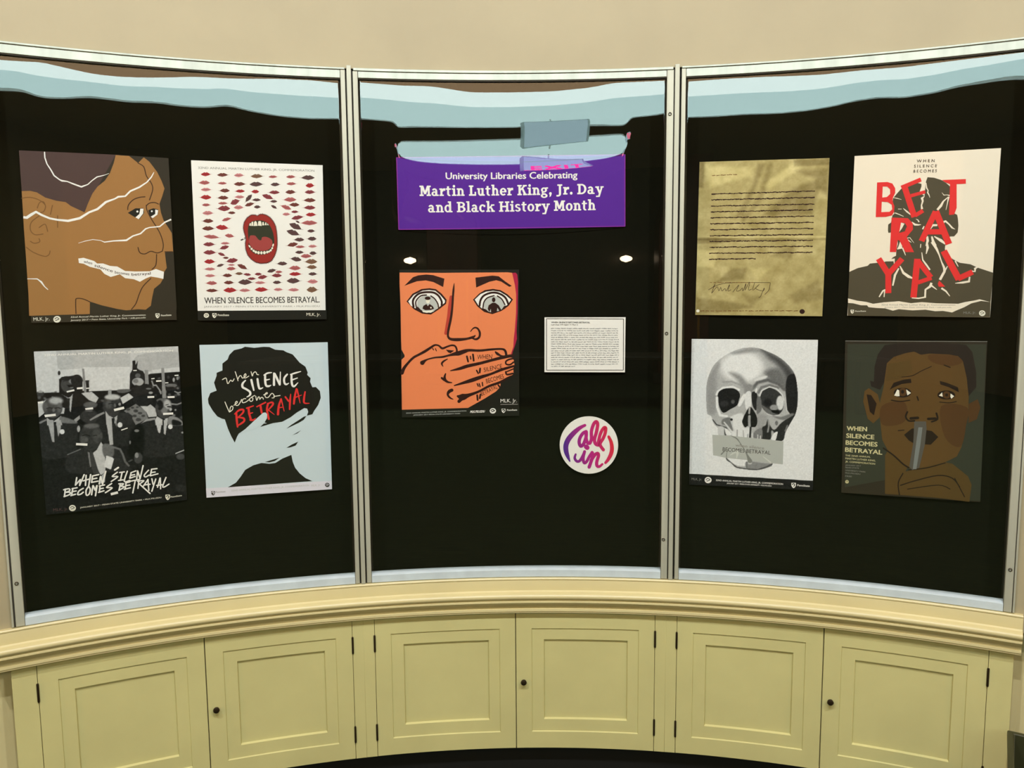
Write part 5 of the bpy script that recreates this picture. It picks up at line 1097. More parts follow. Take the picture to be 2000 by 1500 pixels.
('G','script_lettering','',2,1,[-98,446,-90,216,-33,68,49,84],[114]),
('G','script_lettering','',2,1,[33,68,90,216,90,495,164,742,254,833,303,726,262,463,196,216,229,51,327,2],[118]),
('G','script_lettering','',2,1,[319,10,344,183,409,430,516,611,581,602,565,430,491,232,393,68,409,-31,504,-162],[114]),
('G','script_lettering','',2,1,[-458,-327,-491,-458,-434,-560,-344,-574,-246,-458,-147,-228],[71,90,98,98,106,86]),
('G','script_lettering','',2,1,[-147,-228,-196,-458,-164,-626,-82,-590,16,-409,115,-261],[106]),
('G','script_lettering','',2,1,[115,-261,139,-376,82,-574,13,-779],[118]),
('G','script_lettering','',2,1,[82,-541,196,-360,303,-286,336,-376,278,-590,287,-730,368,-758,472,-672],[118,118,114,114,114,114,98,79]),
('G','script_lettering','',2,1,[-90,-56,-57,-88],[165])],
'p9':[
('p',30,[-171,2399,56,2390,-566,727,-798,732,-298,1757],150),
('p',34,[552,1238,984,1604,1635,1846,1757,1581,1575,759,1021,733,44,753],188),
('p',-30,[877,2378,1248,2308,238,1588,7,1709],188),
('p',-26,[-1864,2424,-318,2290,-384,2026,-1684,1684],188),
('p',36,[-2030,89,-734,12,-1234,-138,-2043,-148],68),
('p',30,[-893,-985,-390,-947,-492,-1320,-1427,-1459],132),
('p',26,[1098,-184,970,-682,323,-562],150),
('p',-22,[-2037,-346,-1344,-392,-1483,-943,-2032,-902],113),
('p',30,[-2010,-1941,-777,-2092,-149,-2245,-1553,-2500,-2014,-2465],150),
('p',26,[981,-1844,1855,-1339,2031,-1954,1144,-2116],188),
('p',-18,[-351,-947,340,-989,-27,-1379],150),
('p',40,[-2064,2547,-1867,2540,-1881,1690,-2058,1695],113),
('p',36,[945,2506,2039,2519,2031,2316,955,2281],94),
('p',32,[960,2169,2018,2205,2024,1312,1682,1621,1633,1884],188),
('p',22,[-512,-1853,146,-1888,-226,-2246],150),
('l',-25,[-2037,69,2030,40],53,53),
('l',24,[-2035,-10,2033,-36],53,60),
('l',24,[-562,611,-53,1292,208,2347],150,150),
('W','handwriting','umber_black',1,[-1619,1469,1633,1502],38,112,357,7),
('W','handwriting','umber_black',1,[-1621,1286,1634,1296],38,112,357,7),
('W','handwriting','umber_black',1,[-1621,1080,1635,1089],38,112,357,7),
('W','handwriting','umber_black',1,[-1623,893,1636,901],38,112,357,7),
('W','handwriting','umber_black',1,[-1624,698,1637,701],38,112,357,7),
('W','handwriting','umber_black',1,[-1626,503,1638,504],38,112,357,7),
('W','handwriting','umber_black',1,[-1627,307,1639,311],38,112,357,7),
('W','handwriting','umber_black',1,[-1628,111,1639,114],38,112,357,7),
('W','handwriting','umber_black',1,[-1630,-78,1640,-68],38,112,357,7),
('W','handwriting','umber_black',1,[-1631,-271,1640,-259],38,112,357,7),
('W','handwriting','umber_black',1,[-1633,-468,1641,-457],38,112,357,7),
('W','handwriting','umber_black',1,[-1634,-666,-132,-649],38,112,357,7),
('W','handwriting','sienna',1,[-1619,2076,-768,2089],23,56,187,26),
('W','fine_print','sienna',1,[-1876,-2391,1267,-2356],26,75,225,37),
('W','fine_print','sienna',1,[-1586,-1436,-179,-1434],19,75,225,37),
('S','signature','umber_black',1,1,[-1619,-1679,-1463,-1579,-1407,-1479,-1516,-1798,-1344,-1579,-1281,-1718,-1225,-1598,-1182,-1717,-1086,-1637,-1044,-1717,-934,-1498,-986,-1716,-889,-1676],[15,15,15,15,15,15,15,15,15,15,15,15,15]),
('S','signature','umber_black',1,1,[-828,-1755,-641,-1517,-712,-1715,-596,-1695,-521,-1616,-498,-1714,-410,-1458,-440,-1694,-295,-1418,-325,-1674,-229,-1654],[15,15,15,15,15,15,15,15,15,15,15]),
('S','signature','umber_black',1,1,[-140,-1457,-189,-1693,16,-1496,-94,-1634,139,-1712,174,-1613,69,-1889,13,-1928],[15,15,15,15,15,15,15,15]),
('S','signature','umber_black',1,1,[359,-1457,329,-1672,201,-1829],[15,15,15]),
('S','signature','umber_black',1,1,[-1619,-1679,-1073,-1459,358,-1437],[15,15,15]),
('P','round_emblem','umber_black',1,1,[[1482,-2377,1475,-2411,1453,-2439,1421,-2454,1384,-2455,1350,-2440,1326,-2413,1317,-2379,1323,-2345,1345,-2318,1378,-2303,1414,-2302,1448,-2317,1472,-2344]]),
('P','round_emblem','cream',1,1,[[-1892,-2391,-1897,-2412,-1912,-2429,-1934,-2439,-1959,-2439,-1982,-2430,-1998,-2413,-2004,-2392,-1999,-2371,-1984,-2354,-1962,-2345,-1937,-2344,-1914,-2353,-1898,-2370]])],
'p10':[
('P','illustration','olive_ink',1,0,[[90,1767,275,1742,477,1663,608,1572,726,1459,847,1269,929,1036,942,805,895,637,967,596,994,480,1020,264,1010,64,919,-57,807,-55,744,-192,688,-319,684,-447,856,-707,1008,-802,1116,-862,1410,-912,1622,-1019,2041,-1174,2019,-2060,2030,-2522,-2021,-2525,-2036,-1969,-2031,-1118,-1787,-1000,-1498,-931,-1434,-860,-1235,-839,-992,-807,-820,-726,-768,-667,-683,-621,-682,-420,-647,-254,-659,-159,-743,64,-862,107,-935,93,-953,165,-955,355,-878,415,-845,635,-789,696,-856,856,-865,1030,-850,1171,-748,1308,-638,1444,-471,1561,-273,1630,-70,1573,-66,1496,-114,1319,35,1196,45,1537,54,1645]]),
('S','torn_cracks','cream_paper',2,0,[56,1598,79,1442,126,1363,115,1301,161,1222,187,1143],[20,37,25,37,25,8]),
('S','torn_cracks','cream_paper',2,0,[35,1196,-33,1137,-7,1042,-36,919,-16,802],[14,76,51,37,62]),
('S','torn_cracks','cream_paper',2,0,[-858,1187,-740,1158,-607,1114],[14,23,8]),
('S','torn_cracks','cream_paper',2,0,[-694,827,-592,823],[17]),
('S','torn_cracks','cream_paper',2,0,[-550,845,-429,731,-308,625],[11,48,25]),
('S','torn_cracks','cream_paper',2,0,[-776,712,-657,660,-523,593],[31,23,14]),
('S','torn_cracks','cream_paper',2,0,[-172,503,-113,470,-81,406],[11,28,34]),
('S','torn_cracks','cream_paper',2,0,[-282,412,-192,331,-91,320,-20,326],[28,62,40,14]),
('S','torn_cracks','cream_paper',2,0,[-541,389,-591,233,-659,133],[113,71,71]),
('S','torn_cracks','cream_paper',2,0,[412,763,504,883,567,1019,687,1138],[62,76,45,20]),
('S','torn_cracks','cream_paper',2,0,[740,1182,655,1209,571,1204,511,1284],[37,17,25,8]),
('S','torn_cracks','cream_paper',2,0,[707,1152,682,969,651,754],[48,25,14]),
('S','torn_cracks','cream_paper',2,0,[588,370,656,414,759,318,849,207,935,158],[85,57,40,45,8]),
('S','torn_cracks','cream_paper',2,0,[218,148,295,301,437,297],[42,85,57]),
('S','torn_cracks','cream_paper',2,0,[31,184,69,277],[42,31]),
('S','torn_cracks','cream_paper',2,0,[-505,-37,-400,-118,-265,-216],[14,42,11]),
('S','torn_cracks','cream_paper',2,0,[-416,-86,-316,-65,-192,-233],[28,20,8]),
('S','torn_cracks','cream_paper',2,0,[171,-38,192,-179,158,-335],[57,71,42]),
('S','torn_cracks','cream_paper',2,0,[299,-42,350,-214,414,-340],[42,79,85]),
('S','torn_cracks','cream_paper',2,0,[370,-43,560,-173,693,-284],[28,85,42]),
('S','torn_cracks','cream_paper',2,0,[-563,-185,-575,-374,-660,-420],[51,127,21]),
('S','torn_cracks','cream_paper',2,0,[-510,-376,-410,-614],[42,17]),
('S','torn_cracks','cream_paper',2,0,[173,-226,203,-391,170,-578],[51,72,21]),
('S','torn_cracks','cream_paper',2,0,[321,-206,462,-443,534,-608,609,-819,693,-1007,710,-1124,596,-1381],[93,64,38,34,64,72,72]),
('S','torn_cracks','cream_paper',2,0,[785,-962,710,-1124],[21,51]),
('S','torn_cracks','cream_paper',2,0,[4,-269,-1,-386],[25]),
('S','torn_cracks','cream_paper',2,0,[45,-528,84,-764,187,-907,303,-1073],[21,38,51,42]),
('S','torn_cracks','cream_paper',2,0,[-994,-776,-731,-751,-725,-870],[42,93,21]),
('S','torn_cracks','cream_paper',2,0,[-557,-944,-448,-1159,-289,-1279,-156,-1340],[30,72,85,30]),
('S','torn_cracks','cream_paper',2,0,[-586,-1015,-685,-1228,-734,-1562],[42,68,42]),
('S','torn_cracks','cream_paper',2,0,[-949,-1681,-1013,-1729,-1115,-1921],[30,51,34]),
('S','torn_cracks','cream_paper',2,0,[-960,-1681,-970,-1921],[30]),
('S','torn_cracks','cream_paper',2,0,[367,-1473,330,-1591,207,-1685,208,-1921,27,-1957,-168,-1945],[64,76,55,64,42,30]),
('S','torn_cracks','cream_paper',2,0,[349,-1544,527,-1686],[55,17]),
('S','torn_cracks','cream_paper',2,0,[652,-1639,784,-1734,898,-1886],[55,47,21]),
('S','torn_cracks','cream_paper',2,0,[1410,-1294,1401,-1434,1232,-1467,1024,-1489],[42,72,64,17]),
('S','torn_cracks','cream_paper',2,0,[1611,-996,1541,-1041,1546,-1134,1463,-1121],[42,64,42,42]),
('S','torn_cracks','cream_paper',2,0,[987,-802,1080,-977],[38,17]),
('P','torn_strip','cream_paper',2,0,[[-2036,-1969,-1760,-2042,-1487,-2078,-1282,-2138,-973,-2089,-534,-2052,-181,-2111,120,-2075,550,-2110,1142,-2120,1348,-2061,1594,-2014,1716,-1979,2009,-2060,1761,-2030,1496,-2107,1315,-2224,1070,-2343,988,-2390,732,-2344,520,-2357,239,-2311,-126,-2337,-521,-2303,-694,-2352,-919,-2281,-1186,-2270,-1411,-2247,-1459,-2187,-1639,-2187,-1869,-2127,-2029,-2115]]),
('T', 'fine_print', 'grey', 3, '32nd Annual Martin Luther King, Jr. Commemoration', [-1034, -2190, 1061, -2179], 51, 0, 0, 0),
('T', 'fine_print', 'grey', 3, 'January 2017 • Penn State University Park • mlk.psu.edu', [-942, -2262, 960, -2249], 38, 0, 0, 0),
('P','shield_emblem','cream',4,0,[[-1944,-2334,-1842,-2333,-1839,-2402,-1859,-2443,-1887,-2463,-1917,-2443,-1941,-2402]]),
('S','shield_emblem','olive_ink',5,1,[-1920,-2375,-1892,-2354,-1865,-2381,-1883,-2416],[18]),
('T', 'fine_print', 'cream', 3, 'PennState', [-1799, -2402, -1483, -2390], 42, 0.02, 0, 0),
('T', 'lettering', 'grey', 3, 'MLK, Jr.', [1301, -2430, 1642, -2418], 68, 0, 0, 1),
('P','round_emblem','cream',4,1,[[1899,-2403,1892,-2441,1870,-2472,1836,-2489,1798,-2489,1762,-2472,1736,-2442,1726,-2404,1732,-2366,1754,-2335,1788,-2318,1827,-2318,1862,-2335,1888,-2365]]),
('S','round_emblem','olive_ink',5,1,[1760,-2394,1801,-2360,1859,-2393,1822,-2418,1779,-2433],[18]),
('P','scattered_letters','red',3,0,[[-1337,1673,-1043,1674,-894,1620,-806,1467,-799,1325,-858,1187,-866,1108,-842,1013,-801,917,-806,744,-859,636,-1033,594,-1328,596],[-1168,1538,-1036,1532,-951,1442,-944,1300,-1034,1210,-1166,1199],[-1174,1073,-997,1051,-883,967,-862,825,-938,749,-1173,749]]),
('P','scattered_letters','red',3,0,[[491,1662,1145,1661,1152,1523,903,1520,942,805,883,607,744,596,722,1528,607,1580]]),
('P','scattered_letters','red',3,0,[[-868,570,-401,535,-257,375,-240,182,-407,-46,-176,-517,-418,-513,-617,-138,-660,-137,-688,-507,-869,-504],[-590,405,-482,390,-416,283,-469,130,-628,84]]),
('P','scattered_letters','red',3,0,[[576,-1404,756,-1593,576,-1597,544,-1510]]),
('S','scattered_letters','red',3,0,[-548,1518,-219,567],[167]),
('S','scattered_letters','red',3,0,[-633,1483,-92,1706],[125]),
('S','scattered_letters','red',3,0,[-353,1220,49,1327],[102]),
('S','scattered_letters','red',3,0,[-206,605,15,754],[120]),
('S','scattered_letters','red',3,0,[372,720,19,-181],[168]),
('S','scattered_letters','red',3,0,[372,720,787,-287],[182]),
('S','scattered_letters','red',3,0,[152,101,684,87],[161]),
('S','scattered_letters','red',3,0,[-1186,-708,-873,-1202],[174]),
('S','scattered_letters','red',3,0,[-503,-719,-884,-1202],[166]),
('S','scattered_letters','red',3,0,[-884,-1131,-850,-1796],[170]),
('S','scattered_letters','red',3,0,[-69,-726,-121,-1933],[180]),
('S','scattered_letters','red',3,0,[-55,-790,341,-1304],[149]),
('S','scattered_letters','red',3,0,[359,-1320,-20,-1466],[127]),
('S','scattered_letters','red',3,0,[655,-493,1122,-1373],[183]),
('S','scattered_letters','red',3,0,[1090,-1350,1484,-1145],[166]),
('T', 'lettering', 'umber', 3, 'W H E N', [-233, 2231, 258, 2215], 84, 0.012, 0, 0),
('T', 'lettering', 'umber', 3, 'S I L E N C E', [-303, 2078, 329, 2059], 84, 0.012, 0, 0),
('T', 'lettering', 'umber', 3, 'B E C O M E S', [-312, 1925, 337, 1907], 84, 0.012, 0, 0)],
'p11':[
('p',28,[-2190,2601,2094,2602,2114,-2601,-2111,-2626],4),
('p',228,[-2081,2602,2094,2602,2015,-2200,-2030,-2141],4),
('p',178,[-75,2253,175,2230,442,2128,709,2010,961,1839,1197,1599,1352,1340,1427,993,1463,610,1449,261,1391,-3,1391,-3,1251,-269,1111,-572,1037,-855,712,-1077,713,-1696,533,-1826,285,-1906,68,-1923,-184,-1906,-471,-1863,-643,-1709,-816,-1572,-827,-1127,-1090,-725,-1112,-512,-1252,-355,-1325,-126,-1429,-57,-1472,-5,-1504,279,-1517,812,-1474,1168,-1347,1524,-1217,1720,-1003,1917,-705,2097,-374,2224],7),
('p',230,[341,1603,311,1440,216,1292,65,1173,-128,1095,-344,1065,-562,1087,-760,1158,-919,1272,-1023,1418,-1062,1581,-1031,1745,-934,1894,-781,2013,-587,2090,-371,2119,-154,2095,42,2023,199,1909,302,1764],315),
('p',150,[-704,2079,-74,2236,376,2128,-38,2105,-536,2029],149),
('p',72,[258,2196,442,2128,709,2010,961,1839,1197,1599,1352,1340,1427,993,1087,864,1008,1317,768,1679,498,1902],282),
('p',110,[395,1446,804,1558,1044,1213,1054,864,819,1034,568,1134],216),
('p',34,[1124,1301,1343,1375,1431,958,1464,523,1406,50,1242,20,1139,166,1075,689,1060,951],33),
('p',150,[-1508,812,-1474,1168,-1215,1650,-1098,1669,-1189,1261,-1161,110,-1447,14],216),
('p',146,[-771,1401,-418,1327,-177,1050,-71,841,-289,872,-513,1150],182),
('l',160,[-965,1071,-680,1094,-341,959],60,50),
('p',218,[471,1290,467,1269,443,1243,403,1214,349,1186,287,1160,223,1140,164,1127,115,1123,81,1129,65,1142,69,1163,93,1190,133,1219,187,1247,249,1273,313,1293,372,1305,421,1309,455,1304],50),
('l',100,[11,878,156,1074,485,1168,818,1051,1021,863],100,75),
('l',120,[198,741,293,919,556,994,822,912],83,50),
('p',140,[-241,979,-8,983,-2,737,-234,697],100),
('l',226,[-1174,642,-1126,749,-960,876,-642,918,-438,816],73,30),
('p',28,[-1124,678,-942,838,-640,865,-471,780,-397,641,-429,481,-492,285,-723,138,-872,33,-991,61,-1099,324],13),
('p',86,[-568,407,-571,385,-579,365,-592,349,-608,339,-627,335,-646,338,-663,348,-677,363,-686,383,-689,405,-687,426,-679,446,-666,462,-649,473,-631,477,-612,474,-595,464,-581,449,-572,429],50),
('p',50,[-762,332,-768,299,-789,269,-822,245,-864,229,-911,222,-958,226,-1000,240,-1034,263,-1057,292,-1065,325,-1058,358,-1037,388,-1004,412,-962,429,-916,435,-869,431,-826,417,-792,394,-770,365],83),
('l',228,[-1155,536,-1138,199,-1039,-65,-818,-95],83,33),
('p',52,[267,655,378,850,558,910,758,832,928,678,1019,478,1006,215,864,10,683,-16,482,62,328,234,264,444],13),
('p',215,[1026,408,1022,333,1006,264,980,209,947,173,909,160,871,171,835,205,806,259,787,327,779,403,783,479,798,547,824,602,857,638,895,651,934,639,969,605,998,552,1017,484],58),
('p',150,[841,246,835,216,817,189,788,167,752,152,711,147,670,150,633,163,603,184,584,210,576,240,582,270,600,297,629,319,665,334,706,340,747,336,784,323,814,302,833,276],58),
('p',100,[292,321,478,220,679,102,863,36,683,-16,482,62],27),
('p',18,[628,153,869,133,855,33,680,67],20),
('p',30,[638,417,632,379,614,344,586,316,550,298,509,291,468,296,430,313,400,339,380,373,373,411,378,449,396,484,425,512,461,530,502,537,543,532,580,515,610,489,630,455],83),
('l',216,[227,584,296,805,541,941,774,879,960,687,1023,496],40,17),
('l',200,[1061,602,1115,165,1226,11,1325,4],33,17),
('l',205,[483,27,683,-42,897,-7],33,17),
('p',225,[-234,688,-52,757,-26,252,-153,134,-224,292],30),
('p',38,[-18,733,98,757,177,600,163,318,131,124,28,262,-20,490],20),
('p',110,[153,564,269,567,313,181,184,2,147,142],41),
('p',230,[150,802,143,776,134,754,123,736,112,726,102,725,94,731,89,745,86,766,88,791,92,818,100,843,109,866,120,883,131,893,141,895,149,889,154,874,156,854,155,829],20),
('p',232,[-459,321,-300,660,-233,644,-262,485,-390,252],27),
('p',222,[-865,-238,-317,24,-255,-452,-70,-464,-61,-818,-565,-798,-705,-589],66),
('p',120,[-951,-205,-716,-137,-627,-338,-604,-586,-706,-553,-844,-415,-981,-366],58),
('l',215,[-897,-310,-776,-449,-637,-622],43,30),
('l',205,[-681,-215,-625,-409,-570,-585],40,27),
('p',30,[-617,-205,-619,-218,-625,-230,-634,-240,-646,-246,-660,-249,-673,-247,-685,-241,-695,-232,-702,-220,-704,-207,-703,-194,-697,-182,-687,-172,-675,-166,-662,-163,-648,-165,-636,-171,-626,-180,-619,-192],13),
('l',52,[-1280,-231,-1149,-397,-979,-446,-843,-477,-686,-677],36,20),
('p',200,[-1113,-476,-910,-470,-895,-737,-1073,-733],27),
('p',70,[-892,-523,-819,-735,-879,-736],13),
('p',228,[-872,-526,-756,-564,-651,-721,-816,-738],13),
('p',158,[168,-16,484,-26,444,-379,200,-598,163,-440],149),
('p',42,[338,-470,460,-361,521,-166,602,-375,746,-512,954,-277,1244,-42,1391,-3,1251,-287,1095,-590,1029,-873,789,-872,733,-618,648,-550,623,-841,337,-841],36),
('p',175,[889,-235,884,-269,870,-300,846,-324,816,-341,783,-347,749,-343,718,-328,693,-305,677,-275,671,-241,675,-207,690,-176,713,-152,743,-135,777,-129,811,-134,841,-148,866,-172,883,-202],50),
('p',110,[852,-280,851,-305,845,-327,835,-345,822,-356,808,-360,794,-357,780,-346,770,-329,763,-307,760,-283,761,-258,767,-236,777,-218,789,-207,804,-202,818,-206,831,-217,842,-234,849,-256],30),
('l',150,[539,-201,560,-376,533,-588],50,33),
('p',120,[650,-39,948,-67,1274,64,1341,13,1017,-170],58),
('l',120,[1154,-360,1094,-537],50,33),
('p',228,[847,-576,834,-685,781,-872,647,-832,701,-672,765,-599],13),
('p',26,[-72,251,82,87,167,-105,185,-281,129,-427,13,-444,-71,-429,-138,-413,-213,-460,-309,-294,-276,-134,-216,9],13),
('l',170,[-80,224,-87,30],60,23),
('l',160,[-77,-76,-80,-217,-68,-411],83,27),
('l',40,[-28,-463,-36,-640,-44,-818],60,23),
('p',125,[84,-619,330,-471,340,-841,90,-831],41),
('l',205,[35,-656,39,-824],46,23),
('l',205,[212,-704,215,-836],30,20),
('l',150,[-462,-564,-464,-795],36,27),
('l',165,[-268,-576,-246,-806],30,23),
('l',150,[-114,-696,-120,-820],30,20),
('l',215,[296,-737,298,-834],27,17),
('p',230,[-783,-1535,-142,-1566,-137,-1771,-405,-1789,-610,-1708],36),
('p',135,[-123,-1637,446,-1670,704,-1696,500,-1810,68,-1906,-134,-1869],50),
('l',80,[-816,-1554,-643,-1709,-454,-1854,-100,-1903,235,-1908,516,-1800,704,-1696],56,36),
('l',110,[-131,-1655,-117,-1868],40,30),
('p',190,[45,-1684,42,-1698,33,-1711,19,-1721,0,-1728,-20,-1731,-41,-1730,-60,-1724,-75,-1715,-85,-1703,-89,-1689,-86,-1675,-76,-1662,-62,-1652,-43,-1645,-23,-1642,-2,-1644,17,-1649,32,-1659,42,-1671],33),
('q',228,[-75,2253,175,2230,442,2128,709,2010,961,1839,1197,1599,1352,1340,1427,993,1463,610,1449,261,1391,-3,1391,-3,1251,-269,1111,-572,1037,-855,712,-1077,713,-1696,533,-1826,285,-1906,68,-1923,-184,-1906,-471,-1863,-643,-1709,-816,-1572,-827,-1127,-1090,-725,-1112,-512,-1252,-355,-1325,-126,-1429,-57,-1472,-5,-1504,279,-1517,812,-1474,1168,-1347,1524,-1217,1720,-1003,1917,-705,2097,-374,2224],6),
('p',28,[-2085,-2141,2137,-2201,2114,-2601,-2111,-2626],4),
('p',28,[2034,2602,2163,2603,2317,-2405,2023,-2417],4),
('P','grey_tape','tape_grey',1,0,[[-1285,-748,-633,-765,39,-815,1046,-890,1047,-1683,562,-1648,-108,-1583,-817,-1537,-1123,-1476,-1242,-1462]]),
('S','grey_tape','tape_dark',2,1,[-650,-774,-480,-849,-358,-1005,-201,-1248,-103,-1441,-24,-1607],[13,43,27,27,66,149]),
('S','grey_tape','tape_dark',2,1,[-800,-1536,-791,-1357,-740,-1231],[23]),
('S','grey_tape','tape_light',2,1,[-684,-1443,-451,-1292,-462,-1524],[17,100,33]),
('S','grey_tape','tape_light',2,1,[406,-1441,644,-1627],[23,50]),
('S','grey_tape','tape_dark',2,1,[-972,-1417,-873,-1306],[43]),
('T', 'lettering', 'grey', 3, 'when silence', [-515, -1125, 425, -1201], 100, 0.01, 0, 0),
('T', 'lettering', 'charcoal', 3, 'BECOMES BETRAYAL', [-932, -1299, 637, -1366], 129, 0.0, 0, 0),
('T', 'lettering', 'grey', 2, 'MLK, Jr.', [-1952, -2357, -1604, -2363], 78, 0, 0, 1),
('P','round_emblem','white',4,1,[[-1277,-2330,-1287,-2379,-1319,-2418,-1365,-2442,-1417,-2444,-1464,-2424,-1497,-2387,-1510,-2340,-1499,-2291,-1468,-2252,-1422,-2228,-1370,-2226,-1323,-2246,-1290,-2283]]),
('S','round_emblem','ink',5,1,[-1464,-2326,-1406,-2280,-1330,-2320,-1381,-2353,-1439,-2374],[23]),
('T', 'fine_print', 'white', 2, '32ND ANNUAL MARTIN LUTHER KING, JR. COMMEMORATION', [-1131, -2355, 1072, -2388], 57, 0.01, 0, 0),
('T', 'fine_print', 'white', 2, 'JANUARY 2017 • PENN STATE UNIVERSITY • MLK.PSU.EDU', [-767, -2440, 702, -2464], 46, 0.01, 0, 0),
('P','shield_emblem','white',4,0,[[1338,-2301,1484,-2295,1487,-2393,1457,-2453,1417,-2484,1375,-2456,1341,-2398]]),
('S','shield_emblem','ink',5,1,[1372,-2358,1412,-2327,1450,-2365,1424,-2415],[28]),
('T', 'fine_print', 'white', 2, 'PennState', [1531, -2407, 1927, -2414], 64, 0.02, 0, 0)],
'p12':[
('P','illustration','boy_ground',1,0,[[-1960,2418,2004,2435,2034,-2489,-706,-2468,-718,-2012,-1931,-2341]]),
('P','illustration','boy_hair',2,0,[[-1138,1201,-1133,1685,-1044,2093,-854,2391,-330,2459,648,2484,1462,2414,1635,2200,1763,1582,1787,1102,1572,798,1446,1388,1005,1744,22,1717,-697,1512,-806,1248,-948,945,-1217,1049,-1255,1235]]),
('P','illustration','boy_skin',3,0,[[-772,1806,-580,2014,-254,2132,6,2194,206,2090,434,2132,989,2110,1252,2062,1389,1902,1511,1390,1589,798,1598,274,1526,-297,1449,-797,1330,-1110,1004,-1316,672,-1446,138,-1624,-68,-1553,-348,-1252,-660,-1031,-838,-689,-924,-1,-938,568,-850,1022]]),
('P','illustration','boy_skin_warm',2,0,[[-740,-1189,-660,-1031,-348,-1252,-68,-1553,-130,-1713,-311,-2471,-706,-2468]]),
('P','illustration','boy_skin_warm',4,0,[[-311,-2471,-310,-1956,-198,-1715,137,-1592,671,-1415,1004,-1316,1206,-1347,1660,-1719,1774,-1988,1733,-2541,849,-2481]]),
('P','illustration','boy_skin',3,0,[[-1441,552,-1408,893,-1283,991,-1011,792,-918,418,-941,37,-1122,-160,-1294,-13]]),
('P','illustration','boy_line',4,0,[[-1345,782,-1211,767,-1037,490,-1111,107,-1232,218]]),
('P','illustration','boy_skin_deep',3,0,[[1600,574,1838,732,1924,472,1837,93,1612,-28]]),
('P','illustration','boy_skin_warm',4,0,[[-755,1788,-83,1917,-21,1531,-426,1297,-789,1230]]),
('P','illustration','boy_skin_deep',4,1,[[-884,419,-271,590,-126,216,-282,-131,-851,-189]]),
('P','illustration','boy_skin_deep',4,1,[[829,474,1556,460,1550,-106,1416,-798,969,-508]]),
('P','illustration','boy_skin_deep',4,1,[[435,2096,990,2092,1253,2044,1375,1865,1005,1744,509,1878]]),
('P','illustration','boy_line',5,0,[[-665,953,-555,1181,-293,1282,-63,1326,-42,1196,-322,1150,-551,1032]]),
('P','illustration','boy_line',5,0,[[763,1276,995,1208,1280,1087,1310,931,1034,1079,784,1165]]),
('P','illustration','boy_line',5,0,[[-203,-492,24,-274,158,-269,595,-330,786,-515,579,-772,109,-770,-63,-661]]),
('P','illustration','boy_line',5,1,[[-38,879,-61,810,-129,753,-229,719,-341,716,-444,743,-516,796,-543,863,-520,932,-451,989,-351,1022,-239,1026,-137,999,-65,946]]),
('P','illustration','boy_line',5,1,[[1209,843,1187,780,1121,729,1023,698,913,695,813,719,742,766,715,827,737,889,804,941,901,971,1011,975,1111,950,1182,903]]),
('P','illustration','boy_skin_deep',6,1,[[-168,893,-177,835,-207,787,-251,759,-302,758,-348,782,-381,828,-394,886,-384,945,-354,993,-310,1020,-260,1022,-214,997,-181,952]]),
('P','illustration','boy_line',7,1,[[-241,899,-245,873,-257,851,-275,839,-296,838,-315,849,-329,870,-334,896,-330,922,-318,943,-300,955,-279,956,-260,945,-247,925]]),
('P','illustration','boy_skin_deep',6,1,[[1077,838,1069,786,1042,744,1000,719,954,718,910,740,879,780,867,832,875,884,902,926,944,951,990,952,1034,930,1065,890]]),
('P','illustration','boy_line',7,1,[[1015,836,1011,815,1000,798,984,788,965,788,947,796,934,813,929,834,933,855,944,872,960,882,980,883,997,874,1010,857]]),
('P','illustration','cream',7,0,[[-527,770,-443,971,-389,943,-370,756,-443,750]]),
('P','illustration','cream',7,0,[[-184,979,-41,867,-145,789,-167,875]]),
('P','illustration','cream',7,0,[[755,810,843,913,866,776]]),
('P','illustration','cream',7,0,[[1082,883,1184,804,1109,720,1080,782]]),
('S','illustration','boy_line',6,1,[-127,254,-172,101,-84,-29,83,-24],[52]),
('S','illustration','boy_line',6,1,[705,244,740,56,583,-33],[52]),
('S','illustration','boy_line',6,1,[-20,49,179,75],[85]),
('S','illustration','boy_line',6,1,[480,54,679,73],[78]),
('S','illustration','boy_line',6,1,[-605,617,-338,587,-73,634],[33]),
('S','illustration','boy_line',6,1,[790,605,1055,587,1251,638],[26]),
('S','illustration','boy_line',6,1,[-375,-364,-208,-339],[29]),
('S','illustration','boy_line',6,1,[-797,-958,-486,-1180,-207,-1442,-34,-1552],[46]),
('S','illustration','boy_line',6,1,[-253,-2151,150,-1977,820,-1753,1227,-1815,1441,-2080],[33]),
('S','illustration','boy_line',6,1,[-197,-1755,-323,-2075,-277,-2470],[33]),
('S','illustration','boy_line',6,1,[-44,-2261,832,-2066,1175,-2170],[26]),
('S','illustration','boy_line',6,1,[-329,1374,-33,1419,225,1575,515,1731],[23]),
('S','illustration','boy_line',6,1,[873,1777,1039,1708],[33]),
('S','illustration','boy_line',6,1,[-31,-1630,473,-1532,1004,-1336],[33]),
('S','illustration','boy_line',6,1,[1294,-1812,1591,-2389],[26]),
('S','illustration','boy_line',6,1,[139,753,176,641],[39]),
('P','zipper_strip','zip_grey',6,0,[[83,-43,417,-31,442,-259,411,-759,271,-1540,70,-1626,-18,-1512,74,-733]]),
('P','zipper_strip','zip_light',7,0,[[207,-229,324,-225,283,-763,191,-1590,86,-1594,158,-729]]),
('S','white_edge','grey',2,0,[-2028,2516,2032,2522],[16]),
('T', 'lettering', 'boy_text', 2, 'WHEN', [-1911, -429, -1307, -430], 141, 0.035, 0, 0),
('T', 'lettering', 'boy_text', 2, 'SILENCE', [-1923, -670, -1083, -681], 141, 0.035, 0, 0),
('T', 'lettering', 'boy_text', 2, 'BECOMES', [-1935, -902, -981, -918], 141, 0.035, 0, 0),
('T', 'lettering', 'boy_text', 2, 'BETRAYAL', [-1947, -1138, -831, -1174], 141, 0.035, 0, 0),
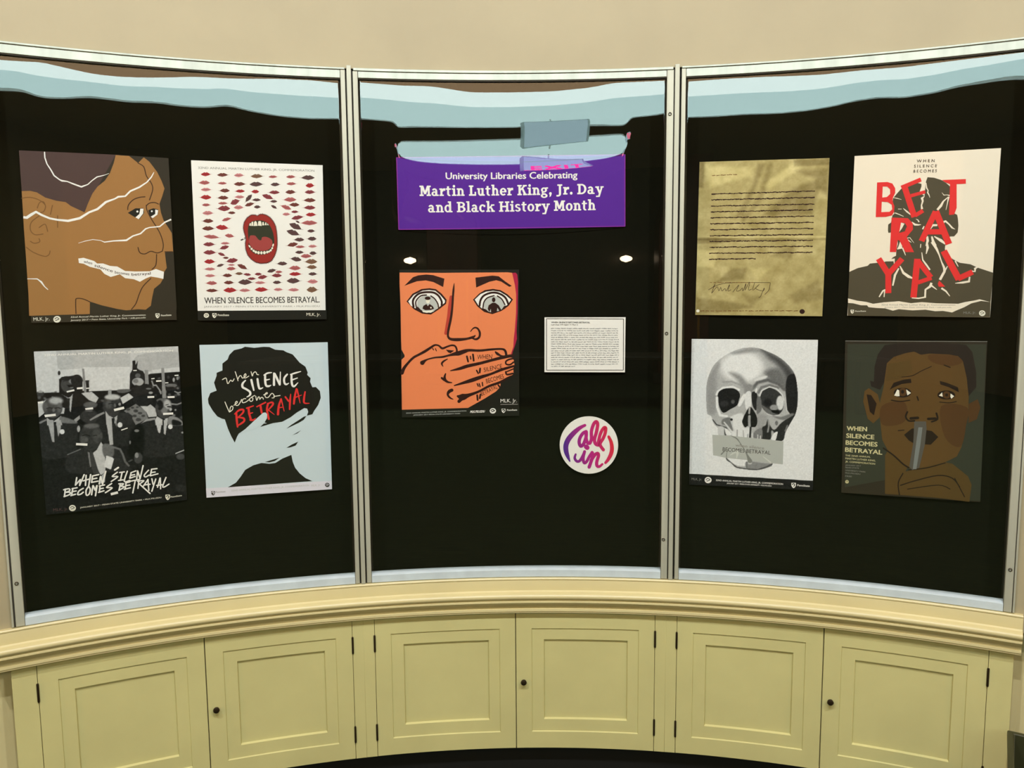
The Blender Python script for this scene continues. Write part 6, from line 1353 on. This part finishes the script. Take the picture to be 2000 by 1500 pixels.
('T', 'fine_print', 'boy_text', 2, 'THE 32ND ANNUAL', [-1936, -1290, -1172, -1298], 52, 0.01, 0, 0),
('T', 'fine_print', 'boy_text', 2, 'MARTIN LUTHER KING,', [-1935, -1390, -1017, -1413], 55, 0.01, 0, 0),
('T', 'fine_print', 'boy_text', 2, 'JR. COMMEMORATION', [-1933, -1497, -1030, -1521], 55, 0.01, 0, 0),
('T', 'fine_print', 'grey', 2, 'JANUARY 2017', [-1931, -1612, -1455, -1611], 43, 0, 0, 0),
('T', 'fine_print', 'grey', 2, 'PENN STATE', [-1930, -1691, -1510, -1688], 43, 0, 0, 0),
('T', 'fine_print', 'grey', 2, 'UNIVERSITY PARK', [-1928, -1784, -1306, -1802], 43, 0, 0, 0),
('T', 'fine_print', 'grey', 2, 'MLK.PSU.EDU', [-1927, -1872, -1465, -1883], 43, 0, 0, 0),
('T', 'fine_print', 'grey', 2, 'FREE', [-1925, -1980, -1722, -1983], 43, 0, 0, 0),
('P','round_emblem','boy_text',4,1,[[-1810,-2143,-1815,-2168,-1830,-2189,-1852,-2201,-1877,-2202,-1899,-2192,-1915,-2172,-1920,-2148,-1915,-2123,-1900,-2102,-1879,-2090,-1854,-2089,-1832,-2099,-1816,-2118]]),
('S','round_emblem','boy_ground',5,1,[-1899,-2140,-1871,-2117,-1835,-2138,-1860,-2155,-1887,-2165],[10])],
}

# ------------------------------------------------------------------ printed sheets
def spline(p, closed):
    n = len(p)
    if n < 3: return list(p)
    out = []
    for i in range(n if closed else n-1):
        a = p[(i-1) % n] if closed or i > 0 else p[i]; b = p[i]; c = p[(i+1) % n]; d = p[(i+2) % n] if closed or i+2 < n else c
        for k in range(4):
            t = k/4; out.append(tuple(.5*(2*b[q]+(c[q]-a[q])*t+(2*a[q]-5*b[q]+4*c[q]-d[q])*t*t+(3*b[q]-a[q]-3*c[q]+d[q])*t**3) for q in range(len(b))))
    if not closed: out.append(p[-1])
    return out
def pairs(l): return [(l[i]/10000, l[i+1]/10000) for i in range(0, len(l), 2)]
def ribbon(p, w, sm):
    if len(w) == 1: w = w*len(p)
    q = [(x, y, s/20000) for (x, y), s in zip(p, w)]
    if sm: q = spline(q, False)
    L = []; R = []
    for i, (x, y, s) in enumerate(q):
        a = q[max(0, i-1)]; b = q[min(len(q)-1, i+1)]; dx, dy = b[0]-a[0], b[1]-a[1]; l = math.hypot(dx, dy) or 1
        L.append((x-dy/l*s, y+dx/l*s)); R.append((x+dy/l*s, y-dx/l*s))
    v = []; f = []
    for i in range(len(q)): v += [L[i], R[i]]
    for i in range(len(q)-1): f.append((2*i, 2*i+1, 2*i+3, 2*i+2))
    for e, o2 in ((0, 1), (len(q)-1, len(q)-2)):               # rounded brush ends
        x, y, s = q[e]
        if s > .0006 and sm:
            an = math.atan2(y-q[o2][1], x-q[o2][0]); o = len(v)
            v += [(x+s*math.cos(an+(k/6-.5)*PI), y+s*math.sin(an+(k/6-.5)*PI)) for k in range(7)]; f.append(tuple(range(o, o+7)))
    return v, f
def fill(lps):
    v = [p for l in lps for p in l]
    return v, [tuple(t) for t in tessellate_polygon([[Vector((x, y, 0)) for x, y in l] for l in lps])]
# bold slab-serif letters drawn from bars, rings and diagonals (cap height 1, x-height .72)
def _r(x0, y0, x1, y1): return [(x0, y0), (x1, y0), (x1, y1), (x0, y1)]
def _a(cx, cy, rx, ry, wx, wy, a0, a1):
    n = 16; o = [math.radians(a0+(a1-a0)*i/n) for i in range(n+1)]
    return ('A', [(cx+rx*math.cos(t), cy+ry*math.sin(t)) for t in o], [(cx+(rx-wx)*math.cos(t), cy+(ry-wy)*math.sin(t)) for t in o])
X = .73
_n = [_r(.1, 0, .32, X), _r(0, 0, .40, .13), _r(0, .6, .2, X), _a(.42, .40, .30, .34, .21, .15, 0, 165), _r(.51, 0, .72, .42), _r(.45, 0, .82, .13)]
SLAB = {' ': (.34, []), 'M': (1.2, [_r(.13, 0, .31, 1), _r(.87, 0, 1.07, 1), _r(0, 0, .43, .15), _r(.74, 0, 1.19, .15), _r(0, .86, .3, 1), _r(.88, .86, 1.19, 1), [(.13, 1), (.40, 1), (.66, .30), (.5, .14)], [(1.07, 1), (.80, 1), (.50, .30), (.66, .14)]]),
 'a': (.78, [_a(.29, .22, .29, .235, .2, .13, 0, 360), _r(.40, .0, .61, .5), _a(.32, .46, .29, .28, .2, .15, 0, 155), _r(.40, 0, .76, .13)]),
 'r': (.63, [_r(.1, 0, .32, X), _r(0, 0, .46, .13), _r(0, .6, .2, X), _a(.47, .42, .22, .31, .16, .16, 95, 180), _r(.43, .50, .63, X)]),
 't': (.58, [_r(.13, .18, .34, .93), _r(0, .6, .54, X), _a(.38, .22, .25, .235, .2, .14, 180, 300)]),
 'i': (.46, [_r(.12, 0, .34, X), _r(0, 0, .46, .13), _r(0, .6, .2, X), _a(.23, .93, .13, .13, .13, .13, 0, 360)]), 'n': (.84, _n),
 'L': (.8, [_r(.12, 0, .35, 1), _r(0, .86, .48, 1), _r(0, 0, .76, .15), _r(.6, 0, .76, .38)]),
 'u': (.84, [_r(.1, .28, .31, X), _r(0, .6, .2, X), _a(.39, .31, .29, .325, .21, .15, 180, 345), _r(.49, 0, .70, X), _r(.38, .6, .6, X), _r(.5, 0, .82, .13)]),
 'h': (.84, [_r(.1, 0, .32, 1.06), _r(0, .93, .2, 1.06)]+[q for q in _n if q is not _n[0] and q is not _n[2]]),
 'e': (.74, [_a(.36, .36, .36, .375, .22, .14, 0, 318), _r(.16, .30, .70, .42)]),
 'K': (1.02, [_r(.12, 0, .35, 1), _r(0, 0, .46, .14), _r(0, .86, .46, 1), [(.33, .42), (.33, .62), (.66, .92), (.90, .92)], [(.46, .60), (.62, .70), (.94, .08), (.68, .08)], _r(.58, .86, 1.0, 1), _r(.60, 0, 1.02, .14)]),
 'g': (.8, [_a(.34, .48, .32, .25, .2, .13, 0, 360), _r(.50, .6, .78, X), _a(.36, -.08, .36, .22, .2, .13, 0, 360), [(.14, .30), (.30, .26), (.24, .10), (.08, .16)], _r(.16, .04, .52, .16)]),
 ',': (.36, [_a(.17, .12, .14, .14, .14, .14, 0, 360), [(.10, .0), (.30, .08), (.22, -.14), (.06, -.22)]]), '.': (.36, [_a(.17, .12, .14, .14, .14, .14, 0, 360)]),
 'J': (.66, [_r(.26, .08, .49, 1), _r(.1, .86, .62, 1), _a(.17, .08, .32, .26, .22, .15, 270, 360), _r(0, -.18, .2, -.03)]),
 'D': (1.02, [_r(.12, 0, .35, 1), _r(0, 0, .45, .15), _r(0, .85, .45, 1), _a(.45, .5, .52, .5, .23, .15, -90, 90)]),
 'd': (.86, [_a(.35, .365, .35, .38, .21, .14, 0, 360), _r(.49, 0, .71, 1.06), _r(.37, .93, .6, 1.06), _r(.5, 0, .85, .13)]),
 'y': (.86, [[(.06, X), (.30, X), (.54, .12), (.40, -.02)], [(.80, X), (.62, X), (.26, -.3), (.46, -.3)], _r(0, .6, .40, X), _r(.54, .6, .88, X), _r(.08, -.3, .4, -.17)]),
 'B': (.94, [_r(.12, 0, .35, 1), _r(0, 0, .5, .14), _r(0, .86, .48, 1), _r(.3, .45, .52, .58), _a(.46, .73, .40, .27, .22, .14, -90, 90), _a(.49, .285, .43, .285, .23, .14, -90, 90)]),
 'l': (.48, [_r(.12, 0, .34, 1.06), _r(0, 0, .48, .13), _r(0, .93, .2, 1.06)]), 'c': (.7, [_a(.36, .365, .36, .38, .22, .15, 48, 312), _r(.47, .48, .65, .68)]),
 'k': (.9, [_r(.1, 0, .32, 1.06), _r(0, 0, .42, .13), _r(0, .93, .2, 1.06), [(.30, .30), (.30, .46), (.54, .66), (.76, .66)], [(.40, .42), (.54, .52), (.82, .08), (.58, .08)], _r(.5, .6, .86, X), _r(.52, 0, .9, .13)]),
 'H': (1.12, [_r(.12, 0, .35, 1), _r(.75, 0, .98, 1), _r(.3, .43, .8, .58)]+[_r(x, y, x+.46, y+.14) for x in (0, .64) for y in (0, .86)]),
 's': (.64, [_a(.31, .535, .29, .205, .2, .13, 20, 270), _a(.30, .205, .31, .215, .21, .13, -165, 90)]), 'o': (.76, [_a(.365, .365, .365, .38, .22, .14, 0, 360)])}
def slab_text(txt):
    v = []; f = []; x = 0
    for ch in txt:
        adv, parts = SLAB[ch]
        for p in parts:
            o = len(v)
            if p[0] == 'A':
                n = len(p[1]); v += [(a+x, b) for a, b in p[1]]+[(a+x, b) for a, b in p[2]]
                f += [(o+i, o+i+1, o+n+i+1, o+n+i) for i in range(n-1)]
            else: v += [(a+x, b) for a, b in p]; f.append(tuple(range(o, o+len(p))))
        x += adv+.055
    return v, f
FONT_CAP = None
def font_text(txt, cache={}):
    if txt in cache: return cache[txt]
    c = bpy.data.curves.new('type', 'FONT'); c.body = txt; c.size = 1; c.resolution_u = 3; c.fill_mode = 'FRONT'
    o = bpy.data.objects.new('type', c); COL.objects.link(o); bpy.context.view_layer.update()
    me = bpy.data.meshes.new_from_object(o.evaluated_get(bpy.context.evaluated_depsgraph_get()))
    v = [(p.co.x, p.co.y) for p in me.vertices]; f = [tuple(p.vertices) for p in me.polygons]
    bpy.data.objects.remove(o); bpy.data.curves.remove(c); bpy.data.meshes.remove(me)
    cache[txt] = (v, f); return v, f
def typeset(txt, a, h, bold, slant, font):
    global FONT_CAP
    if font == 2: v, f = slab_text(txt); cap = 1
    else:
        if FONT_CAP is None: FONT_CAP = max(y for x, y in font_text('H')[0])
        v, f = font_text(txt); cap = FONT_CAP
    (x0, y0), (x1, y1) = a; x_min = min(p[0] for p in v); x_max = max(p[0] for p in v)
    L = math.hypot(x1-x0, y1-y0); kx = L/(x_max-x_min); ky = h/10000/cap; ux, uy = (x1-x0)/L, (y1-y0)/L
    out = []
    for x, y in v:
        p = (x-x_min)*kx; q = y*ky; p += q*slant; out.append((x0+ux*p-uy*q, y0+uy*p+ux*q))
    if bold > 0:                                               # heavier weights: the same letters set again a hair to each side
        k = bold*h/10000/cap; n = len(out); o = []; g = []
        for i, (dx, dy) in enumerate(((-1, 0), (1, 0), (0, .6), (0, -.6))):
            o += [(x+dx*k, y+dy*k, i*8e-6) for x, y in out]; g += [tuple(q+i*n for q in t) for t in f]
        return o, g
    return out, f
LIP = [(-1, .05), (-.6, -.55), (-.25, -1), (0, -.75), (.25, -1), (.6, -.6), (1, .0), (1.42, -.08), (1.0, .16), (.6, .6), (0, 1), (-.6, .65)]
LIPC = dict(r='lip_red', d='lip_brown', p='lip_pink', m='lip_maroon', k='lip_plum', t='lip_tan', q='lip_rose')

class Soft:
    """a print with soft tones: a fine grid of points, each carrying its own ink value"""
    def __init__(s, w, h, base, step=.00145):
        s.nx, s.ny = int(w/step), int(h/step); s.w, s.h = w, h
        x = np.linspace(-w/2, w/2, s.nx+1); y = np.linspace(-h/2, h/2, s.ny+1); s.X, s.Y = np.meshgrid(x, y); s.x, s.y = x, y
        s.c = np.ones(s.X.shape+(3,))*np.array(base, float)
    def _mix(s, d, sl, col, fe, delta):
        al = np.clip(.5-d/max(fe, .0006), 0, 1); al = al*al*(3-2*al)
        if delta: s.c[sl] -= al[..., None]*np.array([1, 1, .8])*col
        else: s.c[sl] += al[..., None]*(np.array([col]*3)-s.c[sl])
    def _win(s, p, m):
        xs = [a for a, b in p]; ys = [b for a, b in p]
        i0, i1 = np.searchsorted(s.x, (min(xs)-m, max(xs)+m)); j0, j1 = np.searchsorted(s.y, (min(ys)-m, max(ys)+m))
        return (slice(j0, j1), slice(i0, i1))
    def poly(s, col, p, fe, delta=False):
        sl = s._win(p, fe); X, Y = s.X[sl], s.Y[sl]
        if X.size == 0: return
        d2 = np.full(X.shape, 1e9); ins = np.zeros(X.shape, bool)
        for (ax, ay), (bx, by) in zip(p, p[1:]+p[:1]):
            ex, ey = bx-ax, by-ay; t = np.clip(((X-ax)*ex+(Y-ay)*ey)/(ex*ex+ey*ey+1e-12), 0, 1)
            d2 = np.minimum(d2, (X-ax-t*ex)**2+(Y-ay-t*ey)**2)
            ins ^= ((ay > Y) != (by > Y)) & (X < (bx-ax)*(Y-ay)/((by-ay) or 1e-12)+ax)
        d = np.sqrt(d2); s._mix(np.where(ins, -d, d), sl, col, fe, delta)
    def outside(s, col, p, fe):
        """clean the paper around an outline"""
        keep = s.c.copy(); s.c[:] = 0; s.poly(1, p, fe); al = s.c[..., :1].copy(); s.c = keep*al+col*(1-al)
    def line(s, col, p, w, fe, delta=False):
        sl = s._win(p, fe+w); X, Y = s.X[sl], s.Y[sl]
        if X.size == 0: return
        d2 = np.full(X.shape, 1e9)
        for (ax, ay), (bx, by) in zip(p, p[1:]):
            ex, ey = bx-ax, by-ay; t = np.clip(((X-ax)*ex+(Y-ay)*ey)/(ex*ex+ey*ey+1e-12), 0, 1); d2 = np.minimum(d2, (X-ax-t*ex)**2+(Y-ay-t*ey)**2)
        s._mix(np.sqrt(d2)-w/2, sl, col, fe, delta)
    def noise(s, cell, amp, seed):
        g = np.random.default_rng(seed).normal(size=(int(s.h/cell)+3, int(s.w/cell)+3)); fx = (s.X+s.w/2)/cell; fy = (s.Y+s.h/2)/cell
        i, j = fx.astype(int), fy.astype(int); u, v = fx-i, fy-j; u = u*u*(3-2*u); v = v*v*(3-2*v)
        n = g[j, i]*(1-u)*(1-v)+g[j, i+1]*u*(1-v)+g[j+1, i]*(1-u)*v+g[j+1, i+1]*u*v; s.c += n[..., None]*amp
    def build(s, name, parent, z):
        nx, ny = s.nx+1, s.ny+1; v = np.stack([s.X, s.Y, np.full(s.X.shape, z)], -1).reshape(-1, 3)
        q = (np.arange(ny-1)[:, None]*nx+np.arange(nx-1)).ravel(); f = np.stack([q, q+1, q+nx+1, q+nx], 1)
        me = bpy.data.meshes.new(name); me.vertices.add(len(v)); me.vertices.foreach_set('co', v.ravel().astype(np.float32))
        me.loops.add(f.size); me.loops.foreach_set('vertex_index', f.ravel().astype(np.int32)); me.polygons.add(len(f)); me.polygons.foreach_set('loop_start', (np.arange(len(f))*4).astype(np.int32))
        me.update(calc_edges=True)
        c = np.clip(s.c, 0, 255).reshape(-1, 3)/255; c = np.where(c <= .04045, c/12.92, ((c+.055)/1.055)**2.4)
        at = me.color_attributes.new('print', 'FLOAT_COLOR', 'POINT'); at.data.foreach_set('color', np.concatenate([c, np.ones((len(c), 1))], 1).ravel().astype(np.float32))
        me.materials.append(PRINT); o = bpy.data.objects.new(name, me); COL.objects.link(o); o.parent = parent; return o
LAY = .00012
def sheet_mesh(w, h, t, n=1, bend=0):
    v = []; f = []
    for i in range(n+1):
        x = -w/2+w*i/n
        for y in (-h/2, h/2):
            for z in (0, -t): v.append((x, y, z))
    for i in range(n):
        a = 4*i; f += [(a, a+4, a+6, a+2), (a+1, a+3, a+7, a+5), (a, a+1, a+5, a+4), (a+2, a+6, a+7, a+3)]
    f += [(0, 2, 3, 1), (4*n, 4*n+1, 4*n+3, 4*n+2)]
    return v, f
def bent(v, R):
    """wrap flat points onto the curved board (local x runs along the arc)"""
    return [(x if not R else (R+0)*math.sin(x/R), y, z if not R else z+R*(1-math.cos(x/R))) for x, y, z in v]
def sheet(key, name, label, cat, group, th, z, rot, w, h, paper, thick=.002, curve=False, soft=None, softname=None):
    R = RB if curve else 0
    M = radial_frame(th, RB-(.0005 if curve else .0085), z) @ Matrix.Rotation(rot, 4, 'Z')
    if key == 'p8':
        n = 48; v = [(.1017*math.cos(2*PI*i/n), .1017*math.sin(2*PI*i/n), zz) for zz in (0, -thick) for i in range(n)]
        f = [tuple(range(n)), tuple(range(n, 2*n))[::-1]]+[(i, n+i, n+(i+1) % n, (i+1) % n) for i in range(n)]
    else: v, f = sheet_mesh(w, h, thick, 24 if curve else 1)
    root = link(name, bent(v, R), f, paper if not isinstance(paper, str) else ink(paper)); root.matrix_world = M; tag(root, label, cat, group)
    chunks = {}; rnd = random.Random(key); cnt = [0]
    def add(part, col, lay, v, f, m=None):
        m = m or ink(col); ep = 9e-6*(cnt[0] % 9); cnt[0] += 1; out = []
        for q in f:
            ar = sum(v[q[i]][0]*v[q[(i+1) % len(q)]][1]-v[q[(i+1) % len(q)]][0]*v[q[i]][1] for i in range(len(q)))
            out.append(tuple(q if ar > 0 else q[::-1]))
        chunks.setdefault(part, []).append(([(c[0], c[1], .0003+LAY*lay+ep+(c[2] if len(c) > 2 else 0)) for c in v], out, m))
    sf = soft
    for op in ART[key]:
        k = op[0]
        if k == 'P':
            l = [pairs(a) for a in op[5]]
            if op[4]: l = [spline(a, True) for a in l]
            add(op[1], op[2], op[3], *fill(l))
        elif k == 'S': add(op[1], op[2], op[3], *ribbon(pairs(op[5]), op[6], op[4]))
        elif k == 'T': add(op[1], op[2], op[3], *typeset(op[4], pairs(op[5]), op[6], op[7], op[8], op[9]))
        elif k == 'L':
            (cx, cy), (ax, ay), (bx, by) = pairs(op[3]); d = op[2]
            add('lips_pattern', LIPC[op[1]], 2, *fill([[(cx+u*d*(ax-cx)-v*(bx-cx)*-1, cy+u*d*(ay-cy)+v*(by-cy)) for u, v in LIP]]))
            add('lips_pattern', 'lip_line', 3, *ribbon([(cx-.85*(ax-cx), cy-.85*(ay-cy)), (cx+.12*(bx-cx), cy+.12*(by-cy)), (cx+.85*(ax-cx), cy+.85*(ay-cy))], [4, 13, 4], 0))
        elif k == 'W':
            (x0, y0), (x1, y1) = pairs(op[4]); w, lo, hi, gap = (q/10000 for q in op[5:9]); L = x1-x0; s = 0
            while s < L-lo*.4:
                l = min(rnd.uniform(lo, hi), L-s); n = max(2, int(l/(w*1.2)))
                p = [(x0+s+l*i/n, y0+(y1-y0)*(s+l*i/n)/L+rnd.uniform(-.3, .3)*w) for i in range(n+1)]
                add(op[1], op[2], op[3], *ribbon(p, [rnd.uniform(.55, 1.2)*w*10000 for _ in p], 0)); s += l+gap
        elif k == 'G':
            v, f = ribbon(pairs(op[5]), op[6], op[4]); add(op[1], 'white', op[3], v, f, PRINT)
        elif k == 'p': sf.poly(op[1], spline(pairs(op[2]), True) if (key == 'p11' and op[3] >= 6) or (key == 'p3' and op[3] > 22) else pairs(op[2]), op[3]/10000, key == 'p9')
        elif k == 'q': sf.outside(op[1], spline(pairs(op[2]), True), op[3]/10000)
        elif k == 'l': sf.line(op[1], pairs(op[2]), op[3]/10000, op[4]/10000, key == 'p9')
    if sf is not None:
        if key == 'p3': sf.noise(.0035, 4, 1); sf.noise(.008, 3, 2)
        if key == 'p11': sf.noise(.0028, 5, 3)
        if key == 'p9': sf.noise(.03, 7, 4); sf.noise(.012, 4, 5); sf.noise(.004, 3, 6)
        sf.build(softname, root, .00025)
    for part, cl in chunks.items():
        groups = []                                            # prints that lie apart become parts of their own
        for c in cl:
            xs = [q[0] for q in c[0]]; ys = [q[1] for q in c[0]]; bb = [min(xs), max(xs), min(ys), max(ys)]; g = .06 if part in ('lips_pattern', 'script_lettering') else .009
            near = [q for q in groups if any(bb[0] < e[1]+g and e[0] < bb[1]+g and bb[2] < e[3]+g and e[2] < bb[3]+g for e in q[1])]
            n = ([c], [bb])
            for q in near: n = (q[0]+n[0], q[1]+n[1]); groups.remove(q)
            groups.append(n)
        for grp, _ in groups:
            v = []; f = []; mi = []; ms = []
            for cv, cf, cm in grp:
                if cm not in ms: ms.append(cm)
                o = len(v); v += cv; f += [tuple(o+i for i in q) for q in cf]; mi += [ms.index(cm)]*len(cf)
            o = link(part, bent(v, R), f, ms, root, mi)
            if key == 'p8': gradient(o.data)
    return root
def gradient(me):
    at = me.color_attributes.new('print', 'FLOAT_COLOR', 'POINT')
    for i, p in enumerate(me.vertices):
        t = min(1, max(0, (p.co.x+.085)/.17+p.co.y*1.2)); a, b, c = (lin((78, 44, 140)), lin((186, 40, 130)), lin((222, 46, 64)))
        q = [a[j]+(b[j]-a[j])*t*2 if t < .5 else b[j]+(c[j]-b[j])*(t*2-1) for j in range(3)]; at.data[i].color = (*q, 1)
PW, PH = .4064, .5054
G4 = 'posters in the display case'
sheet('p1', 'poster', 'poster of a large brown face in profile with white torn lines', 'poster', G4, -.4186, .1572, -.0013, PW, PH, 'olive_black')
sheet('p2', 'poster', 'white poster patterned with rows of lips around one open red mouth', 'poster', G4, -.2731, .1521, -.0068, PW, PH, 'ink')
sheet('p3', 'poster', 'black and white poster of marching men in suits with taped mouths', 'poster', G4, -.4183, -.4332, .0028, PW, PH, 'ink', soft=Soft(PW-.0004, PH-.0004, (15, 15, 13)), softname='march_photograph')
sheet('p4', 'poster', 'pale blue poster of a black head silhouette covered by a hand', 'poster', G4, -.2737, -.4313, -.0034, PW, PH, 'blue_paper')
sheet('p5', 'banner', 'purple banner with white bold lettering at the top centre', 'banner', None, -.0170, .3169, .0077, .7682, .2386, mat('purple_print', (84,28,146), .5, spec=.2), .001, True)
sheet('p6', 'poster', 'orange poster of a wide-eyed face with a hand over its mouth', 'poster', G4, -.0728, -.1922, -.0053, PW, PH, 'ink')
sheet('p7', 'text_card', 'small white text card with a thin dark border', 'card', None, .0597, -.1993, -.0042, .2771, .1895, 'white')
sheet('p8', 'round_sign', 'round white sign with purple to red script lettering', 'sign', None, .0643, -.5495, 0, .2034, .2034, 'white')
sheet('p9', 'poster', 'poster of a creased tan parchment letter with a signature', 'poster', G4, .2383, .1523, -.0111, PW, PH, mat('parchment_edge', (150,136,90), .6), soft=Soft(PW-.0004, PH-.0004, (178, 162, 108), .002), softname='parchment_print')
sheet('p10', 'poster', 'cream poster with large red tumbling letters over a torn black bust', 'poster', G4, .3870, .1508, -.0070, PW, PH, 'cream_paper')
sheet('p11', 'poster', 'white poster of a grey engraved skull with tape over its jaw', 'poster', G4, .2341, -.4322, -.0008, PW, PH, 'ink', soft=Soft(PW-.0004, PH-.0004, (28, 28, 24)), softname='skull_engraving')
sheet('p12', 'poster', 'dark dim poster of a worried boy with a zipped mouth', 'poster', G4, .3862, -.4320, .0108, PW, PH, 'olive_black')
